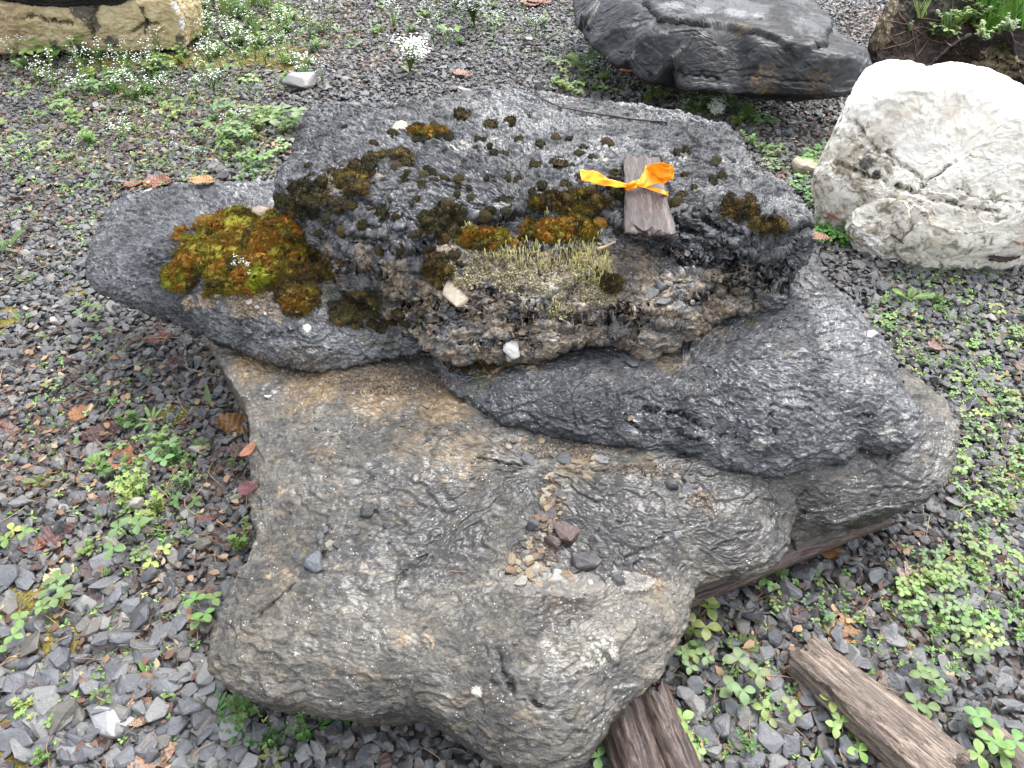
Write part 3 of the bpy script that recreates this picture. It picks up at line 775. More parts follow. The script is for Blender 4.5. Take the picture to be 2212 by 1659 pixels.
G_rim = [wp(-1.70, 4.08, .26), wp(-2.1, 4.02, .25), wp(-2.5, 4.0, .26), wp(-3.2, 4.05, .28), wp(-3.3, 4.6, .28), wp(-2.4, 4.75, .28), wp(-1.75, 4.6, .28), wp(-1.66, 4.3, .27)]
G_tops = [wp(-2.4, 4.3, .29), wp(-2.0, 4.3, .29)]
tag(slab('tan_block', G_rim, G_tops, (wp(-2.4, 4.35, .28)), M_tan, R=.02, zb=.035, undercut=.015, nt=900, nr=40, ns=60, smooth_rim=0,
         amp=(.02, .006, .002), freq=(3, 9, 30), side_amp=.006, edge_jit=.015, seed=7, side_freq=(5, 5, 12), bulge=.01,
         cracks=[([(310, 20), (320, 50), (310, 80)], .012, .012), ([(320, 50), (350, 55)], .01, .01), ([(320, 50), (290, 75)], .01, .01), ([(200, 0), (205, 50), (200, 95)], .018, .02), ([(40, 42), (80, 38), (100, 52), (150, 55)], .015, .02)],
         blobs=[('moss', 175, 20, .12, 1), ('moss', 200, 60, .07, .9), ('moss', 90, 48, .05, .8), ('moss', 320, 52, .04, .9), ('moss', 240, 95, .06, .9), ('moss', 395, 90, .06, .9), ('moss', 120, 100, .05, .7), ('brown', 10, 20, .12, .6), ('pale', 400, 50, .06, .9), ('pale', 385, 15, .05, .7), ('pale', 60, 80, .07, .5), ('brown', 250, 60, .1, .25), ('moss', 385, 5, .05, .7)]),
    'low tan sandstone block with dark cracks, partly beyond the upper corner weeds', 'stone block')
G2_rim = [wp(-1.8, 4.02, .33), wp(-2.3, 3.97, .33), wp(-2.7, 4.1, .33), wp(-2.6, 4.6, .33), wp(-1.9, 4.6, .33)]
tag(slab('dark_capstone', G2_rim, [wp(-2.2, 4.3, .36)], (wp(-2.2, 4.3, .34)), M_black, R=.02, zb=.262, undercut=.03, nt=500, nr=30, ns=20, smooth_rim=1, amp=(.01, .005, .002), side_amp=.01, edge_jit=.02, seed=8),
    'dark thin slab lying on top of the tan sandstone block', 'rock slab')

S_rim = [(1893, 150, .12), (1884, 110, .18), (1890, 70, .26), (1910, 20, .36), (1935, -20, .4), (2020, -50, .42), (2200, -50, .42), (2400, 0, .4), (2450, 150, .25), (2300, 215, .1), (2100, 215, .08), (1960, 195, .08)]
S_tops = [(2050, 60, .46), (2150, 110, .38), (2000, 20, .48), (2200, 50, .48), (2150, 160, .22), (1950, 100, .34), (2000, 140, .24), (2100, 40, .5), (2212, 120, .36)]
tag(slab('earthy_boulder', S_rim, S_tops, (2110, 90, .4), M_soil, R=.05, zb=.0, undercut=.03, nt=650, nr=120, ns=14, amp=(.03, .016, .006), freq=(4, 12, 40), side_amp=.01, edge_jit=.03, seed=9,
         cracks=[([(2090, 120), (2140, 128), (2200, 150)], .014, .03)],
         blobs=[('tan', 1915, 50, .1, .95), ('tan', 1895, 90, .08, .9), ('tan', 1930, 10, .09, .8), ('tan', 2150, 130, .12, 1), ('tan', 2190, 150, .12, 1), ('tan', 2110, 150, .08, .8), ('moss', 2160, 110, .06, .8), ('pale', 2080, 165, .05, .7), ('moss', 2130, 170, .05, .8)]),
    'boulder covered with black soil, roots and weeds behind the pale limestone boulder', 'boulder')
# ------------------------------------------------------------------ where a pixel of the measured frame meets the rocks or the ground
bpy.context.view_layer.update()
DG = bpy.context.evaluated_depsgraph_get()
def hit(u, v):
    ok, loc, nor, idx, ob, mx = SC.ray_cast(DG, Vector(CAM), Vector(ray(u, v)))
    if not ok: return Vector(P(u, v, 0)), Vector((0, 0, 1)), 'ground'
    return loc.copy(), nor.copy(), ob.name
def world_down(x, y, ztop=1.2):
    ok, loc, nor, idx, ob, mx = SC.ray_cast(DG, Vector((x, y, ztop)), Vector((0, 0, -1)))
    return (loc.copy(), nor.copy(), ob.name) if ok else (Vector((x, y, 0)), Vector((0, 0, 1)), 'ground')
R_ = random.Random(5)

# ------------------------------------------------------------------ materials of the small things
def chip_mat(name, stops, use_obj=False, wet=0.35):
    m = NT(name)
    co = m.coord()
    if use_obj:
        c = m.info('Color')
    else:
        c = m.ramp(m.info('Random'), stops, 'LINEAR')
    n = m.noise(co, 2.3, 5, 0.65, 0.5)
    c = m.mix(m.step(n, 0.35, 0.7), c, m.mix(0.3, c, (0.2, 0.195, 0.19)), 'MIX') if not use_obj else c
    c = m.mix(m.math('MULTIPLY', m.step(m.noise(co, 5, 4, 0.7), 0.62, 0.72), 0.35), c, (0.22, 0.2, 0.17))
    nrm = m.bump(m.noise(co, 3.0, 6, 0.7, 0.6), 0.006, 0.8)
    return m.fin(c, m.math('MULTIPLY_ADD', n, 0.5, 0.12), nrm, Specular_IOR_Level=0.7)
G_STOPS = [(0.0, (0.0233, 0.0240, 0.0253)), (0.3, (0.0448, 0.0454, 0.0459)), (0.6, (0.0744, 0.0745, 0.0737)), (0.8, (0.1075, 0.1044, 0.0982)), (0.87, (0.0851, 0.0702, 0.0507)), (0.94, (0.1434, 0.1344, 0.1188)), (0.985, (0.1792, 0.1644, 0.1426)), (1.0, (0.2867, 0.2568, 0.2138))]
M_gravel = chip_mat('slate_gravel', G_STOPS)
M_grit = chip_mat('rusty_grit', [(0.0, (0.03, 0.025, 0.02)), (0.3, (0.08, 0.048, 0.022)), (0.6, (0.14, 0.08, 0.034)), (0.85, (0.2, 0.13, 0.07)), (1.0, (0.25, 0.23, 0.2))])
M_stone = chip_mat('loose_stone', None, True)

def leafy_mat(name, rough=0.45, trans=0.25, spots=None):
    m = NT(name)
    co = m.coord()
    c = m.info('Color')
    n = m.noise(co, 60, 3, 0.6)
    hs = m.n('ShaderNodeHueSaturation')
    m.l(c, hs.inputs['Color'])
    m.l(m.math('MULTIPLY_ADD', n, 0.9, 0.55), hs.inputs['Value'])
    c = hs.outputs[0]
    if spots: c = m.mix(m.step(m.noise(co, 45, 4, 0.7), 0.52, 0.62), c, spots)
    tr = m.n('ShaderNodeBsdfTranslucent')
    m.l(c, tr.inputs[0])
    ms = m.n('ShaderNodeMixShader')
    ms.inputs[0].default_value = trans
    m.fin(c, rough, m.bump(n, 0.002, 0.5))
    m.l(m.p.outputs[0], ms.inputs[1])
    m.l(tr.outputs[0], ms.inputs[2])
    m.l(ms.outputs[0], m.out.inputs[0])
    return m.mat
M_leaf = leafy_mat('fresh_leaf', 0.45, 0.35)
M_stem = leafy_mat('plant_stem', 0.5, 0.1)
M_dead = leafy_mat('dead_leaf', 0.35, 0.15)
M_deadspot = leafy_mat('speckled_dead_leaf', 0.35, 0.12, (0.62, 0.48, 0.28))
def plain(name, col, rough=0.6, trans=0):
    m = NT(name)
    m.fin(col, rough)
    return m.mat
M_petal = plain('white_petal', (0.85, 0.86, 0.84), 0.6)
M_bud = plain('pale_bud', (0.45, 0.5, 0.25), 0.6)

# ------------------------------------------------------------------ stones
def hull_mesh(name, seed, flat=0.45, npts=16, bevel=0.09, mat=None, elong=1.3):
    r = random.Random(seed)
    bm = bmesh.new()
    for _ in range(npts):
        while True:
            x, y, z = (r.uniform(-1, 1) for _ in range(3))
            if 0.55 < x * x + y * y + z * z * 0.8 < 1.15: break
        bm.verts.new((x * 0.5 * elong, y * 0.5, z * 0.5 * flat))
    res = bmesh.ops.convex_hull(bm, input=bm.verts)
    junk = [g for g in res['geom_interior'] + res['geom_unused'] if isinstance(g, bmesh.types.BMVert)]
    bmesh.ops.delete(bm, geom=list(set(junk)), context='VERTS')
    bmesh.ops.dissolve_limit(bm, angle_limit=math.radians(14), verts=bm.verts, edges=bm.edges)
    if bevel:
        bmesh.ops.bevel(bm, geom=bm.edges[:], offset=bevel * 0.5 * min(1, flat + 0.3), segments=1, affect='EDGES', profile=0.6, clamp_overlap=True)
    bmesh.ops.triangulate(bm, faces=bm.faces)
    me = bpy.data.meshes.new(name)
    bm.to_mesh(me)
    bm.free()
    if mat: me.materials.append(mat)
    return me
CHIPS = [hull_mesh('gravel_chip', 100 + i, 0.3 + 0.45 * ((i * 7) % 10) / 10, 12 + i % 8, 0.10, M_gravel, 1.1 + 0.6 * ((i * 3) % 7) / 7) for i in range(20)]
GRITS = [hull_mesh('grit_chip', 200 + i, 0.6, 12, 0.1, M_grit, 1.2) for i in range(8)]
STONES = [hull_mesh('stone', 300 + i, 0.35 + 0.4 * ((i * 7) % 10) / 10, 14 + i % 6, 0.13, M_stone, 1.15 + 0.4 * ((i * 3) % 7) / 7) for i in range(12)]

def scatter(name, meshes, pos, rot, scl, idx, kind='stuff', label=None, cat=None):
    """one object whose geometry nodes place the given small meshes on its points"""
    src = bpy.data.collections.new(name + '_shapes')
    for i, me in enumerate(meshes):
        o = bpy.data.objects.new('shape_%02d' % i, me)
        src.objects.link(o)
    me = bpy.data.meshes.new(name)
    me.vertices.add(len(pos))
    me.vertices.foreach_set('co', pos.astype(np.float32).ravel())
    a = me.attributes.new('rot', 'FLOAT_VECTOR', 'POINT'); a.data.foreach_set('vector', rot.astype(np.float32).ravel())
    a = me.attributes.new('scl', 'FLOAT_VECTOR', 'POINT'); a.data.foreach_set('vector', scl.astype(np.float32).ravel())
    a = me.attributes.new('pick', 'INT', 'POINT'); a.data.foreach_set('value', idx.astype(np.int32))
    o = link(name, me)
    ng = bpy.data.node_groups.new(name, 'GeometryNodeTree')
    ng.interface.new_socket('Geometry', in_out='INPUT', socket_type='NodeSocketGeometry')
    ng.interface.new_socket('Geometry', in_out='OUTPUT', socket_type='NodeSocketGeometry')
    gi, go = ng.nodes.new('NodeGroupInput'), ng.nodes.new('NodeGroupOutput')
    ci = ng.nodes.new('GeometryNodeCollectionInfo')
    ci.inputs['Collection'].default_value = src
    ci.inputs['Separate Children'].default_value = True
    ci.inputs['Reset Children'].default_value = True
    ip = ng.nodes.new('GeometryNodeInstanceOnPoints')
    ip.inputs['Pick Instance'].default_value = True
    def na(n, t):
        x = ng.nodes.new('GeometryNodeInputNamedAttribute')
        x.data_type = t
        x.inputs['Name'].default_value = n
        return x.outputs[0]
    ng.links.new(gi.outputs[0], ip.inputs['Points'])
    ng.links.new(ci.outputs[0], ip.inputs['Instance'])
    ng.links.new(na('pick', 'INT'), ip.inputs['Instance Index'])
    e2r = ng.nodes.new('FunctionNodeEulerToRotation')
    ng.links.new(na('rot', 'FLOAT_VECTOR'), e2r.inputs[0])
    ng.links.new(e2r.outputs[0], ip.inputs['Rotation'])
    ng.links.new(na('scl', 'FLOAT_VECTOR'), ip.inputs['Scale'])
    ng.links.new(ip.outputs[0], go.inputs[0])
    md = o.modifiers.new('scatter', 'NODES')
    md.node_group = ng
    tag(o, label, cat, None, kind)
    return o

# gravel over all ground that the picture and its surroundings show
cell = 0.0168
gx, gy = np.meshgrid(np.arange(-4.6, 4.6, cell), np.arange(0.1, 6.4, cell))
gp = np.c_[gx.ravel(), gy.ravel()] + rng.uniform(-0.5, 0.5, (gx.size, 2)) * cell
g3 = np.c_[gp, np.zeros(len(gp))]
gu, gv, gd = proj(g3)
keep = (gd > 0.2) & (gu > -260) & (gu < W + 260) & (gv > -60) & (gv < H + 160)
gp, gu, gv = gp[keep], gu[keep], gv[keep]
sdA = poly_sd(gp, FOOT['stone_slab_a'])
keep = sdA < 0.16
for k, lim in (('pale_boulder', 0.1), ('earthy_boulder', 0.1), ('tan_block', 0.15)):
    keep &= poly_sd(gp, FOOT[k]) < lim
# thin the far half, where stones overlap in the picture anyway
keep &= ~((gp[:, 1] > 2.8) & (rng.random(len(gp)) < 0.12))
gp, gu, gv = gp[keep], gu[keep], gv[keep]
N = len(gp)
size = np.exp(rng.normal(0, 0.36, N)) * 0.0208
near = smooth(1.5, 0.6, gp[:, 1]) * smooth(0.0, -0.5, gp[:, 0] + 0.25)       # coarser stones towards the lower left
size *= 1 + 0.35 * near + 0.22 * smooth(1.3, 0.7, gp[:, 1])
size *= 0.8 + 0.4 * fbm(np.c_[gp, np.zeros(N)], 1.3, 2, 61)
size *= 1 - 0.12 * smooth(2.4, 4.0, gp[:, 1])
size = np.clip(size, 0.009, 0.062)
drop = (size > 0.038) & (rng.random(N) < 0.5)
size[drop] *= 0.55
gz = ground_z(gp) + rng.uniform(0.0, 0.013, N) + size * 0.05
rot = np.c_[rng.normal(0, 0.42, N), rng.normal(0, 0.42, N), rng.uniform(0, 6.283, N)]
scl = np.c_[size, size, size * rng.uniform(0.7, 1.3, N)]
idx = rng.integers(0, len(CHIPS), N)
gpos = np.c_[gp, gz]
# the 300 stones that show largest are things of their own
gu2, gv2, gd2 = proj(gpos)
inview = (gu2 > 15) & (gu2 < W - 15) & (gv2 > 10) & (gv2 < H - 10) & (sdA[keep] < -0.01) & (gv2 > 1180)
score = np.where(inview, size / gd2 + gz * 0.3, 0)
order = np.argsort(-score)
bigs = order[:290]
rest = np.ones(N, bool)
rest[bigs] = False
print('gravel', N)
scatter('gravel', CHIPS, gpos[rest], rot[rest], scl[rest], idx[rest], label='grey slate gravel covering the ground around the slabs', cat='gravel')
GREYS = [(0.04, 0.042, 0.046), (0.06, 0.062, 0.067), (0.085, 0.087, 0.092), (0.11, 0.11, 0.112), (0.085, 0.076, 0.062), (0.14, 0.138, 0.13)]
for b in bigs:
    gcol = R_.choice(GREYS)
    o = link('gravel_stone', STONES[int(idx[b]) % len(STONES)], None, gpos[b], (*gcol, 1))
    o.location.z += 0.006
    o.rotation_euler = [float(x) * 0.7 if i < 2 else float(x) for i, x in enumerate(rot[b])]
    o.scale = [float(scl[b][0]) * 1.15, float(scl[b][1]) * 1.15, float(scl[b][0]) * .85]
    tone = ['near-black', 'dark grey', 'mid grey', 'ash grey', 'brownish', 'pale grey'][GREYS.index(tuple(gcol))]
    side = 'left' if gu2[b] < 1100 else 'right'
    tag(o, f'{tone} angular stone among the coarse gravel {side} of the front of the slabs', 'stone', f'{tone} gravel stones {side} of the front of the slabs')

def quat_to(nor, spin):
    q = nor.to_track_quat('Z', 'Y')
    return (q @ Euler((0, 0, spin)).to_quaternion()).to_euler()

def stone(u, v, wpx, col, label, cat='stone', flat=1.0, group=None, mesh=None, lift=0.3, asp=1.0, spin=None, name='loose_stone'):
    p, n, _ = hit(u, v)
    dist = (p - Vector(CAM)).length
    s = wpx * dist / F / 1.1
    i = R_.randrange(len(STONES)) if mesh is None else mesh
    o = link(name, STONES[i], None, None, (*(x * .58 for x in col), 1))
    n = (n + Vector((0, 0, 1.5))).normalized()
    o.location = p + n * s * 0.2 * lift
    o.rotation_euler = quat_to(n, R_.uniform(0, 6.28) if spin is None else spin)
    o.scale = (s, s * asp, s * flat)
    return tag(o, label, cat, group)

stone(655, 190, 74, (0.42, 0.4, 0.37), 'pale streaked grey stone lying alone on the gravel behind the stack', flat=1.3, mesh=3, lift=1.2)
stone(1735, 372, 62, (0.5, 0.41, 0.27), 'small tan stone in the trefoil weeds beside the pale boulder', flat=1.2, mesh=5, lift=1.0)
stone(1885, 470, 0.1, (0.3, 0.3, 0.3), 'tiny grey chip below the pale boulder')
stone(1965, 552, 22, (0.55, 0.5, 0.4), 'cream pebble at the foot of the pale boulder')
stone(243, 1563, 88, (0.34, 0.34, 0.33), 'flat pale grey stone, the lightest large one of the near gravel', flat=.7, mesh=1, asp=.75, lift=.8)
stone(172, 1628, 74, (0.24, 0.245, 0.25), 'rounded mid grey stone near the front, below the pale flat stone', flat=.8, mesh=6, lift=.8)
stone(360, 1480, 72, (0.15, 0.155, 0.165), 'smooth dark slate stone among the weeds below the slab corner', flat=.8, mesh=9, lift=.8)
stone(348, 1385, 68, (0.1, 0.103, 0.11), 'long dark stone beside the lower corner of the slab', flat=.7, mesh=4, asp=.7, lift=.6)
stone(272, 1345, 52, (0.32, 0.3, 0.27), 'pale angular stone with a beige face in the near gravel', mesh=7, lift=.8)
stone(237, 1325, 40, (0.38, 0.36, 0.31), 'small beige stone next to the pale angular one', mesh=2)
stone(243, 1180, 46, (0.52, 0.47, 0.38), 'cream stone standing on edge between red leaves and a strawberry weed', flat=1.6, mesh=8, asp=.6, lift=1.2)
stone(508, 1075, 40, (0.42, 0.4, 0.3), 'pale olive stone against the side of the slab', flat=1.4, mesh=3, lift=1.0)
stone(300, 1012, 62, (0.3, 0.295, 0.27), 'flat brownish grey stone under the orange curled leaf', mesh=0, flat=.7)
stone(252, 787, 42, (0.27, 0.29, 0.34), 'bluish pale stone in the gravel below the mossy slab', mesh=10)
stone(430, 1165, 44, (0.28, 0.26, 0.2), 'yellowish grey flat stone beside the weeds at the slab side', mesh=5, flat=.6)
stone(145, 645, 36, (0.28, 0.28, 0.28), 'pale grey chip on the gravel below the mossy slab tip', mesh=11, flat=.5)
stone(2235 - 25, 2, 1, (0.3, 0.3, 0.3), 'tiny chip in the far corner gravel')
stone(1030 * 1 + 1010, 1455, 44, (0.27, 0.27, 0.26), 'pale grey stone in the gravel above the log', mesh=2)
stone(2223 - 10, 1500, 40, (0.2, 0.2, 0.2), 'mid grey stone at the edge beyond the splintered wood', mesh=4)
stone(1025 + 945, 1490, 82, (0.36, 0.37, 0.37), 'thin pale triangular slate chip above the log', flat=.35, mesh=8, asp=.7)
stone(1802, 1548, 58, (0.34, 0.35, 0.36), 'pale block-shaped stone carrying the curled orange leaf', flat=1.5, mesh=6, lift=1.4)
stone(1547, 1625, 42, (0.2, 0.18, 0.12), 'olive brown stone near the rotten timber end', flat=1.2, mesh=1)
stone(2048, 1538, 24, (0.48, 0.4, 0.26), 'small yellow pebble beside the log', mesh=7)
stone(1930, 1635, 24, (0.5, 0.42, 0.28), 'small cream pebble in front of the log', mesh=2)
stone(2118, 1575, 46, (0.24, 0.25, 0.25), 'rounded grey stone between the log and the splintered wood', mesh=9)
stone(1640, 1530, 0.1, (0.1, 0.1, 0.1), 'tiny dark chip beside the log')
stone(1630, 1590, 56, (0.1, 0.105, 0.115), 'smooth bluish black stone in the gravel near the timber end', flat=.9, mesh=10)
stone(1498, 1570, 36, (0.24, 0.24, 0.24), 'grey stone directly beside the rotten timber end', mesh=3)
stone(1915, 1395, 38, (0.26, 0.26, 0.26), 'striped grey stone next to the speckled oak leaf', mesh=5)
stone(2175, 1170, 44, (0.25, 0.26, 0.26), 'flat pale stone in the weeds beside the slab lobe', mesh=0, flat=.5)
for o in [o for o in COL.objects if o.get('label', '').startswith('tiny')]: bpy.data.objects.remove(o)

# pebbles lying on the slabs
SLATE = [(0.07, 0.072, 0.076), (0.12, 0.12, 0.122), (0.18, 0.178, 0.17), (0.1, 0.08, 0.055)]
RUST = [(0.26, 0.15, 0.07), (0.34, 0.24, 0.13), (0.16, 0.1, 0.06), (0.42, 0.36, 0.25), (0.09, 0.08, 0.075), (0.2, 0.19, 0.17)]
stone(680, 1216, 50, (0.11, 0.12, 0.135), 'pentagonal blue-grey stone lying on the left part of the bottom slab', mesh=11, flat=1.1, lift=.9)
stone(712, 1180, 26, (0.3, 0.27, 0.22), 'beige chip behind the pentagonal stone on the bottom slab', mesh=4)
stone(640, 1200, 26, (0.05, 0.05, 0.05), 'black crumb left of the pentagonal stone on the bottom slab', mesh=6)
o = stone(1150, 1135, 32, (0.09, 0.092, 0.095), 'upright dark striped stone in the pebble channel of the bottom slab', mesh=8, flat=1.6, lift=1.4)
stone(1190, 1110, 40, (0.05, 0.035, 0.035), 'dark purplish stone at the head of the pebble channel', mesh=5, flat=1.2)
stone(1222, 1150, 62, (0.09, 0.045, 0.03), 'large reddish brown flat rock in the pebble channel', mesh=1, flat=1.0)
stone(1195, 1170, 50, (0.075, 0.042, 0.03), 'reddish brown rock partly under the large flat one in the channel', mesh=7)
stone(1265, 1215, 60, (0.045, 0.035, 0.035), 'dark purple-brown crusty rock at the edge of the puddle', mesh=9, flat=1.3)
stone(1335, 1252, 34, (0.045, 0.04, 0.035), 'dark split stone standing at the right end of the puddle', mesh=3, flat=1.3)
stone(1385, 1252, 24, (0.03, 0.033, 0.025), 'round black mossy pebble right of the puddle', mesh=2, flat=1.6)
stone(1178, 1262, 26, (0.03, 0.03, 0.025), 'round black pebble in the middle of the puddle', mesh=10, flat=1.6)
stone(1203, 1245, 40, (0.38, 0.39, 0.4), 'pale bluish flat stone in the puddle', mesh=11, flat=.6)
stone(1128, 1255, 34, (0.36, 0.34, 0.29), 'beige flat stone at the left end of the puddle', mesh=4, flat=.6)
stone(1275, 1258, 14, (0.75, 0.7, 0.62), 'small white pebble at the edge of the puddle', mesh=6)
stone(1452, 1052, 36, (0.11, 0.11, 0.11), 'upright grey slate chip in front of the wedge slab', mesh=8, flat=1.4, lift=1.3)
stone(1485, 1058, 36, (0.12, 0.12, 0.125), 'flat dark chip beside the upright slate chip', mesh=0)
stone(1300, 993, 34, (0.2, 0.2, 0.19), 'pale chip in the groove below the wedge slab', mesh=2, flat=.7)
stone(1220, 990, 38, (0.05, 0.05, 0.05), 'dark flake above the pebble channel', mesh=5, flat=.7)
stone(1140, 993, 34, (0.09, 0.09, 0.095), 'dark smooth stone above the pebble channel', mesh=9)
stone(1293, 1077, 26, (0.26, 0.26, 0.25), 'lone pale grey pebble on the flat right of the pebble channel', mesh=7)
stone(1463, 1155, 22, (0.26, 0.26, 0.25), 'lone pale pebble on the right shoulder of the bottom slab', mesh=3)
stone(923, 876, 22, (0.28, 0.22, 0.14), 'tan round pebble on the brown stained part of the bottom slab', mesh=3)
stone(580, 857, 16, (0.7, 0.66, 0.6), 'white pebble at the back left corner of the bottom slab', mesh=2)
stone(1368, 785, 34, (0.12, 0.125, 0.13), 'square dark chip under the overhang on the wedge slab', mesh=6, flat=.9)
stone(1362, 903, 20, (0.22, 0.15, 0.07), 'rust brown flake stuck on the face of the wedge slab', mesh=8, flat=.6)
stone(1880, 725, 26, (0.5, 0.5, 0.48), 'pale twin flake near the right edge of the wedge slab', mesh=4, flat=.7)
stone(1666, 703, 14, (0.03, 0.03, 0.03), 'black crumb on the right part of the wedge slab', mesh=2)
stone(1735, 760 - 0, 20, (0.3, 0.3, 0.3), 'pale grey flake on the middle of the wedge slab', mesh=1, flat=.8)
stone(868, 277, 42, (0.5, 0.4, 0.26), 'flat tan stone near the back edge of the top slab', mesh=5, flat=.45)
stone(572, 464, 58, (0.42, 0.31, 0.2), 'pinkish tan flat rock behind the moss bed', mesh=1, flat=.9, asp=.7)
stone(985, 638, 66, (0.42, 0.34, 0.24), 'tan lump of rock in the crumbling front of the top slab', mesh=9, flat=1.0)
stone(1105, 752, 46, (0.6, 0.58, 0.54), 'white quartz lump under the front lip of the top slab', mesh=11, flat=.6)
stone(1405, 633, 40, (0.17, 0.165, 0.16), 'grey stone in the small pile right of the lichen', mesh=6)
stone(1435, 650, 44, (0.15, 0.148, 0.145), 'larger grey stone at the bottom of the small pile right of the lichen', mesh=2)
stone(1445, 610, 28, (0.33, 0.27, 0.2), 'brownish stone in the small pile right of the lichen', mesh=3)
stone(1425, 615, 36, (0.14, 0.14, 0.14), 'darker stone in the small pile right of the lichen', mesh=7)
stone(795, 1100 + 5, 40, (0.03, 0.03, 0.026), 'dark crusty lump with green moss on the bottom slab', mesh=10, flat=1.5, lift=1.0)

TONE = dict(zip(RUST, ['rust brown', 'tan', 'dark brown', 'beige', 'charcoal', 'brownish grey'])) | dict(zip(SLATE, ['slate black', 'slate grey', 'light slate', 'olive brown']))
def pebbles(region, n, px, cols, label, group, mesh=None):
    for _ in range(n):
        cx, cy, rx, ry = R_.choice(region)
        a, r = R_.uniform(0, 6.28), math.sqrt(R_.random())
        pc = R_.choice(cols)
        hue = TONE.get(pc, 'loose')
        stone(cx + rx * r * math.cos(a), cy + ry * r * math.sin(a), R_.uniform(*px), pc, hue + ' ' + label, 'pebble', 1.0, hue + ' ' + group, lift=0.5, name='pebble')
pebbles([(1195, 1060, 25, 40), (1180, 1110, 35, 40), (1150, 1180, 25, 40), (1130, 1225, 40, 22), (1200, 1235, 60, 20), (1190, 1250, 90, 18)], 125, (9, 27), RUST, 'small pebble in the wet channel of the bottom slab', 'pebbles in the channel of the bottom slab')
pebbles([(1230, 975, 90, 14), (1330, 1000, 80, 14), (1440, 1030, 60, 16), (1500, 1070, 40, 20), (1130, 960, 60, 12)], 40, (8, 20), RUST + SLATE, 'small pebble in the groove along the foot of the wedge slab', 'pebbles along the foot of the wedge slab')
pebbles([(750, 900, 110, 40), (880, 950, 120, 50), (1000, 1000, 80, 30), (700, 980, 60, 60)], 26, (7, 15), RUST + SLATE, 'scattered tiny pebble on the brown stained back of the bottom slab', 'pebbles on the back of the bottom slab')
pebbles([(840, 1130, 60, 40), (700, 1160, 40, 30), (1350, 1130, 120, 60)], 16, (8, 20), SLATE, 'loose slate chip on the wet middle of the bottom slab', 'slate chips on the bottom slab')
pebbles([(1390, 570, 60, 25), (1450, 620, 40, 30), (1500, 560, 30, 15)], 26, (7, 16), [(0.3, 0.24, 0.17), (0.1, 0.1, 0.1), (0.16, 0.15, 0.14)], 'loose crumb on the tan ledge of the top slab', 'crumbs on the tan ledge')
pebbles([(560, 650, 60, 18), (640, 660, 30, 15), (700, 590, 40, 30), (470, 645, 40, 12)], 30, (8, 20), [(0.36, 0.28, 0.2), (0.15, 0.13, 0.12), (0.3, 0.28, 0.25)], 'small stone beside the moss bed on the left slab', 'small stones beside the moss bed')
pebbles([(1500, 470, 60, 26), (1570, 495, 60, 20)], 26, (14, 30), [(0.045, 0.045, 0.048), (0.07, 0.07, 0.072), (0.03, 0.03, 0.032)], 'loose dark flake on the flaking corner right of the flagged board', 'dark flakes on the top slab corner')
# fine rusty grit in the hollows
gr = []
for cx, cy, rx, ry, n in [(720, 800, 140, 30, 900), (850, 825, 130, 28, 1200), (640, 770, 90, 20, 350), (1000, 790, 60, 14, 150), (1190, 1080, 28, 60, 350), (1160, 1200, 50, 40, 350), (1230, 975, 110, 16, 350), (1400, 1015, 100, 14, 250), (1510, 1080, 30, 16, 120),
                            (560, 650, 90, 25, 260), (700, 600, 60, 40, 200), (1400, 560, 90, 30, 250), (1300, 590, 80, 30, 120), (780, 560, 40, 12, 60), (1450, 700, 40, 20, 60)]:
    for _ in range(n):
        a, r = R_.uniform(0, 6.28), math.sqrt(R_.random())
        p, nn, nm = hit(cx + rx * r * math.cos(a), cy + ry * r * math.sin(a))
        if nm != 'ground' and nn.z > 0.35: gr.append((*p, R_.uniform(0.003, 0.0085)))
gr = np.array(gr)
scatter('grit', GRITS, gr[:, :3], rng.uniform(0, 6.28, (len(gr), 3)), np.repeat(gr[:, 3:4], 3, 1), rng.integers(0, len(GRITS), len(gr)), label='rusty grit washed into the hollows of the slabs', cat='grit')

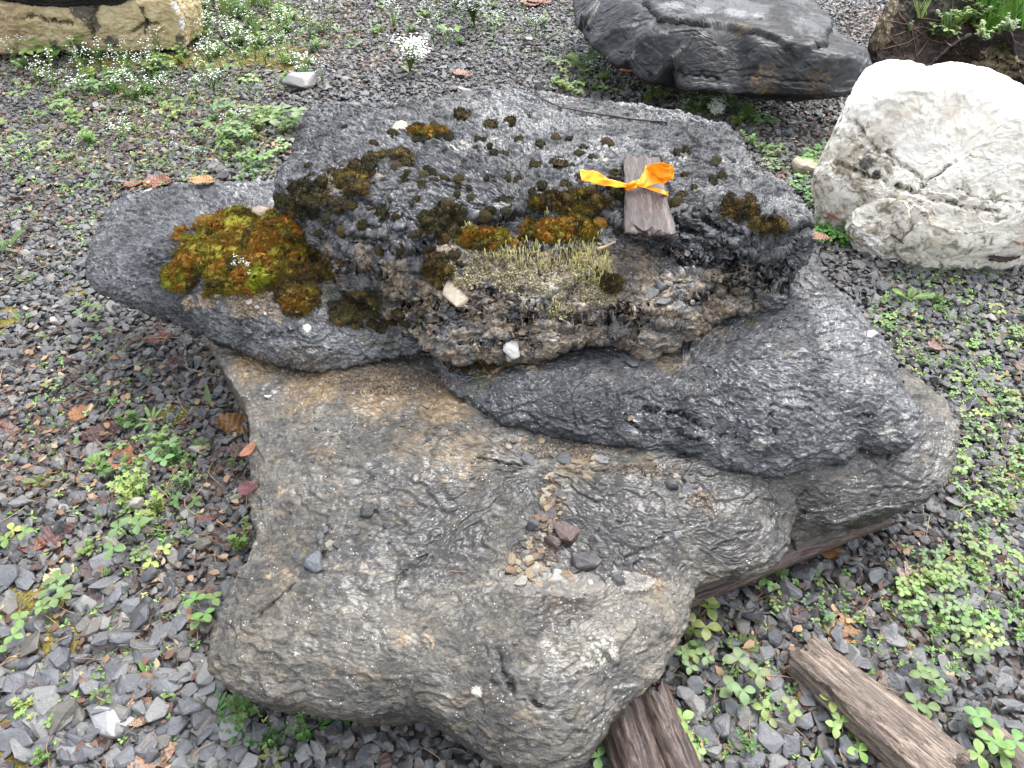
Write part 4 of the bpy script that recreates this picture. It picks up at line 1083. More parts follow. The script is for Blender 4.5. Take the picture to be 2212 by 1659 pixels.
# puddle in the bottom slab
def puddle():
    m = NT('puddle_water')
    gl = m.n('ShaderNodeBsdfGlass')
    gl.inputs['Roughness'].default_value = 0.02
    gl.inputs['IOR'].default_value = 1.33
    tr = m.n('ShaderNodeBsdfTransparent')
    tr.inputs[0].default_value = (0.97, 0.96, 0.93, 1)
    gs = m.n('ShaderNodeBsdfGlossy')
    gs.inputs['Roughness'].default_value = 0.04
    fr = m.n('ShaderNodeFresnel')
    fr.inputs[0].default_value = 1.33
    nb = m.bump(m.noise(m.coord(), 25, 2, 0.5), 0.001, 0.3)
    m.l(nb, gs.inputs['Normal'])
    mx = m.n('ShaderNodeMixShader')
    m.l(m.math('MULTIPLY', fr.outputs[0], 1.0, None, True), mx.inputs[0])
    m.l(tr.outputs[0], mx.inputs[1]); m.l(gs.outputs[0], mx.inputs[2])
    m.l(mx.outputs[0], m.out.inputs[0])
    c, _, _ = hit(1240, 1262)
    c2, _, _ = hit(1180, 1255)
    z = min(c.z, c2.z) + 0.008
    o = None
    pts = [(1085, 1235), (1120, 1215), (1180, 1225), (1240, 1235), (1300, 1225), (1370, 1235), (1420, 1252), (1400, 1275), (1330, 1280), (1260, 1292), (1180, 1296), (1110, 1288), (1070, 1262)]
    w3 = [P(a, b, z) for a, b in pts]
    cx = sum(p[0] for p in w3) / len(w3); cy = sum(p[1] for p in w3) / len(w3)
    org = Vector((cx, cy, z))
    mb = MB()
    ring = []
    for i in range(len(w3)):
        a, b = Vector(w3[i]), Vector(w3[(i + 1) % len(w3)])
        for k in range(4): ring.append(a.lerp(b, k / 4) - org)
    vs = ring + [v * 1.3 - Vector((0, 0, .012)) for v in ring] + [Vector((0, 0, 0))]
    n = len(ring)
    fs = [((i + 1) % n, i, 2 * n) for i in range(n)]
    mb.add(vs, fs)
    o = link('puddle', mb.mesh('puddle', [m.mat]), None, org)
    tag(o, 'shallow clear puddle among pebbles in the hollow of the bottom slab', 'puddle', kind='structure')
puddle()
# ------------------------------------------------------------------ wood
def wood_mat(name, dark, mid, light, moss=0.0, wet=0.2):
    m = NT(name)
    co = m.coord('Object', (1.0, 9.0, 9.0))
    co1 = m.coord()
    g = m.noise(co, 9, 7, 0.7, 0.5)
    g2 = m.noise(co, 38, 5, 0.7, 0.3)
    c = m.ramp(m.math('ADD', m.math('MULTIPLY', g, 0.6), m.math('MULTIPLY', g2, 0.4)), [(0.36, dark), (0.5, mid), (0.62, light)])
    ck = m.math('ABSOLUTE', m.math('MULTIPLY_ADD', g, 2.0, -1.0))
    c = m.mix(m.math('SUBTRACT', 1.0, m.step(ck, 0.0, 0.06)), c, tuple(x * 0.3 for x in dark))
    pt = m.step(m.noise(co1, 14, 4, 0.6), 0.45, 0.68)
    c = m.mix(m.math('MULTIPLY', pt, 0.45), c, dark)
    if moss: c = m.mix(m.math('MULTIPLY', m.step(m.noise(co1, 20, 4, 0.6), 0.58, 0.7), moss), c, (0.08, 0.09, 0.03))
    h = m.math('ADD', m.math('MULTIPLY', m.math('POWER', ck, 0.5), 0.8), g2)
    return m.fin(c, 0.55, m.bump(h, 0.005, 0.9), Coat_Weight=wet, Coat_Roughness=0.3)
M_log = wood_mat('weathered_wood', (0.075, 0.05, 0.038), (0.2, 0.145, 0.105), (0.36, 0.27, 0.2), moss=0.15)
M_rot = wood_mat('rotten_wood', (0.03, 0.017, 0.012), (0.09, 0.05, 0.035), (0.19, 0.12, 0.085), wet=0.4)
M_board = wood_mat('damp_bark_board', (0.025, 0.016, 0.013), (0.085, 0.056, 0.044), (0.17, 0.12, 0.1), wet=0.25)
M_plank = wood_mat('grey_plank', (0.06, 0.055, 0.05), (0.15, 0.14, 0.13), (0.26, 0.245, 0.23))

def wood(name, a, b, wd, th, mat, seed, nl=130, nc=72, square=3.0, taper=(1, 1), groove=0.006, rag=0.03, roll=0.0, bend=0.0, thing=True, parent=None, lump=0.1):
    a, b = Vector(a), Vector(b)
    L = (b - a).length
    ux = (b - a).normalized()
    uz = Vector((0, 0, 1))
    uz = (uz - ux * uz.dot(ux)).normalized()
    uy = uz.cross(ux)
    if roll:
        q = Matrix.Rotation(roll, 3, ux)
        uy, uz = q @ uy, q @ uz
    ts = np.linspace(0, 1, nl)
    an = np.linspace(0, 2 * math.pi, nc, endpoint=False)
    ca, sa = np.cos(an), np.sin(an)
    rad = (np.abs(ca) ** square + np.abs(sa) ** square) ** (-1 / square)
    cy, cz = ca * rad * wd / 2, sa * rad * th / 2
    V = []
    for t in ts:
        s = taper[0] + (taper[1] - taper[0]) * t
        x = np.full(nc, t * L)
        off = bend * math.sin(t * math.pi)
        V.append(np.c_[x, cy * s + off, cz * s])
    V = np.array(V).reshape(-1, 3)
    # ragged ends
    ang = np.tile(np.c_[ca, sa, np.zeros(nc)], (nl, 1))
    e0 = (fbm(ang * 1.0 + seed, 3.5, 4, seed, 0.6) - 0.2) * rag
    tt = np.repeat(ts, nc)
    V[:, 0] += np.where(tt < .5, e0 * (1 - 2 * tt), -(fbm(ang + seed + 9, 3.5, 4, seed + 1, .6) - .2) * rag * (2 * tt - 1))
    cyz = V[:, 1:]
    r = np.maximum(np.linalg.norm(cyz, axis=1), 1e-6)
    dirn = np.c_[np.zeros(len(V)), cyz / r[:, None]]
    q = V * np.array([1.2, 10, 10])
    g = fbm(q + seed, 6, 4, seed + 2, 0.6, True) - 0.6
    big = fbm(V * np.array([1, 2.0, 2.0]) + seed, 7, 3, seed + 4) - 0.5
    sp = fbm(q * np.array([.6, 1.0, 1.0]) + seed, 2.5, 2, seed + 7, .5, True)
    V = V + dirn * (g * 2 * groove + big * lump * min(wd, th) - smooth(.9, .985, sp) * groove * 1.8)[:, None]
    nV = V.tolist()
    # capped, splintery ends
    i0 = np.arange(nl - 1)[:, None] * nc + np.arange(nc)[None]
    i1 = np.arange(nl - 1)[:, None] * nc + (np.arange(nc)[None] + 1) % nc
    quads = np.stack([i0, i1, i1 + nc, i0 + nc], -1).reshape(-1, 4)
    caps, capv = [], []
    base = len(V)
    rings = []
    for end, sgn in ((0, 1), (nl - 1, -1)):
        ring = V[end * nc:(end + 1) * nc]
        cen = ring.mean(0)
        prev = np.arange(end * nc, (end + 1) * nc)
        for k in (0.75, 0.5, 0.25, 0.02):
            rr = cen + (ring - cen) * k
            rr[:, 0] += (fbm(rr * np.array([0, 1, 1]) * 1.0 + seed, 90, 3, seed + 11) - 0.4) * rag * 0.6
            idx_ = np.arange(nc) + base + len(capv) * nc
            capv.append(rr)
            q1 = np.stack([prev, idx_, np.roll(idx_, -1), np.roll(prev, -1)], -1)
            if sgn < 0: q1 = q1[:, ::-1]
            caps.append(q1)
            prev = idx_
    V = np.concatenate([V] + capv)
    quads = np.concatenate([quads] + caps)[:, ::-1]
    me = mesh_np(name, V, quads, [mat], True)
    o = link(name, me, parent)
    M = Matrix((ux, uy, uz)).transposed().to_4x4()
    M.translation = a
    o.matrix_world = M
    return o

p0, n0, _ = hit(1720, 1395)
p1 = Vector(P(2060, 1690, 0.04))
p0 = Vector(P(1712, 1398, 0.045))
log = wood('log', p0, p1, .098, .08, M_log, 3, nl=200, nc=96, square=2.8, taper=(.9, 1.12), groove=.008, rag=.06, lump=.25)
tag(log, 'weathered split log with a broken end lying on the gravel', 'log')
t1 = wood('rotten_timber', P(1325, 1500, .05), P(1420, 1760, .03), .085, .07, M_rot, 11, square=3, groove=.011, rag=.05, lump=.25)
tag(t1, 'dark rotten timber coming out from under the front of the slab, nearer the slab tip', 'timber')
t2 = wood('rotten_timber', P(1400, 1490, .05), P(1500, 1720, .035), .062, .07, M_rot, 17, square=3, groove=.009, rag=.05, lump=.25)
tag(t2, 'dark rotten timber beside the first one, nearer the strawberry weeds', 'timber')
pl = wood('support_plank', P(1440, 1305, .05), P(1915, 1108, .075), .05, .05, M_rot, 23, square=4, groove=.006, rag=.06, roll=.5, lump=.2)
tag(pl, 'long brown plank wedged under the right edge of the bottom slab', 'plank')
pk = wood('support_block', P(1690, 1160, .07), P(1800, 1110, .10), .1, .08, M_plank, 29, square=5, nl=60, rag=.01)
tag(pk, 'grey wood block in the dark gap under the right edge of the bottom slab', 'block')
sp = wood('splintered_board', P(2085, 1535, .02), P(2260, 1690, .02), .05, .018, M_log, 31, square=3, groove=.005, rag=.08, lump=.3)
tag(sp, 'splintered strip of wood near the corner beyond the log', 'wood strip')
for i, (a, b, w_, lab) in enumerate([((1955, 1525), (1985, 1640), .02, 'x'), ((1960, 1530), (2005, 1600), .012, 'x')]): pass
bk = wood('bark_strip', P(1930, 1540, .012) * 1.0, P(1990, 1650, .012), .028, .01, M_rot, 37, nl=50, nc=30, groove=.003, rag=.05, lump=.3)
tag(bk, 'short strip of dark bark on the gravel in front of the log', 'bark')
bk = wood('bark_strip', P(1880, 1540, .012), P(1915, 1465, .012), .02, .008, M_log, 41, nl=50, nc=30, groove=.003, rag=.05, lump=.3)
bk.location = P(1885, 1525, .012)
tag(bk, 'pale splinter of wood standing beside the curled orange leaf', 'wood splinter')
bk = wood('bark_strip', P(800, 1580, .02), P(835, 1562, .02), .03, .012, M_rot, 43, nl=40, nc=30, groove=.003, rag=.02)
bk.location = P(812, 1655, .012); tag(bk, 'brown scrap of bark on the gravel under the front of the slab', 'bark')
bk = wood('bark_strip', P(2390, 1150, .01), P(2440, 1180, .01), .03, .01, M_rot, 47, nl=40, nc=30)
bk.location = P(2190, 780, .012); tag(bk, 'thin brown bark strip in the gravel beyond the wedge slab', 'bark')

# board under the ribbon
bt, _, _ = hit(1385, 345)
bb, _, _ = hit(1408, 470)
bt = Vector(P(1383, 335, bt.z + .018)); bb = Vector(P(1406, 512, bb.z + .026))
board = wood('weathered_board', bt, bb, .098, .02, M_board, 53, nl=150, nc=80, square=4.5, taper=(.86, 1.1), groove=.0055, rag=.06, lump=.5)
tag(board, 'weathered grey-brown board lying on the top slab under an orange ribbon', 'board')
M_inv = board.matrix_world.inverted()

# ------------------------------------------------------------------ ribbon
def ribbon():
    m = NT('orange_flagging_tape')
    tr = m.n('ShaderNodeBsdfTranslucent')
    col = m.mix(m.step(m.noise(m.coord(), 30, 3, 0.6), 0.4, 0.65), (1.0, 0.40, 0.008), (1.0, 0.54, 0.02))
    m.l(col, tr.inputs[0])
    m.fin(col, 0.32, m.bump(m.noise(m.coord(), 70, 3, 0.6), 0.003, 0.5))
    ms = m.n('ShaderNodeMixShader'); ms.inputs[0].default_value = 0.35
    m.l(m.p.outputs[0], ms.inputs[1]); m.l(tr.outputs[0], ms.inputs[2]); m.l(ms.outputs[0], m.out.inputs[0])
    s0, _, _ = hit(1300, 385)
    zb_ = P(1390, 400, 0)[2]
    zs = s0.z
    zt = (bt.z + bb.z) / 2 + .016
    org = Vector(P(1390, 400, zt))
    root = link('ribbon', None, None, org)
    root.empty_display_size = .05
    tag(root, 'bright orange ribbon knotted around the weathered board', 'ribbon')
    def strip(name, rows, wav=0.002, closed=False):
        """rows: (u1,v1,z1,u2,v2,z2), the two edges of the tape"""
        A = [Vector(P(r[0], r[1], r[2])) for r in rows]; B = [Vector(P(r[3], r[4], r[5])) for r in rows]
        def cm(L, t):
            n = len(L) - 1
            i = min(int(t * n), n - 1); f = t * n - i
            p0, p1, p2, p3 = L[max(i - 1, 0)], L[i], L[i + 1], L[min(i + 2, n)]
            return 0.5 * ((2 * p1) + (p2 - p0) * f + (2 * p0 - 5 * p1 + 4 * p2 - p3) * f * f + (3 * p1 - p0 - 3 * p2 + p3) * f ** 3)
        n, k = 12 * len(rows), 8
        V = []
        for i in range(n + 1):
            a, b = cm(A, i / n), cm(B, i / n)
            nn = Vector((0, -.5, 1)).normalized()
            for j in range(k + 1):
                f = j / k
                p = a.lerp(b, f) + nn * wav * math.sin(f * 9 + i * .23) * (1 + math.sin(i * .17))
                V.append(p - org)
        F_ = [(i * (k + 1) + j, i * (k + 1) + j + 1, (i + 1) * (k + 1) + j + 1, (i + 1) * (k + 1) + j) for i in range(n) for j in range(k)]
        mb = MB(); mb.add(V, F_)
        o = link(name, mb.mesh(name, [m.mat]), root)
        md = o.modifiers.new('thickness', 'SOLIDIFY'); md.thickness = .0006
        return o
    z1 = zs + .012
    strip('tail', [(1252, 366, z1, 1256, 390, zs + .008), (1264, 368, z1 + .004, 1268, 391, zs + .008), (1284, 369, z1 + .012, 1284, 397, zs + .008), (1304, 379, z1 + .012, 1308, 401, zs + .01), (1326, 389, zt, 1328, 405, zt - .006), (1346, 394, zt + .004, 1348, 404, zt), (1362, 397, zt + .008, 1362, 404, zt + .002)])
    strip('loop', [(1366, 397, zt + .008, 1370, 403, zt + .006), (1378, 388, zt + .012, 1398, 402, zt + .01), (1390, 372, zt + .018, 1420, 396, zt + .014), (1396, 356, zt + .03, 1440, 393, zt + .018), (1410, 354, zt + .05, 1453, 388, zt + .03), (1430, 352, zt + .065, 1456, 372, zt + .045), (1448, 358, zt + .06, 1452, 362, zt + .06)], .003)
    strip('loop', [(1436, 353, zt + .066, 1456, 366, zt + .05), (1424, 353, zt + .06, 1449, 380, zt + .04), (1410, 357, zt + .045, 1430, 386, zt + .03), (1395, 361, zt + .03, 1415, 378, zt + .022)], .003)
    strip('band', [(1350, 413, zt - .018, 1355, 423, zt - .026), (1350, 402, zt - .004, 1358, 411, zt - .002), (1360, 395, zt + .006, 1364, 401, zt + .008), (1380, 396, zt + .008, 1378, 402, zt + .008), (1405, 402, zt + .004, 1402, 409, zt + .003), (1434, 411, zt, 1436, 420, zt - .002), (1443, 415, zt - .02, 1444, 425, zt - .024)], .001)
    mb = MB()
    kc = Vector(P(1366, 400, zt + .009)) - org
    pts = [kc + Vector((math.cos(a) * .009, math.sin(a * 2) * .004, math.sin(a) * .006)) for a in np.linspace(0, 6.0, 14)]
    mb.tube(pts, .0042, 8)
    link('knot', mb.mesh('knot', [m.mat]), root)
ribbon()

# ------------------------------------------------------------------ moss and lichen
def moss_mat():
    m = NT('moss_cushion')
    c = m.info('Color')
    n = m.noise(m.coord(), 3.0, 4, 0.6)
    hs = m.n('ShaderNodeHueSaturation')
    m.l(c, hs.inputs['Color'])
    m.l(m.math('MULTIPLY_ADD', n, 0.12, 0.44), hs.inputs['Hue'])
    m.l(m.math('MULTIPLY_ADD', m.noise(m.coord(), 13.0, 5, 0.8), 2.6, -0.3), hs.inputs['Value'])
    return m.fin(hs.outputs[0], 0.8, m.bump(m.noise(m.coord(), 22, 3, 0.6), 0.004, 0.8), Specular_IOR_Level=0.2)
M_moss = moss_mat()
def cushion(seed, blades=420, hair=0.13, flat=0.55, n=3):
    r = random.Random(seed)
    bm = bmesh.new()
    bmesh.ops.create_icosphere(bm, subdivisions=n, radius=1)
    for v in bm.verts:
        nz = fbm(np.array([[*v.co]]) + seed, 1.6, 3, seed)[0]
        nz2 = fbm(np.array([[*v.co]]) + seed, 5, 2, seed + 3)[0]
        v.co *= 0.45 + nz * 0.85 + nz2 * 0.4
        v.co.z *= flat
    mb = MB()
    vs = [v.co.copy() for v in bm.verts]
    mb.add(vs, [[v.index for v in f.verts] for f in bm.faces])
    bm.verts.ensure_lookup_table()
    bm.normal_update()
    up = [v for v in bm.verts if v.co.z > -0.25]
    for _ in range(blades):
        v = r.choice(up)
        w = v.link_edges[r.randrange(len(v.link_edges))].other_vert(v)
        p = v.co.lerp(w.co, r.random())
        d = (v.normal + Vector((r.uniform(-.5, .5), r.uniform(-.5, .5), r.uniform(-.1, .6)))).normalized()
        s = d.orthogonal().normalized()
        s = Matrix.Rotation(r.uniform(0, 6.28), 3, d) @ s * hair * .2
        h = hair * r.uniform(.5, 1.3)
        mb.add([p - s, p + s, p + d * h], [(0, 1, 2)])
    bm.free()
    return mb.mesh('moss_cushion', [M_moss])
CUSH = [cushion(i, 1300, .1, .42 + .08 * (i % 3)) for i in range(5)]
CUSHF = [cushion(20 + i, 600, .3, .24) for i in range(4)]
GREEN = [(0.13, 0.13, 0.012), (0.09, 0.095, 0.012), (0.16, 0.12, 0.015)]
ORNG = [(0.15, 0.065, 0.01), (0.12, 0.06, 0.012), (0.16, 0.085, 0.012), (0.075, 0.035, 0.012)]
DARK = [(0.045, 0.035, 0.012), (0.035, 0.033, 0.014), (0.055, 0.04, 0.015), (0.03, 0.028, 0.016)]
TUFT = []
def moss(u, v, px, col, label, group, flat=False, asp=1.0, sink=.1, many=False):
    p, n, _ = hit(u, v)
    s = px * (p - Vector(CAM)).length / F / 2 / .95
    n = (n + Vector((0, 0, 1))).normalized()
    if many:
        TUFT.append((*p, *quat_to(n, R_.uniform(0, 6.28)), s))
        return None
    o = link('moss_cushion', R_.choice(CUSHF if flat else CUSH), None, None, (*col, 1))
    o.location = p - n * s * sink
    o.rotation_euler = quat_to(n, R_.uniform(0, 6.28))
    o.scale = (s, s * R_.uniform(.8, 1.1), s * R_.uniform(.8, 1.1))
    return tag(o, label, 'moss', group)
L_bed = 'orange-brown moss cushion in the bed on the left slab'
for u, v, s, cs in [(410, 500, 56, 0), (445, 545, 80, 1), (400, 530, 52, 1), (395, 560, 50, 1), (420, 580, 60, 1), (500, 520, 70, 1), (490, 475, 44, 2), (590, 495, 60, 0), (560, 480, 40, 0), (530, 560, 56, 1), (455, 600, 56, 2),
                    (560, 560, 50, 0), (600, 540, 44, 1), (560, 600, 44, 2), (630, 580, 50, 1), (660, 560, 46, 1), (700, 600, 40, 2), (640, 620, 34, 1), (610, 575, 40, 0), (475, 505, 44, 0), (440, 480, 40, 1), (640, 530, 44, 2),
                    (590, 610, 36, 2), (690, 545, 40, 2), (620, 640, 34, 2), (520, 620, 40, 2), (660, 500, 36, 2), (480, 570, 50, 1), (520, 500, 48, 1), (725, 630, 40, 2), (750, 660, 36, 2), (670, 625, 36, 2), (430, 615, 44, 2)]:
    col = R_.choice([GREEN, ORNG, DARK][cs])
    if (u, v) not in ((590, 495), (600, 540), (440, 480)): continue
    if cs == 0: moss(u, v, s * 1.1, col, 'yellow-green moss cushion in the bed on the left slab', 'green moss cushions of the moss bed')
    elif cs == 1: moss(u, v, s * 1.1, col, L_bed, 'orange moss cushions of the moss bed')
    else: moss(u, v, s * 1.1, col, 'dark brown moss cushion in the bed on the left slab', 'dark moss cushions of the moss bed')
def moss_mat_obj(region, n_dome, dome, label, pal, sx=4.0, seedv=1, hmax=.02, hair=.006, edge=.25, brk=1.1):
    """one lumpy mat of moss grown over the rock, with upright blades on it"""
    cx, cy, rx, ry = region
    nx, ny = int(2 * rx / sx), int(2 * ry / (sx * .8))
    pts = np.zeros((ny, nx, 3)); ok = np.zeros((ny, nx), bool); nn = np.zeros((ny, nx, 3))
    for j in range(ny):
        for i in range(nx):
            u, v = cx - rx + 2 * rx * i / (nx - 1), cy - ry + 2 * ry * j / (ny - 1)
            p, n, nm = hit(u, v)
            pts[j, i] = p; nn[j, i] = n; ok[j, i] = nm.startswith('flat_boulder')
    uu, vv = np.meshgrid(np.linspace(-1, 1, nx), np.linspace(-1, 1, ny))
    P0 = pts.reshape(-1, 3)
    rad = np.sqrt(uu ** 2 + vv ** 2).ravel() + (fbm(P0, 14, 4, seedv, .6) - .5) * brk
    fall = smooth(1.0, 1.0 - edge, rad)
    r = random.Random(seedv)
    h = np.zeros(len(P0)); cid = np.zeros(len(P0))
    for k in range(n_dome):
        c = P0[r.randrange(len(P0))]
        R0 = r.uniform(*dome)
        d = np.linalg.norm(P0 - c, axis=1) / R0
        hh = np.where(d < 1, np.sqrt(np.maximum(1 - d * d, 0)), 0) * R0 * .6
        m_ = hh > h
        h = np.where(m_, hh, h); cid = np.where(m_, r.random(), cid)
    h = np.minimum(h, hmax) + .004 * (fbm(P0, 90, 3, seedv + 4) - .2)
    up = nn.reshape(-1, 3) + np.array([0, 0, 1.0]); up /= np.linalg.norm(up, axis=1)[:, None]
    keep = fall > .02
    V = P0 + up * ((h + .002) * fall - .004 * (1 - fall))[:, None]
    org = V[keep].mean(0)
    Q = []
    for j in range(ny - 1):
        for i in range(nx - 1):
            a_, b_, c_, d_ = j * nx + i, j * nx + i + 1, (j + 1) * nx + i + 1, (j + 1) * nx + i
            if keep[a_] and keep[b_] and keep[c_] and keep[d_] and ok.flat[a_] and ok.flat[c_] and ok.flat[b_] and ok.flat[d_]:
                if max(np.linalg.norm(P0[a_] - P0[c_]), np.linalg.norm(P0[b_] - P0[d_])) < .035: Q.append((d_, c_, b_, a_))
    if not Q: return
    Q = np.array(Q)
    used = np.unique(Q)
    nb = int(len(used) * 6)
    bi = used[rng.integers(0, len(used), nb)]
    bp = V[bi] + rng.normal(0, .0035, (nb, 3)) * np.array([1, 1, .3])
    dr = up[bi] * .9 + rng.normal(0, .35, (nb, 3)); dr /= np.linalg.norm(dr, axis=1)[:, None]
    sd = np.cross(dr, rng.normal(0, 1, (nb, 3))); sd /= np.maximum(np.linalg.norm(sd, axis=1), 1e-6)[:, None]
    hl = rng.uniform(.5, 1.3, nb)[:, None] * hair
    BV = np.stack([bp - sd * .0008, bp + sd * .0008, bp + dr * hl + sd * .0002, bp + dr * hl - sd * .0002], 1).reshape(-1, 3)
    BQ = np.arange(nb * 4).reshape(-1, 4) + len(V)
    tone = cid + (fbm(P0, 30, 3, seedv + 8) - .5) * .8
    tn_ = np.concatenate([tone, np.repeat(np.clip(tone[bi] + rng.normal(0, .12, nb), 0, 1), 4)])
    me = mesh_np('moss_mat', np.concatenate([V, BV]) - org, np.concatenate([Q, BQ]), [pal], True, {'tone': tn_})
    tag(link('moss_mat', me, None, org), label, 'moss')
def pal(name, stops):
    m = NT(name)
    c = m.ramp(m.attr('tone'), stops)
    n = m.noise(m.coord(), 260, 3, .7)
    hs = m.n('ShaderNodeHueSaturation'); m.l(c, hs.inputs['Color'])
    m.l(m.math('MULTIPLY_ADD', n, 2.4, -.2), hs.inputs['Value'])
    return m.fin(hs.outputs[0], .8, m.bump(n, .003, .8), Specular_IOR_Level=.2)
PAL_BED = pal('bed_moss', [(0, (0.05, 0.032, 0.01)), (.15, (0.09, 0.075, 0.012)), (.3, (0.2, 0.165, 0.014)), (.42, (0.16, 0.10, 0.012)), (.55, (0.21, 0.085, 0.012)), (.75, (0.25, 0.12, 0.014)), (.88, (0.12, 0.05, 0.012)), (1, (0.2, 0.22, 0.016))])
PAL_BRN = pal('brown_moss', [(0, (0.0252, 0.0196, 0.0098)), (.35, (0.0560, 0.0392, 0.0140)), (.6, (0.1120, 0.0630, 0.0140)), (.8, (0.0700, 0.0588, 0.0168)), (1, (0.1820, 0.1260, 0.0196))])
PAL_DRK = pal('dark_moss', [(0, (0.0204, 0.0187, 0.0102)), (.5, (0.0510, 0.0408, 0.0170)), (.8, (0.0595, 0.0578, 0.0204)), (1, (0.1020, 0.0680, 0.0204))])
moss_mat_obj((515, 550, 150, 92), 120, (.018, .05), 'thick orange, green and brown moss bed covering the middle of the left slab', PAL_BED, 2.6, 1, .03)
moss_mat_obj((655, 600, 80, 62), 70, (.012, .03), 'darker straggly moss running from the moss bed to the foot of the top slab', PAL_BRN, 2.6, 2, .014, .006, .4, 2.0)
moss_mat_obj((765, 670, 60, 40), 40, (.01, .02), 'thin dark moss film in the shade between left slab and top slab', PAL_DRK, 3, 3, .005, .004, .5, 2.6)
moss_mat_obj((1235, 440, 95, 30), 60, (.012, .026), 'rusty brown moss mat left of the board on the top slab', PAL_BRN, 2.6, 4, .014, .006, .4, 1.8)
moss_mat_obj((1190, 500, 100, 34), 60, (.012, .028), 'moss mat between the rusty brown one and the pale lichen', PAL_BED, 2.6, 5, .016, .006, .4, 1.6)
moss_mat_obj((1045, 520, 70, 24), 40, (.012, .028), 'orange-brown moss mat at the upper left of the pale lichen', PAL_BED, 2.6, 6, .016, .006, .4, 1.8)
moss_mat_obj((1600, 455, 60, 22), 40, (.01, .02), 'yellow-brown moss mat on the far right corner of the top slab', PAL_BRN, 2.6, 7, .009, .005, .5, 2.4)
moss_mat_obj((1660, 488, 44, 18), 30, (.01, .02), 'small moss mat nearest the right edge of the top slab', PAL_BRN, 2.6, 8, .009, .005, .5, 2.2)
moss_mat_obj((660, 430, 50, 44), 40, (.012, .024), 'dark moss mat on the left corner of the top slab', PAL_DRK, 2.6, 9, .007, .004, .5, 2.6)
moss_mat_obj((760, 390, 80, 34), 50, (.012, .022), 'brownish moss mat along the left shoulder of the top slab', PAL_BRN, 2.6, 10, .006, .004, .5, 2.8)
moss_mat_obj((850, 335, 70, 14), 30, (.012, .02), 'dark moss streak behind the left shoulder of the top slab', PAL_BRN, 2.6, 11, .006, .004, .5, 2.6)
moss_mat_obj((925, 285, 60, 12), 30, (.012, .02), 'olive moss streak near the back edge of the top slab', PAL_BED, 2.6, 12, .01)
moss_mat_obj((940, 590, 40, 40), 30, (.01, .02), 'brown moss on the crumbling front left of the pale lichen', PAL_BRN, 2.6, 13, .01, .005, .5, 2.4)
moss_mat_obj((1320, 615, 24, 20), 16, (.01, .02), 'rusty moss clump at the right end of the pale lichen', PAL_BRN, 2.6, 14, .014)
moss_mat_obj((940, 480, 60, 40), 40, (.01, .018), 'dark moss film on the middle left of the top slab', PAL_DRK, 2.6, 15, .005, .004, .5, 3.0)
moss_mat_obj((1350, 420, 40, 16), 24, (.01, .02), 'dark moss tucked against the left side of the board', PAL_DRK, 2.6, 16, .01)
moss_mat_obj((392, 600, 46, 36), 16, (.02, .04), 'large olive moss cushion at the near left end of the moss bed', PAL_BED, 2.2, 31, .034, .005, .3, .5)
PAL_RST = pal('rusty_moss', [(0, (0.07, 0.05, 0.01)), (.3, (0.15, 0.065, 0.01)), (.7, (0.2, 0.08, 0.012)), (1, (0.12, 0.09, 0.012))])
moss_mat_obj((642, 660, 36, 30), 10, (.025, .045), 'rounded rusty orange moss cushion set apart at the near end of the moss bed', PAL_RST, 2.2, 32, .036, .005, .3, .3)
moss(530, 487, 62, (0.17, 0.15, 0.012), 'domed golden moss cushion at the back of the moss bed', None)
moss(470, 510, 40, (0.16, 0.2, 0.01), 'bright lime green moss cushion in the middle of the moss bed', None)
moss(665, 645, 24, (0.13, 0.07, 0.012), 'small brown moss cushion touching the rusty rounded one', None)
LT = 'small dark moss tuft on the dark surface of the top slab'
GT = 'dark moss tufts on the top slab'
for u, v, s in [(910, 382, 26), (935, 375, 16), (960, 385, 20), (1095, 345 + 40, 18), (1095, 432, 32), (1020, 430, 24), (990, 450, 30), (1050, 465, 36), (965, 440, 36), (925, 480, 30), (790, 350, 24), (790, 487, 28), (820, 540, 26), (862, 538, 24), (860, 555, 20), (798, 440 + 15, 30),
                (1060, 455, 24), (860, 470, 26), (840, 430, 22), (820, 460, 40), (700, 430, 40), (760, 420, 30), (900, 500, 30), (780, 490, 26), (740, 500, 26), (830, 290, 0.1), (940, 270, 24), (1000, 245, 36), (1060, 268, 28), (1100, 262, 30), (1140, 250, 30), (1200, 298, 24), (1030, 302, 18), (1045, 302, 18),
                (1250, 335, 24), (1310, 310, 30), (1160, 355, 30), (1210, 348, 40), (1170, 400, 26), (1200, 420, 28), (1330, 400, 40), (1345, 415, 30), (1330, 380, 30), (1420, 350, 30), (1490, 330, 30), (1540, 350, 34), (1560, 380, 20), (1430, 480, 26), (1460, 440, 30),
                (905, 405, 30), (885, 440, 22), (1000, 480, 24), (955, 520, 34), (930, 560, 36), (1140, 560 - 40, 30), (1120, 300, 22), (1255, 385, 26), (1225, 400, 28), (1280, 340, 18), (990, 385, 22), (1000, 350, 16), (880, 350, 30), (860, 360, 28), (710, 470, 30), (690, 500, 26), (660, 450, 36), (650, 430, 30), (730, 380, 30), (760, 370, 26), (780, 400, 30)]:
    if s > 1: moss(u, v, s * .9, R_.choice(DARK[:3]), LT, GT, flat=R_.random() < .8)
for _ in range(110):
    u, v = R_.uniform(660, 1560), R_.uniform(270, 520)
    if R_.random() < (abs(v - 430) / 160) ** 2: continue
    if 1340 < u < 1460: continue
    moss(u, v, R_.uniform(9, 20), R_.choice(DARK), LT, GT, flat=True, many=True)
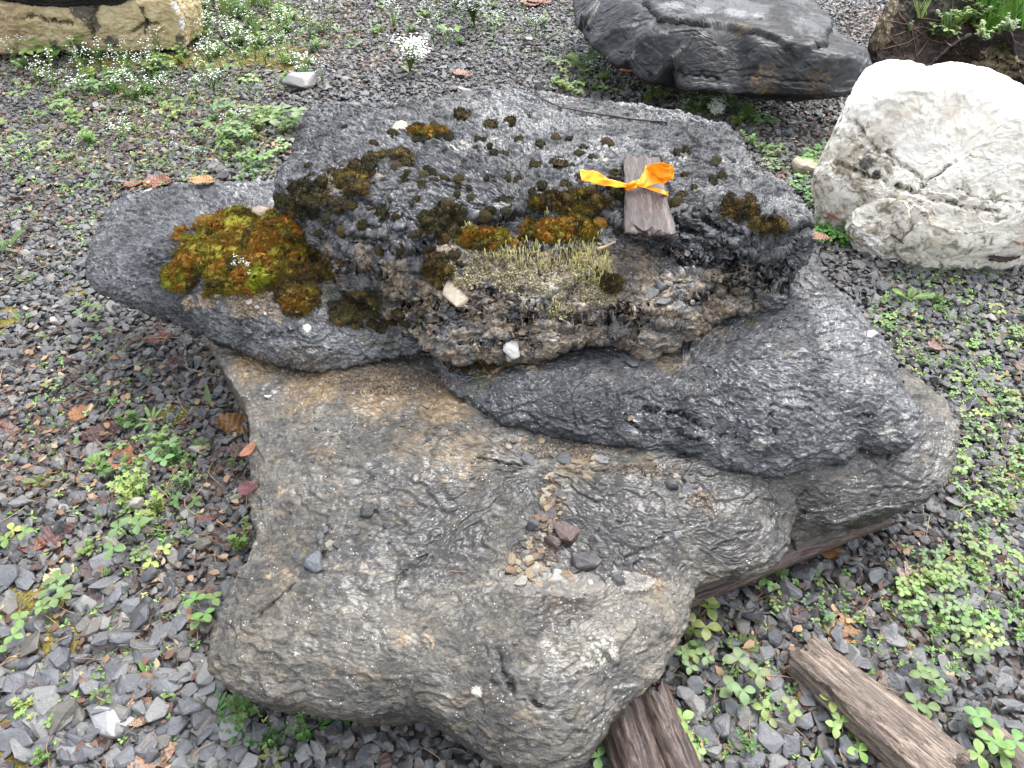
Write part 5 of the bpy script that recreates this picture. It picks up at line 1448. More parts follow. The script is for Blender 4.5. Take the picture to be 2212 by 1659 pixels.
for u0, v0, n, ru, rv, sz in [(915, 290, 10, 36, 12, (16, 30)), (820, 360, 10, 50, 22, (14, 30)), (1240, 430, 16, 60, 20, (14, 30)), (1250, 470, 18, 60, 26, (14, 32)), (1180, 520, 14, 80, 20, (16, 36)), (1020, 520, 10, 60, 14, (14, 30)), (1600, 460, 18, 50, 22, (12, 28)), (1660, 490, 16, 40, 16, (12, 26)),
                              (1590, 430, 8, 40, 12, (12, 22)), (640, 420, 14, 40, 30, (14, 34)), (720, 420, 16, 60, 40, (14, 30)), (960, 560, 10, 50, 30, (14, 28)), (1350, 430, 8, 40, 12, (12, 24)), (840, 690, 10, 50, 25, (12, 26)), (1040, 790, 8, 80, 12, (10, 22)), (1310, 600, 6, 30, 20, (12, 24))]:
    for _ in range(n if u0 not in (1240, 1250, 1180, 1020, 1600, 1660) else n // 3):
        a, r = R_.uniform(0, 6.28), math.sqrt(R_.random())
        u, v = u0 + ru * r * math.cos(a), v0 + rv * r * math.sin(a)
        br = u0 in (1240, 1250, 1180, 1020, 1600, 1660)
        moss(u, v, R_.uniform(*sz), R_.choice(ORNG[1:] + DARK[:1] if br and R_.random() < .6 else DARK), 'brownish moss tuft in a dense patch on the edge of the top slab' if br else 'dark moss tuft crowded at a corner or crack of the slabs', 'brownish moss patches on the top slab' if br else 'dark moss at corners and cracks', flat=R_.random() < .4, many=not br)
        if br is False: continue

tm = NT('dark_moss_tuft')
tm.fin(tm.mix(tm.noise(tm.coord(), 3, 3, .6), tm.ramp(tm.info('Random'), [(0, DARK[3]), (.5, DARK[0]), (.8, DARK[2]), (1, ORNG[3])]), (0.02, 0.018, 0.008)), .85, Specular_IOR_Level=0.2)
TUFT = np.array(TUFT)
tuftm = []
for i in range(4):
    me_ = CUSHF[i].copy(); me_.materials[0] = tm.mat; tuftm.append(me_)
scatter('moss_tufts', tuftm, TUFT[:, :3], TUFT[:, 3:6], np.repeat(TUFT[:, 6:7], 3, 1), rng.integers(0, 4, len(TUFT)), label='countless tiny dark moss tufts dotting the top slab', cat='moss')

def lichen():
    m = NT('pale_lichen')
    c = m.ramp(m.info('Random'), [(0, (0.24, 0.22, 0.06)), (0.5, (0.42, 0.38, 0.13)), (1, (0.56, 0.52, 0.28))])
    m.fin(c, 0.8)
    mg = NT('grey_crust_lichen')
    c = mg.ramp(mg.info('Random'), [(0, (0.16, 0.135, 0.07)), (0.5, (0.29, 0.25, 0.14)), (1, (0.42, 0.37, 0.24))])
    mg.fin(c, 0.85)
    shapes = []
    for i in range(6):
        r = random.Random(i)
        mb = MB()
        x = y = 0.0; pts = []
        for k in range(5):
            pts.append((x, y, k * .25)); x += r.uniform(-.07, .07); y += r.uniform(-.07, .07)
        mb.tube(pts, [.075, .06, .055, .05, .02], 5)
        if i % 2: mb.tube([pts[2], (pts[2][0] + .15, pts[2][1] + .05, .7), (pts[2][0] + .2, pts[2][1] + .1, .95)], [.05, .04, .015], 4)
        shapes.append(mb.mesh('lichen_stalk', [m.mat]))
    crust = []
    for i in range(4):
        r = random.Random(i + 50)
        mb = MB()
        for _ in range(14):
            c0 = Vector((r.uniform(-.5, .5), r.uniform(-.5, .5), r.uniform(0, .3)))
            d = Vector((r.uniform(-1, 1), r.uniform(-1, 1), r.uniform(0, 1.2))).normalized() * .25
            s = d.orthogonal().normalized() * .14
            mb.add([c0 - s, c0 + s, c0 + d + s * .8, c0 + d - s * .8], [(0, 1, 2, 3)])
        crust.append(mb.mesh('lichen_scale', [mg.mat]))
    P_, R2, S_, I_ = [], [], [], []
    for u0, v0, ru, rv, n in [(1100, 540, 70, 25, 120), (1180, 560, 90, 30, 150), (1270, 575, 50, 40, 190), (1250, 520, 60, 20, 60), (1300, 610, 25, 20, 60), (1010, 495, 14, 6, 14), (1250, 435, 14, 10, 18), (1265, 443, 20, 12, 20), (1180, 465, 5, 5, 8), (1220, 500, 40, 14, 40), (1355, 680 - 10, 1, 1, 0), (1200, 670, 14, 16, 22)]:
        for _ in range(n):
            a, r = R_.uniform(0, 6.28), math.sqrt(R_.random())
            p, nn, nm = hit(u0 + ru * r * math.cos(a), v0 + rv * r * math.sin(a))
            P_.append(p - Vector((0, 0, .001))); h = R_.uniform(.009, .022)
            R2.append((R_.uniform(-.35, .35), R_.uniform(-.35, .35), R_.uniform(0, 6.28))); S_.append((h * .95, h * .95, h)); I_.append(R_.randrange(6))
    scatter('lichen', shapes, np.array([list(p) for p in P_]), np.array(R2), np.array(S_), np.array(I_), label='pale yellow-green lichen stalks on the front of the top slab', cat='lichen')
    P_, R2, S_, I_ = [], [], [], []
    for u0, v0, ru, rv, n in [(1180, 605, 120, 38, 420), (1050, 570, 60, 36, 170), (960, 590, 30, 25, 120), (1210, 670, 30, 20, 90), (1290, 640, 40, 20, 120), (1000, 610, 40, 10, 60)]:
        for _ in range(n):
            a, r = R_.uniform(0, 6.28), math.sqrt(R_.random())
            p, nn, nm = hit(u0 + ru * r * math.cos(a), v0 + rv * r * math.sin(a))
            P_.append(p); h = R_.uniform(.007, .014); e = quat_to(nn, R_.uniform(0, 6))
            R2.append(tuple(e)); S_.append((h, h, h * .7)); I_.append(R_.randrange(4))
    scatter('lichen_crust', crust, np.array([list(p) for p in P_]), np.array(R2), np.array(S_), np.array(I_), label='pale grey lichen scales on the front of the top slab', cat='lichen')
lichen()
# ------------------------------------------------------------------ living plants
def leaflet(mb, base, direc, up, ln, wd, tip=0.6, fold=0.25, curl=0.3, m=0, serr=0.0, n=5, prof=None):
    """one leaf blade as a folded strip"""
    d = Vector(direc).normalized(); up = Vector(up)
    s = d.cross(up).normalized(); up = s.cross(d).normalized()
    vs, fs = [], []
    for i in range(n + 1):
        t = i / n
        w = wd * .5 * (math.sin(math.pi * min(1, t ** tip)) ** .8 if prof is None else prof(t))
        if 0 < i < n: w *= 1 + serr * (1 if i % 2 else -1)
        c = Vector(base) + d * ln * t - up * (curl * ln * t * t)
        vs += [c - s * w + up * w * fold, c, c + s * w + up * w * fold]
    for i in range(n):
        a = i * 3
        fs += [(a, a + 1, a + 4, a + 3), (a + 1, a + 2, a + 5, a + 4)]
    mb.add(vs, fs, m)

def trefoil(r, n=4, h=.05, L=.024):
    parts = []
    stem = MB()
    for k in range(n):
        a = 6.283 * k / n + r.uniform(-.5, .5)
        hh = h * r.uniform(.5, 1.1)
        out = h * r.uniform(.3, .9)
        tip = Vector((math.cos(a) * out, math.sin(a) * out, hh))
        stem.tube([(0, 0, 0), (tip.x * .35, tip.y * .35, hh * .6), tip], [.0012, .001, .0008], 4)
        mb = MB()
        for j in (-1, 0, 1):
            b = a + j * 1.75 + r.uniform(-.2, .2)
            l = L * r.uniform(.85, 1.1)
            leaflet(mb, (0, 0, 0), (math.cos(b), math.sin(b), .25), (0, 0, 1), l, l * .72, .75, .22, .3, n=6, prof=lambda t: (math.sin(math.pi * min(1, t ** 1.35 * .93 + .02))) ** .8)
        parts.append(('leaf', mb, tip))
    return [('stem', stem, Vector())] + parts
def rosette(r, n=9, L=.035, W_=.24, lift=.5):
    parts = []
    for k in range(n):
        a = 6.283 * k / n + r.uniform(-.3, .3)
        mb = MB()
        l = L * r.uniform(.6, 1.1)
        leaflet(mb, (0, 0, 0), (math.cos(a), math.sin(a), lift * r.uniform(.5, 1.6)), (0, 0, 1), l, l * W_, 1.6, .2, .25, n=5)
        parts.append(('leaf', mb, Vector((0, 0, .001 * (k % 3)))))
    return parts
def feathery(r, n=5, L=.06):
    parts = []
    for k in range(n):
        a = 6.283 * k / n + r.uniform(-.5, .5)
        mb = MB()
        l = L * r.uniform(.6, 1.1)
        d = Vector((math.cos(a), math.sin(a), r.uniform(.3, 1.2))).normalized()
        s = d.cross(Vector((0, 0, 1))).normalized()
        pts = [d * l * t - Vector((0, 0, .25 * l * t * t)) for t in (0, .25, .5, .75, 1)]
        mb.tube(pts, [.001, .0009, .0008, .0006, .0004], 4)
        for i in range(13):
            t = .2 + .8 * i / 13
            p = d * l * t - Vector((0, 0, .25 * l * t * t))
            w = l * .27 * math.sin(math.pi * (t * .8 + .1))
            for sg in (-1, 1):
                dd = (s * sg + d * .45 + Vector((0, 0, .2))).normalized()
                leaflet(mb, p, dd, (0, 0, 1), w, w * .28, 1.0, .1, .1, n=2)
                for q in (.45, .75):
                    leaflet(mb, p + dd * w * q, (dd + d * .9), (0, 0, 1), w * .35, w * .13, 1, .1, 0, n=1, prof=lambda t: 1 - t * .7)
        parts.append(('frond', mb, Vector()))
    return parts
def sprig(r, n=6, H_=.05):
    parts = []
    for k in range(n):
        mb = MB()
        a = r.uniform(0, 6.283); lean = r.uniform(.1, 1.1)
        hh = H_ * r.uniform(.5, 1.1)
        pts = [Vector((math.cos(a) * lean * hh * t, math.sin(a) * lean * hh * t, hh * t)) for t in (0, .35, .7, 1)]
        mb.tube(pts, .0009, 4)
        for t in (.3, .5, .7, .85, 1.0):
            p = pts[0].lerp(pts[-1], t)
            b = r.uniform(0, 3.14)
            for q in range(3 if t < 1 else 5):
                bb = b + q * 6.283 / (3 if t < 1 else 5)
                l = .0125 * (1.15 - .45 * t) * r.uniform(.8, 1.2)
                leaflet(mb, p, (math.cos(bb), math.sin(bb), .45), (0, 0, 1), l, l * .62, .75, .25, .2, n=4)
        parts.append(('shoot', mb, Vector((r.uniform(-.006, .006), r.uniform(-.006, .006), 0))))
    return parts
def sprout(r, n=3, L=.075):
    parts = []
    for k in range(n):
        a = [0, 2.6, 4.4, 1.2][k] + r.uniform(-.2, .2)
        mb = MB()
        leaflet(mb, (0, 0, 0), (math.cos(a), math.sin(a), [1.6, .25, .35, .6][k]), (0, 0, 1), L * [1, .9, .5, .7][k], L * .2, .9, .3, .3, n=7)
        parts.append(('leaf', mb, Vector()))
    return parts
def cress(r, n=7, H_=.10, fl=4):
    parts = rosette(r, 6, .03, .3, .4)
    for k in range(n):
        mb = MB(); fb = MB()
        a = r.uniform(0, 6.283); lean = r.uniform(.05, .6)
        hh = H_ * r.uniform(.55, 1.1)
        pts = [Vector((math.cos(a) * lean * hh * t * t, math.sin(a) * lean * hh * t * t, hh * t)) for t in (0, .35, .7, 1)]
        mb.tube(pts, .0008, 4)
        for t in (.25, .4, .55, .7, .85):
            p = pts[0].lerp(pts[-1], t); b = r.uniform(0, 6.28)
            leaflet(mb, p, (math.cos(b), math.sin(b), .6), (0, 0, 1), .011, .0035, 1, .1, .1, n=2)
        for q in range(fl):
            c = pts[-1] + Vector((r.gauss(0, .006), r.gauss(0, .006), r.uniform(-.012, .006)))
            b0 = r.uniform(0, 1.5)
            for w in range(4):
                bb = b0 + w * 1.5708
                leaflet(fb, c, (math.cos(bb), math.sin(bb), .5), (0, 0, 1), .0034, .003, .7, 0, 0, n=2, m=1)
        parts.append(('stalk', mb, Vector()))
        parts.append(('flowers', fb, Vector()))
    return parts
def grass(r, n=26, L=.09):
    mb = MB()
    for k in range(n):
        a = r.uniform(0, 6.283); l = L * r.uniform(.4, 1.1)
        leaflet(mb, (r.uniform(-.02, .02), r.uniform(-.02, .02), 0), (math.cos(a) * .5, math.sin(a) * .5, 1.3), (math.cos(a + 1), math.sin(a + 1), .2), l, .0035, .8, .1, .35, n=4, prof=lambda t: 1 - t * .9)
    return [('blades', mb, Vector())]

KINDS = {'trefoil_weed': (trefoil, [dict(n=3), dict(n=4, h=.04), dict(n=5, h=.055), dict(n=2, h=.035), dict(n=4, h=.06, L=.028)]),
         'rosette_weed': (rosette, [dict(), dict(n=11, L=.03, W_=.3), dict(n=8, L=.045, W_=.2, lift=.8)]),
         'feathery_weed': (feathery, [dict(), dict(n=7, L=.05), dict(n=4, L=.075)]),
         'leafy_weed': (sprig, [dict(), dict(n=9, H_=.04), dict(n=12, H_=.055)]),
         'sprout': (sprout, [dict(), dict(n=4, L=.05)]),
         'flowering_cress': (cress, [dict(), dict(n=10), dict(n=5, H_=.14)]),
         'white_flower_clump': (cress, [dict(n=70, H_=.1, fl=9), dict(n=50, H_=.08, fl=8)]),
         'grass_tuft': (grass, [dict(), dict(n=40, L=.12)])}
PROTO = {}
MATS = [M_leaf, M_petal]
for kname, (fn, var) in KINDS.items():
    PROTO[kname] = []
    for i, kw in enumerate(var):
        parts = fn(random.Random(hash(kname) % 1000 if False else len(kname) * 31 + i), **kw)
        lst = [(n_, mb.mesh(n_, MATS), off) for n_, mb, off in parts]
        al = MB()
        for n_, mb, off in parts:
            for f, mi in zip(mb.f, mb.m): al.f.append(tuple(j + len(al.v) for j in f)); al.m.append(mi)
            al.v += [tuple(Vector(x) + off) for x in mb.v]
        PROTO[kname].append((lst, al.mesh(kname, MATS)))
LEAFC = [(0.15, 0.25, 0.06), (0.12, 0.22, 0.055), (0.19, 0.29, 0.08), (0.15, 0.24, 0.09), (0.22, 0.3, 0.08)]
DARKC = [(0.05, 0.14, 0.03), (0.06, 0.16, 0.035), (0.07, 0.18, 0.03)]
PALEC = [(0.24, 0.36, 0.12), (0.27, 0.38, 0.16)]
CATN = {'trefoil_weed': 'weed', 'rosette_weed': 'weed', 'feathery_weed': 'weed', 'leafy_weed': 'weed', 'sprout': 'weed', 'flowering_cress': 'wildflower', 'white_flower_clump': 'wildflower', 'grass_tuft': 'grass'}
nplant = 0
def plant(kind, u, v, s=1.0, label=None, group=None, cols=None, var=None, on_rock=False, z=None, detail=None):
    global nplant
    s = s * (2.0 if kind == 'white_flower_clump' else (1.0 if v < 320 else (.68 if group is None else .56)))
    p, n, nm = hit(u, v)
    if not on_rock and nm != 'ground': return None
    pr = PROTO[kind]
    lst, joined = pr[R_.randrange(len(pr)) if var is None else var]
    c = R_.choice(cols or LEAFC)
    j = R_.uniform(.7, 1.3)
    c = (c[0] * j * R_.uniform(.9, 1.15), c[1] * j, c[2] * j)
    det = (v > 480 and kind != 'white_flower_clump') if detail is None else detail
    if det:
        root = link(kind, None)
        root.empty_display_size = .02
        for n_, me, off in lst:
            ch = link(n_, me, root, off, (*(x * R_.uniform(.9, 1.1) for x in c), 1))
            if n_ == 'stem': ch.color = (c[0] * 1.3, c[1] * .8, c[2], 1)
    else:
        root = link(kind, joined, None, None, (*c, 1))
    root.location = p + Vector((0, 0, .004 if not on_rock else 0))
    root.rotation_euler = (R_.uniform(-.15, .15), R_.uniform(-.15, .15), R_.uniform(0, 6.28))
    root.scale = (s, s, s)
    nplant += 1
    return tag(root, label, CATN[kind], group)

T, RO, FE, LE, SP, CR, WF, GR = 'trefoil_weed', 'rosette_weed', 'feathery_weed', 'leafy_weed', 'sprout', 'flowering_cress', 'white_flower_clump', 'grass_tuft'
for k, u, v, s, lab in [
    (RO, 115, 372, 1.7, 'spiky rosette of narrow leaves left of the mossy slab, near the picture edge'),
    (FE, 20, 545, 2.1, 'large ferny weed at the edge left of the mossy slab'),
    (FE, 60, 610, 1.6, 'ferny weed just below the large ferny one at the edge'),
    (T, 205, 700, 1.3, 'bright trefoil weed in the gravel below the tip of the mossy slab'),
    (T, 228, 735, 1.2, 'trefoil weed with three broad leaves, beside the bright one below the mossy slab'),
    (SP, 290, 735, .8, 'narrow-leaved seedling right of the trefoil weeds below the mossy slab'),
    (SP, 520, 995, 1.0, 'seedling with long upright leaves against the slab side'),
    (SP, 455, 880 + 100, .1, None),
    (SP, 512, 992, .6, None),
    (SP, 508, 985, .7, None),
    (SP, 516, 995, .5, None),
    (SP, 455, 880, 1.35, 'tall bright sprout with three long leaves beside the stained slab corner'),
    (LE, 290, 920, 1.7, 'bushy bright weed in the middle of the gravel left of the slabs'),
    (LE, 345, 960, 1.5, 'loose leafy weed beside the bushy one left of the slabs'),
    (RO, 330, 915, 1.6, 'upright rosette with a yellow stem among the leafy weeds left of the slabs'),
    (T, 250, 985, 1.1, 'small trefoil weed at the foot of the bushy weeds'),
    (LE, 380, 1000, 1.4, 'leafy weed nearest the brown leaf beside the slab'),
    (FE, 515, 1010, .8, 'small ferny seedling above the curled brown leaf'),
    (FE, 90, 1045, 1.6, 'ferny blue-green weed near the left edge beside grey stones'),
    (T, 15, 1160, 1.3, 'trefoil weed cut by the left edge of the photo'),
    (T, 45, 1175, 1.5, 'large-leaved strawberry weed near the left edge among red leaves'),
    (T, 300, 1180, 1.8, 'large-leaved strawberry weed below the leafy patch, biggest on this side'),
    (T, 345, 1215, 1.2, 'strawberry weed leaning off the biggest one'),
    (LE, 300, 1080, 1.9, 'thick bright green leafy patch, upper part, left of the slab side'),
    (LE, 350, 1110, 1.9, 'thick bright green leafy patch, lower part, left of the slab side'),
    (LE, 400, 1060, 1.5, 'bright leafy weed between the thick patch and the slab side'),
    (LE, 310, 1140, 1.4, 'bright leafy weed hanging off the lower end of the thick patch'),
    (T, 370, 1010, 1.6, 'pale strawberry weed behind the light block-like stone'),
    (T, 135, 1300, 1.6, 'toothed strawberry weed above the patch of yellow moss on the gravel'),
    (T, 125, 1320, 1.1, 'small strawberry weed under the toothed one'),
    (T, 20, 1395, 1.4, 'strawberry weed at the left edge low in the photo'),
    (T, 450, 1350, 1.3, 'trefoil weed standing beside the left corner of the slab'),
    (LE, 190, 1195, 1.0, 'tiny cress-like yellow-green weed near the cream stone'),
    (LE, 520, 1190, 1.6, 'bluish green leafy weed pressed against the slab side'),
    (RO, 490, 1380, 1.2, 'green rosette at the left corner of the slab'),
    (RO, 465, 1410, 1.5, 'dense dark green rosette touching the slab corner'),
    (RO, 320, 1465, 1.5, 'fresh green rosette in front of the dark slate stone'),
    (RO, 475, 1480, 1.2, 'dark rosette a little in front of the slab corner'),
    (RO, 470, 1540, 1.4, 'dark green rosette under the front side of the slab'),
    (LE, 515, 1555, 1.5, 'round-leaved bright weed under the front side of the slab'),
    (RO, 590, 1590, 1.7, 'large dark rosette in the shade under the front side of the slab'),
    (RO, 545, 1500, 1.5, 'dark leafy rosette close under the slab edge'),
    (RO, 580, 1525, 1.3, 'small dark rosette close under the slab edge'),
    (RO, 685, 1575, 1.4, 'sparse dark rosette right in front of the slab side'),
    (RO, 595, 1645, 1.6, 'green rosette at the bottom edge of the photo'),
    (LE, 60, 1555, 1.4, 'small leafy weed near the lower left corner'),
    (LE, 98, 1640, 1.0, 'tiny bright weed at the bottom edge near the left corner'),
    (T, 1503, 1345, 1.6, 'strawberry weed with upright fresh leaves against the right side of the slab'),
    (T, 1482, 1400, 1.3, 'trefoil weed below the upright strawberry weed at the slab side'),
    (T, 1490, 1430, 1.1, 'small reddish-stemmed trefoil weed at the slab side'),
    (FE, 1600, 1400, 1.2, 'ferny weed with blue-green fronds in the gravel above the log end'),
    (FE, 1610, 1450, .9, 'small ferny weed below the ferny one above the log end'),
    (T, 1590, 1500, 1.5, 'pale green strawberry weed in the gravel near the timber'),
    (T, 1450, 1585, 1.4, 'bright strawberry weed at the end of the rotten timber'),
    (T, 1475, 1640, 1.2, 'reddish-edged strawberry weed beside the rotten timber'),
    (T, 1675, 1550, 1.2, 'trefoil weed in front of the log, left of the curled leaf'),
    (LE, 1615, 1620, 1.1, 'soft hairy-looking weed in the gravel in front of the log'),
    (T, 1310, 1655, 1.4, 'trefoil weed over the timber at the bottom edge'),
    (T, 1640, 1240, 1.4, 'trefoil weed beside the plank under the slab'),
    (T, 1660, 1200 + 65, 1.2, 'trefoil weed below the plank with round leaves'),
    (T, 1740, 1190, 1.5, 'pale strawberry weed right of the plank end'),
    (T, 1740, 1120 + 60, .9, 'small pale weed near the plank end'),
    (T, 1815, 1545, 1.2, 'fresh trefoil weed under the curled orange leaf'),
    (T, 1815, 1600, 1.3, 'trefoil weed growing against the near side of the log'),
    (LE, 1860, 1560, 1.2, 'leafy weed touching the near side of the log'),
    (T, 1985, 1510, 1.5, 'blue-green strawberry weed above the log'),
    (T, 2000, 1480, 1.0, 'small trefoil weed with upright leaf above the log'),
    (T, 2080, 1400, 1.3, 'strawberry weed on brown litter right of the log'),
    (T, 2110, 1600, 1.5, 'light strawberry weed between the log and the corner'),
    (T, 2120, 1645, 1.5, 'light strawberry weed at the lower right corner'),
    (LE, 2010, 1645 - 1, .9, 'small rosette behind the log near the bottom edge'),
    (FE, 1960, 650, 1.7, 'ferny weed in the gravel right of the wedge slab'),
    (SP, 2130, 1110, 1.0, 'slender weed right of the slab lobe'),
    (LE, 2010, 1290 - 30, 1.1, 'leafy weed between the slab and the oak leaf'),
    (LE, 1780, 1350, 1.3, 'trailing leafy weed beside the speckled oak leaf'),
    (RO, 1415, 190, 1.7, 'leafy rosette standing at the foot of the black boulder'),
    (FE, 1270, 148, 2.2, 'feathery green bush between the black boulder and the gravel'),
    (FE, 1255, 158, 1.6, 'lower feathery bush in front of the feathery green one'),
    (RO, 1255, 243, 2.0, 'spiky light green weed right behind the top slab'),
    (RO, 1290, 248, 1.4, 'smaller spiky weed right behind the top slab'),
    (WF, 885, 160, 1.0, 'large white flowering clump on the gravel behind the stack'),
    (WF, 1025, 60, 1.0, 'white flowering clump, farther back than the large one'),
    (WF, 985, 25, .8, 'white flowering clump near the top edge of the photo'),
    (WF, 1545, 260, .5, None),
    (LE, 310 * 1, 40, 2.0, None),
    (RO, 120 + 40, 120, 2.2, 'broad-leaved plant in front of the tan block'),
    (RO, 300, 112, 2.4, 'dandelion-like plant in front of the tan block'),
    (T, 165, 128, 2.4, 'broad trefoil plant in front of the tan block, next to the broad-leaved one'),
    (T, 90, 142, 1.8, 'trefoil plant under the shadow of the tan block'),
    (T, 1700 + 250, 395 + 85, 1.0, None),
    (RO, 1973, 620, 1.1, None),
    (T, 2060, 560, 1.5, 'trefoil weed at the foot of the pale boulder, middle'),
    (T, 2115, 565, 1.5, 'trefoil weed at the foot of the pale boulder, right'),
    (T, 2180, 570, 1.4, 'trefoil weed at the foot of the pale boulder, near the edge'),
    (T, 1985, 555, 1.2, 'trefoil weed at the left foot of the pale boulder'),
]:
    if lab is None: lab = 'small weed in the gravel not far from a larger plant'; grp = 'odd small weeds near larger plants'
    else: grp = None
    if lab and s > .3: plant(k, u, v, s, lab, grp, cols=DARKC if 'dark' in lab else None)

# repeated weeds, region by region: (kinds, ellipse, count, scale, label, group, colours)
KW = {T: 'three-leaved', LE: 'small-leaved', RO: 'rosette-shaped', FE: 'ferny', SP: 'long-leaved', CR: 'white-flowered', GR: 'grassy'}
REG = [
    ([CR, CR, LE, T], (330, 150, 300, 70), 64, (1.0, 1.5), 'weed in the patch in front of the tan block', 'weeds in front of the tan block', None),
    ([CR, LE, GR, CR, LE], (520, 60, 120, 65), 60, (1.1, 1.8), 'weed in the dense patch beside the tan block', 'dense weeds beside the tan block', None),
    ([CR, LE], (640, 150, 70, 60), 16, (.9, 1.4), 'small weed between the tan block and the pale streaked stone', 'weeds near the pale streaked stone', None),
    ([LE, T, T, CR, RO], (260, 280, 270, 110), 70, (.8, 1.3), 'low weed scattered over the gravel behind the mossy slab', 'weeds behind the mossy slab', None),
    ([LE, T, LE], (570, 330, 90, 80), 34, (1.1, 1.7), 'pale green weed crowded against the left side of the top slab', 'weeds against the left side of the top slab', PALEC + LEAFC),
    ([LE, T, FE, RO], (100, 480, 130, 100), 12, (.8, 1.2), 'low weed in the gravel left of the mossy slab', 'weeds left of the mossy slab', None),
    ([T, LE, FE, SP], (110, 820, 170, 190), 14, (.6, 1.0), 'small weed in the open gravel left of the slabs', 'small weeds in the open gravel', None),
    ([LE, LE, T, FE], (340, 1080, 140, 170), 16, (.9, 1.3), 'weed of the leafy patch left of the slab side', 'weeds of the leafy patch', None),
    ([LE, T, RO], (250, 1450, 260, 160), 12, (.6, .9), 'tiny weed among the coarse stones low in the photo', 'tiny weeds among the coarse stones', None),
    ([T, T, T, LE], (1800, 430, 90, 110), 60, (.9, 1.4), 'weed in the dense strip between the top slab and the pale boulder', 'weeds between the top slab and the pale boulder', [(0.09, 0.24, 0.05), (0.12, 0.28, 0.06), (0.15, 0.32, 0.08)]),
    ([T, LE, T], (1640, 350, 50, 60), 12, (.8, 1.2), 'small weed right behind the far corner of the top slab', 'weeds behind the far corner', None),
    ([T, T, LE], (2040, 720, 170, 150), 44, (.6, 1.0), 'small weed in the gravel right of the wedge slab', 'weeds right of the wedge slab', None),
    ([T, LE, T], (2140, 1000, 80, 170), 36, (.7, 1.1), 'small weed in the gravel beside the slab lobe', 'weeds beside the slab lobe', None),
    ([T, T, LE, T], (2080, 1290, 140, 130), 46, (.8, 1.15), 'weed in the gravel between the slab and the log', 'weeds between the slab and the log', PALEC[:1] + LEAFC),
    ([T, LE], (1780, 1320, 140, 90), 12, (.6, .9), 'small weed in the gravel near the two oak leaves', 'small weeds near the oak leaves', None),
    ([T, LE], (1650, 1560, 180, 90), 10, (.6, .9), 'small weed between the rotten timber and the log', 'weeds between timber and log', None),
    ([LE, RO, LE, T], (1350, 180, 180, 70), 26, (.7, 1.2), 'small weed in the gravel in front of the black boulder', 'weeds in front of the black boulder', None),
    ([LE, T, CR, RO], (900, 60, 280, 60), 50, (.8, 1.3), 'small weed in the far gravel behind the stack', 'weeds in the far gravel', None),
    ([LE, T], (1540, 265, 110, 40), 16, (.8, 1.2), 'low yellowish weed in the gravel behind the back edge of the top slab', 'weeds behind the back edge', PALEC + LEAFC),
    ([CR], (1520, 240, 50, 22), 8, (.6, .9), 'low weed in the gravel below the black boulder', 'low weeds below the black boulder', PALEC),
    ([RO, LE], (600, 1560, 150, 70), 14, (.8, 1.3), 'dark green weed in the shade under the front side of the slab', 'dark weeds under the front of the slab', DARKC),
]
for kinds, (cx, cy, rx, ry), n, (s0, s1), lab, grp, cols in REG:
    k = 0
    tries = 0
    while k < n and tries < n * 4:
        tries += 1
        a, r = R_.uniform(0, 6.28), math.sqrt(R_.random())
        u, v = cx + rx * r * math.cos(a), cy + ry * r * math.sin(a)
        if not (0 < u < W and 0 < v < H): continue
        kd = R_.choice(kinds)
        if plant(kd, u, v, R_.uniform(s0, s1), KW[kd] + ' ' + lab, KW[kd] + ' ' + grp, cols=cols): k += 1
print('plants', nplant)
# the plants growing on rocks
plant(CR, 540, 610, .75, 'small white-flowered cress growing out of the moss bed', on_rock=True, cols=[(0.3, 0.4, 0.16)])
plant(CR, 520, 590, .6, 'pale thin cress stem at the left of the moss bed flower', on_rock=True, cols=[(0.3, 0.4, 0.16)])
plant(LE, 550, 612, .6, 'dry pale leafy stems at the foot of the moss bed flower', on_rock=True, cols=[(0.4, 0.35, 0.2)])
for i in range(34):
    kd = R_.choice([LE, T, LE, GR, RO])
    u, v = R_.gauss(2080, 75), R_.gauss(55, 30)
    if u > W + 40 or v < -30: continue
    plant(kd, u, v, R_.uniform(.9, 1.6), 'weed growing on the soil of the earthy boulder', 'weeds on the earthy boulder', on_rock=True, detail=False, cols=PALEC + LEAFC)
for i in range(22):
    plant(GR, R_.uniform(2120, 2260), R_.uniform(-10, 70), R_.uniform(1.0, 1.8), 'grass tuft on top of the earthy boulder at the corner', 'grass on the earthy boulder', on_rock=True, detail=False, cols=[(0.12, 0.3, 0.04), (0.16, 0.36, 0.05)])
plant(T, 1840, 432, 2.0, 'glossy five-leaved weed in the notch of the pale boulder', cols=[(0.1, 0.3, 0.06)])

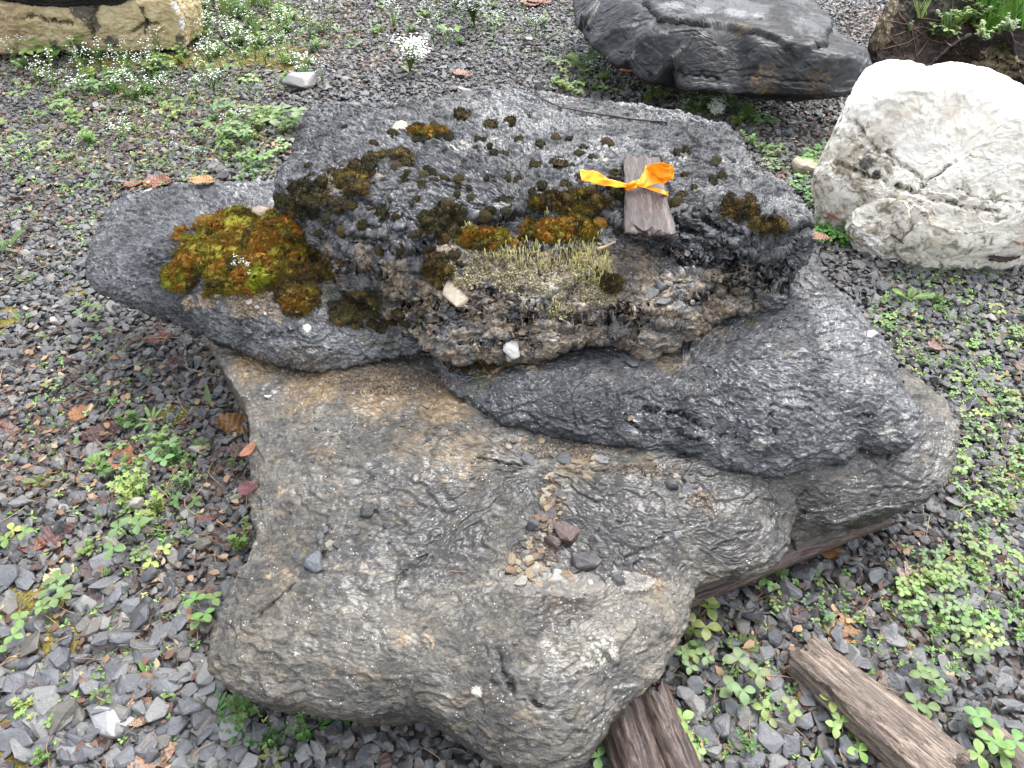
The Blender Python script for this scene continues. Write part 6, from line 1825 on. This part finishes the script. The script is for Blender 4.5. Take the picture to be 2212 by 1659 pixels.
# ------------------------------------------------------------------ dead leaves
def dead(kind, seed, size):
    r = random.Random(seed)
    mb = MB()
    if kind == 'oak': prof = lambda t: (math.sin(math.pi * t ** .8) ** .6) * (.74 + .26 * math.cos(t * 21)) * .42
    elif kind == 'long': prof = lambda t: math.sin(math.pi * t ** .9) ** .8 * .26
    else: prof = lambda t: math.sin(math.pi * t ** .7) ** .7 * (.9 + .1 * math.cos(t * 23) + .05 * math.sin(t * 41)) * .42
    n, k = 36, 8
    cx, cy = r.uniform(.1, .5), r.uniform(.2, 1.1)
    vs = []
    for i in range(n + 1):
        t = i / n
        w = max(prof(t), .012)
        for j in range(k + 1):
            f = j / k * 2 - 1
            x = (t - .5) + abs(f) * w * .25 * (1 if kind == 'oak' else .3)
            y = f * w * (1 + .08 * math.sin(i * 2.1 + (f > 0)))
            z = cx * (t - .5) ** 2 + cy * y * y + .03 * math.sin(t * 9 + f * 3 + seed) + .018 * math.sin(i * 1.7 + j)
            vs.append(Vector((x, y, z)) * size)
    fs = [(i * (k + 1) + j, (i + 1) * (k + 1) + j, (i + 1) * (k + 1) + j + 1, i * (k + 1) + j + 1) for i in range(n) for j in range(k)]
    mb.add(vs, fs)
    rib = MB()
    rib.tube([vs[i * (k + 1) + k // 2] + Vector((0, 0, size * .006)) for i in range(0, n + 1, 2)], size * .007, 4)
    return mb, rib
DL = {}
for kd, nn in (('oak', 3), ('long', 3), ('round', 4)):
    DL[kd] = []
    for i in range(nn):
        b, rb = dead(kd, i * 7 + len(kd), 1.0)
        DL[kd].append((b.mesh('dead_leaf', [M_dead]), b.mesh('dead_leaf', [M_deadspot]), rb.mesh('midrib', [M_dead])))
def dead_leaf(kd, u, v, px, col, label, spin, group=None, var=None, spot=False, tilt=.15, parts=True, lift=.008):
    p, n, nm = hit(u, v)
    s = px * .88 * (p - Vector(CAM)).length / F
    col = tuple(x * .72 for x in col)
    var = R_.randrange(len(DL[kd])) if var is None else var
    me = DL[kd][var]
    nn = (n + Vector((0, 0, 2))).normalized()
    root = link('dead_leaf', None if parts else me[0])
    root.location = p + Vector((0, 0, lift)) + nn * .004
    root.rotation_euler = (R_.uniform(-tilt, tilt), R_.uniform(-tilt, tilt), spin)
    root.scale = (s, s, s)
    root.color = (*col, 1)
    if parts:
        root.empty_display_size = .3
        link('blade', me[1] if spot else me[0], root, (0, 0, 0), (*col, 1))
        link('midrib', me[2], root, (0, 0, 0), (*(c * .55 for c in col), 1))
    return tag(root, label, 'dead leaf', group)
RED, BR, OR, TN, PU = (0.07, 0.022, 0.016), (0.09, 0.048, 0.028), (0.25, 0.1, 0.03), (0.4, 0.26, 0.13), (0.095, 0.06, 0.058)
for kd, u, v, px, col, sp_, spot, lab in [
    ('oak', 1968, 1265, 105, (0.36, 0.24, 0.2), .6, True, 'large pinkish tan oak leaf curled on the gravel right of the slab'),
    ('oak', 1812, 1372, 90, (0.34, 0.16, 0.05), .9, True, 'golden speckled oak leaf near the end of the log'),
    ('round', 1755, 1518, 76, (0.34, 0.14, 0.045), .1, False, 'ribbed orange-brown leaf lying on the block-shaped stone by the log'),
    ('round', 1785, 1195, 56, (0.25, 0.11, 0.03), 1.4, False, 'crumpled amber leaf beside the support plank'),
    ('oak', 1660, 1235, 70, (0.26, 0.17, 0.12), .4, False, 'pale brown leaf half under the slab edge by the plank'),
    ('round', 1715, 1330, 60, PU, 2.0, False, 'purplish brown leaf next to the golden oak leaf'),
    ('long', 1725, 1440 + 0, 1, BR, 0, False, None),
    ('long', 1730, 1435, 40, (0.22, 0.1, 0.05), 0, False, 'thin folded brown leaf in the gravel left of the log end'),
    ('long', 520, 1010 - 87, 120, (0.32, 0.15, 0.04), -.15, False, 'long curled rusty leaf lying against the slab corner'),
    ('round', 180, 900, 52, (0.36, 0.15, 0.05), .5, False, 'small crumpled orange leaf in the open gravel'),
    ('round', 15, 940, 60, (0.25, 0.13, 0.11), 0, False, 'reddish wet round leaf at the left edge'),
    ('long', 225, 940 + 0, 90, RED, .5, False, 'long dark red-brown leaf beside the bushy weeds'),
    ('round', 270, 965 + 30, 66, (0.36, 0.14, 0.06), 1.4, False, 'orange curled leaf standing against the flat brownish stone'),
    ('round', 135, 1255, 70, (0.62, 0.46, 0.24), 1.1, False, 'pale yellow curled leaf on the gravel left of the slab'),
    ('round', 220, 1235, 80, PU, .2, False, 'flat purplish pink leaf pressed on the gravel'),
    ('round', 135, 1320 + 0, 1, RED, 0, False, None),
    ('round', 130, 1160, 70, (0.13, 0.05, 0.045), .7, False, 'dark maroon crumpled leaf near the strawberry weeds'),
    ('long', 75, 1185, 60, (0.3, 0.1, 0.05), 0, False, 'shiny orange-red leaf under the left strawberry weed'),
    ('long', 165, 1195, 60, (0.3, 0.12, 0.06), .5, False, 'narrow orange-brown leaf left of the cream stone'),
    ('round', 480, 1165, 60, PU, .3, False, 'purple-brown flat leaf left of the bluish weed'),
    ('round', 590, 1095, 1, PU, 0, False, None),
    ('long', 540, 975 + 5, 50, (0.33, 0.13, 0.06), 1.0, False, 'folded orange leaf close to the slab side'),
    ('round', 520, 1000 - 20, 60, (0.27, 0.17, 0.15), .3, False, 'pinkish brown flat leaf touching the slab side'),
    ('round', 560, 1060, 1, RED, 0, False, None),
    ('round', 540, 1062, 50, (0.11, 0.025, 0.025), .6, False, 'dark red wet leaf at the slab side beside the pale olive stone'),
    ('long', 450, 1125, 52, (0.22, 0.09, 0.08), .2, False, 'narrow reddish leaf in the gravel left of the slab side'),
    ('round', 335, 1640, 96, (0.4, 0.25, 0.17), .2, False, 'broad pale tan leaf at the bottom edge'),
    ('round', 305, 1540, 76, (0.2, 0.1, 0.07), 2.2, True, 'mottled brown leaf leaning between stones near the bottom edge'),
    ('round', 365, 1315, 46, (0.32, 0.15, 0.07), .5, False, 'small orange-brown leaf near the slab corner weeds'),
    ('round', 380, 1260, 44, (0.2, 0.06, 0.05), .5, False, 'small dark red crumpled leaf near the slab corner'),
    ('round', 350, 735, 56, (0.2, 0.05, 0.025), .5, False, 'dark red leaf in the shade under the mossy slab'),
    ('round', 385, 790, 50, (0.12, 0.06, 0.06), .5, False, 'dull purple leaf in the gravel below the mossy slab'),
    ('round', 340, 425 + 0, 1, RED, 0, False, None),
    ('round', 345, 402, 60, (0.3, 0.12, 0.07), .2, False, 'reddish brown leaf heap behind the mossy slab'),
    ('long', 440, 397, 60, (0.5, 0.28, 0.1), .1, False, 'tan curled leaf behind the back edge of the mossy slab'),
    ('round', 295, 404, 50, (0.3, 0.1, 0.06), .9, False, 'torn red leaf beside the reddish leaf heap'),
    ('round', 1000, 165, 50, (0.32, 0.16, 0.1), .1, False, 'brown leaf in the gravel right of the large white flower clump'),
    ('round', 1165, 8, 60, (0.3, 0.14, 0.08), .1, False, 'rusty leaf near the top edge, left of the black boulder'),
    ('round', 1150, 12, 60, (0.3, 0.12, 0.07), .9, False, 'rusty leaf beside the first one near the top edge'),
    ('long', 1360, 155, 50, (0.36, 0.16, 0.07), .2, False, 'orange leaf tucked under the black boulder'),
    ('long', 2165, 560, 90, (0.08, 0.05, 0.04), .4, False, 'dark wet leaf beside the pale boulder at the right edge'),
    ('round', 2205, 530, 50, (0.42, 0.2, 0.1), .4, False, 'orange leaf beside the pale boulder at the right edge'),
    ('round', 1990 + 30, 790 - 35, 44, (0.3, 0.18, 0.14), .4, False, 'dull pink leaf in the gravel right of the wedge slab'),
    ('long', 2050, 520 + 15, 1, BR, 0, False, None),
    ('round', 1804, 475, 44, (0.33, 0.11, 0.06), .4, False, 'orange-red leaf among the trefoils by the pale boulder'),
    ('long', 1761, 518, 60, (0.3, 0.13, 0.06), -.6, False, 'brown leaf under the trefoils at the foot of the pale boulder'),
    ('round', 1920, 1640, 56, (0.13, 0.05, 0.05), .6, False, 'dark red maple-like leaf in front of the log'),
    ('long', 1680, 1660, 80, (0.14, 0.08, 0.07), -.5, False, 'dark folded leaf at the bottom edge between timber and log'),
    ('round', 2170, 1240, 50, (0.36, 0.28, 0.2), .6, False, 'pale leaf in the weeds right of the large oak leaf'),
]:
    if lab: dead_leaf(kd, u, v, px, col, lab, sp_, None, None, spot)
for _ in range(150):
    rg = R_.choice([(300, 330, 300, 130), (330, 1180, 260, 240), (200, 950, 230, 180), (450, 250, 300, 120), (2050, 1050, 170, 250), (1950, 1400, 250, 180), (1050, 120, 250, 90), (1400, 200, 200, 70), (1900, 480, 120, 90), (350, 1450, 300, 180)])
    a, r = R_.uniform(0, 6.28), math.sqrt(R_.random())
    u, v = rg[0] + rg[2] * r * math.cos(a), rg[1] + rg[3] * r * math.sin(a)
    if not (0 < u < W and 0 < v < H): continue
    p, n, nm = hit(u, v)
    if nm != 'ground': continue
    dead_leaf(R_.choice(['long', 'round', 'round']), u, v, R_.uniform(16, 34), R_.choice([RED, BR, PU, (0.25, 0.12, 0.06), (0.1, 0.05, 0.04)]), 'small brown scrap of dead leaf lying on the gravel', R_.uniform(0, 6.28), 'small scraps of dead leaf', None, False, .4, False)

# ------------------------------------------------------------------ twigs, roots, needles
M_twig = plain('dark_twig', (0.035, 0.025, 0.022), 0.6)
M_straw = plain('dry_stalk', (0.34, 0.25, 0.15), 0.7)
def twig(pts, r0, mat, label, cat='twig', z=.012, name='twig', r1=None, subs=()):
    def curve(pp):
        out = []
        for (a, b) in zip(pp[:-1], pp[1:]):
            for k in range(5):
                f = k / 5
                out.append((a[0] + (b[0] - a[0]) * f + R_.uniform(-1.2, 1.2), a[1] + (b[1] - a[1]) * f + R_.uniform(-.8, .8)))
        out.append(pp[-1])
        res = []
        for u, v in out:
            p, n, nm = hit(u, v)
            if name == 'root' and nm != 'earthy_boulder': continue
            res.append(Vector((p.x, p.y, p.z + (z if nm == 'ground' else r0 + .002))))
        return res
    w = curve(pts)
    if len(w) < 4: return {}
    org = w[0].copy()
    mb = MB()
    n = len(w)
    mb.tube([p - org for p in w], [r0 + ((r1 or r0 * .4) - r0) * i / (n - 1) for i in range(n)], 6)
    for s in subs:
        ws = curve(s)
        mb.tube([p - org for p in ws], [r0 * .5 + (r0 * .2 - r0 * .5) * i / (len(ws) - 1) for i in range(len(ws))], 5)
    return tag(link(name, mb.mesh(name, [mat]), None, org), label, cat)
twig([(1440, 268), (1380, 262), (1290, 250), (1215, 236), (1180, 222), (1130, 190), (1090, 170), (1040, 160)], .003, M_twig, 'long dark branching twig lying on the gravel behind the top slab', subs=[[(1140, 165 + 30), (1100, 150), (1050, 120), (1010, 95), (960, 70)], [(1180, 222), (1120, 170), (1080, 130), (1060, 100)], [(1060, 160), (1020, 155)]], z=.02)
twig([(0, 218), (25, 235)], .005, M_twig, 'short black twig at the left edge behind the mossy slab')
twig([(1925, 395 + 0), (1935, 345)], .004, M_twig, 'short dark twig standing in front of the pale boulder') if False else None
twig([(1935 - 10, 510), (1990, 555)], .003, M_twig, 'thin dark twig among the trefoils at the pale boulder')
twig([(1830, 340 + 40), (1870, 395)], .003, M_twig, 'short twig at the side of the pale boulder') if False else None
twig([(400, 745), (405, 800), (440, 812), (500, 822)], .0025, M_straw, 'thin bent straw in the gravel below the mossy slab', 'straw')
twig([(300, 738), (370, 735), (440, 742)], .0022, M_straw, 'thin dry stem in the shade under the mossy slab', 'straw')
twig([(10, 1645), (60, 1610), (140, 1560), (200, 1530)], .002, M_straw, 'long pale straw crossing the gravel in the lower left corner', 'straw')
twig([(1915, 1205 - 115 + 130), (1945, 1260), (1990, 1300)], .0022, M_straw, 'thin straw near the large oak leaf', 'straw')
twig([(1918, 1302 - 130), (1962, 1225)], .0025, M_straw, 'thin straw leaning by the support plank', 'straw')
twig([(450, 1220), (500, 1245), (540, 1255)], .0028, M_twig, 'thin twig touching the side of the slab')
twig([(470, 1130), (500, 1150), (540, 1165)], .0022, M_straw, 'dry stem pointing to the slab side', 'straw')
twig([(1530, 1180 + 60), (1600, 1290 - 25), (1640, 1290)], .002, M_twig, 'hair-thin twig under the plank')
twig([(1740, 1500), (1760, 1560), (1775, 1640)], .0022, M_twig, 'thin twig in the gravel in front of the log')
twig([(1290, 545), (1330, 528)], .005, M_straw, 'short pale stick on the tan ledge of the top slab', 'stick')
twig([(970, 1250 - 15), (1010, 1237)], .0009, plain('red_needle', (0.3, 0.09, 0.04), .5), 'reddish pine needle lying on the bottom slab', 'needle') 
twig([(862, 1100 - 7), (905, 1093)], .0009, plain('orange_needle', (0.35, 0.1, 0.04), .5), 'reddish needle near the crusty lump on the bottom slab', 'needle')
M_root = plain('brown_root', (0.12, 0.06, 0.035), 0.7)
for i, pts in enumerate([[(1900, 45), (1960, 55), (2010, 90), (2060, 100)], [(1930, 80), (1990, 60), (2050, 70), (2110, 60)], [(1960, 150), (1990, 110), (2020, 60)], [(1900, 110), (1960, 95), (2030, 50)], [(2060, 60), (2080, 110), (2075, 150), (2060, 180)],
                         [(2040, 90), (2070, 120), (2110, 130)], [(1940, 30), (1970, 70), (1980, 130)], [(2110, 50), (2160, 80), (2212, 100)], [(1910, 70), (1950, 110), (1960, 160)], [(1980, 40), (2050, 50), (2090, 30)]]):
    o = twig(pts, .003, M_root, 'thin brown root hanging in the soil of the earthy boulder', 'root', name='root')
    o['group'] = 'roots on the earthy boulder'

# pine needles and plant scraps strewn over the gravel
nm_ = NT('dry_litter')
nm_.fin(nm_.ramp(nm_.info('Random'), [(0, (0.06, 0.028, 0.018)), (0.45, (0.12, 0.06, 0.035)), (0.75, (0.22, 0.13, 0.07)), (1, (0.36, 0.26, 0.15))]), 0.7)
need = []
for i in range(5):
    r = random.Random(i)
    mb = MB()
    pts = [(-.5, 0, 0), (-.2, r.uniform(-.06, .06), .02), (.2, r.uniform(-.08, .08), .02), (.5, r.uniform(-.1, .1), 0)]
    mb.tube(pts, .012, 3)
    need.append(mb.mesh('needle', [nm_.mat]))
for i in range(4):
    r = random.Random(i + 9)
    mb = MB()
    k = 7
    vs = [(math.cos(6.283 * j / k) * .2 * r.uniform(.5, 1.1), math.sin(6.283 * j / k) * .13 * r.uniform(.5, 1.1), r.uniform(-.03, .05)) for j in range(k)] + [(0, 0, .03)]
    mb.add(vs, [(j, (j + 1) % k, k) for j in range(k)])
    need.append(mb.mesh('leaf_crumb', [nm_.mat]))
NN = 32000
xy = np.c_[rng.uniform(-4, 4, NN * 3), rng.uniform(.2, 5.5, NN * 3)]
dens = fbm(np.c_[xy, np.zeros(len(xy))], 1.4, 4, 88, .6)
lft = smooth(-.1, -.6, xy[:, 0] + .25) * smooth(5.6, 3.8, xy[:, 1]) * .85 + smooth(.8, 1.2, xy[:, 0]) * smooth(2.2, 1.2, xy[:, 1]) * .1
kp = rng.random(len(xy)) < np.clip((dens - .5) * 4 + lft, .03, 1) * .9
xy = xy[kp]
uu, vv, dd = proj(np.c_[xy, np.zeros(len(xy))])
kp = (dd > .2) & (uu > -200) & (uu < W + 200) & (vv > -60) & (vv < H + 100) & (poly_sd(xy, FOOT['stone_slab_a']) < .03)
xy = xy[kp]
n = len(xy)
print('litter', n)
ix = np.where(rng.random(n) < .62, rng.integers(0, 5, n), rng.integers(5, 9, n))
sz = np.where(ix < 5, rng.uniform(.025, .085, n), rng.uniform(.03, .085, n))
scatter('leaf_litter', need, np.c_[xy, ground_z(xy) + rng.uniform(.012, .022, n)], np.c_[rng.normal(0, .18, n), rng.normal(0, .18, n), rng.uniform(0, 6.28, n)], np.c_[sz, sz, sz], ix, label='brown needles and leaf crumbs strewn on the gravel', cat='litter')

# tiny seedlings between the stones
seedl = []
for i in range(4):
    r = random.Random(i + 70); mb = MB()
    for q in range(5 + i):
        b = r.uniform(0, 6.28)
        leaflet(mb, (r.uniform(-.2, .2), r.uniform(-.2, .2), 0), (math.cos(b), math.sin(b), r.uniform(.3, 1)), (0, 0, 1), r.uniform(.35, .7), r.uniform(.16, .3), .8, .2, .2, n=3)
    seedl.append(mb)
sm = NT('seedling_leaf')
sm.fin(sm.ramp(sm.info('Random'), [(0, (0.07, 0.15, 0.03)), (.5, (0.13, 0.24, 0.05)), (.85, (0.22, 0.32, 0.09)), (1, (0.3, 0.28, 0.1))]), .5)
seedl = [m_.mesh('seedling', [sm.mat]) for m_ in seedl]
pts = []
for (cx, cy, rx, ry, n) in [(330, 160, 330, 90, 1500), (520, 60, 160, 90, 1300), (280, 320, 280, 130, 1300), (600, 330, 90, 90, 350), (120, 520, 120, 90, 90), (200, 1000, 230, 250, 200), (340, 1060, 110, 130, 120), (250, 1430, 240, 220, 130), (1000, 60, 400, 70, 600), (1400, 190, 220, 80, 400),
                            (1800, 420, 120, 130, 300), (2040, 720, 180, 160, 420), (2130, 1000, 90, 180, 260), (2060, 1300, 160, 160, 260), (1750, 1400, 220, 150, 120), (1550, 270, 120, 40, 120), (1700, 1560, 250, 90, 80), (560, 1550, 120, 70, 60)]:
    for _ in range(n):
        a, r = R_.uniform(0, 6.28), math.sqrt(R_.random())
        p, nn, nm2 = hit(cx + rx * r * math.cos(a), cy + ry * r * math.sin(a))
        if nm2 == 'ground': pts.append((p.x, p.y, p.z + .012, R_.uniform(.01, .026)))
pts = np.array(pts)
n = len(pts)
scatter('seedlings', seedl, pts[:, :3], np.c_[rng.normal(0, .2, n), rng.normal(0, .2, n), rng.uniform(0, 6.28, n)], np.repeat(pts[:, 3:4], 3, 1), rng.integers(0, 4, n), label='tiny green seedlings sprouting between the gravel stones', cat='seedlings')

# flat moss on the ground
gm = NT('ground_moss')
gm.fin(gm.ramp(gm.noise(gm.coord(), 9, 4, .6), [(.35, (0.05, 0.04, 0.012)), (.5, (0.13, 0.1, 0.014)), (.65, (0.22, 0.18, 0.02))]), .9)
mossm = cushion(91, 700, .1, .16, 3)
mossm.materials[0] = gm.mat
pts = []
for (cx, cy, rx, ry, n) in [(600, 130, 70, 22, 60), (450, 130, 90, 20, 40), (250, 140, 80, 14, 24), (70, 1330, 60, 50, 26), (90, 1400, 60, 40, 14), (30, 1590, 40, 60, 10), (10, 690, 20, 14, 6), (600, 45, 60, 20, 16), (1500, 245, 40, 10, 10), (200, 635, 30, 8, 6), (1780, 1210 - 90, 10, 10, 3), (380, 900, 14, 10, 4)]:
    for _ in range(n):
        a, r = R_.uniform(0, 6.28), math.sqrt(R_.random())
        p, nn, nm2 = hit(cx + rx * r * math.cos(a), cy + ry * r * math.sin(a))
        if nm2 == 'ground': pts.append((p.x, p.y, p.z + .006, R_.uniform(.015, .04) * (1.6 if cy < 200 else 1)))
pts = np.array(pts)
n = len(pts)
scatter('ground_moss', [mossm], pts[:, :3], np.c_[np.zeros(n), np.zeros(n), rng.uniform(0, 6.28, n)], np.repeat(pts[:, 3:4], 3, 1), np.zeros(n), label='yellow moss mats spread on the gravel', cat='moss')
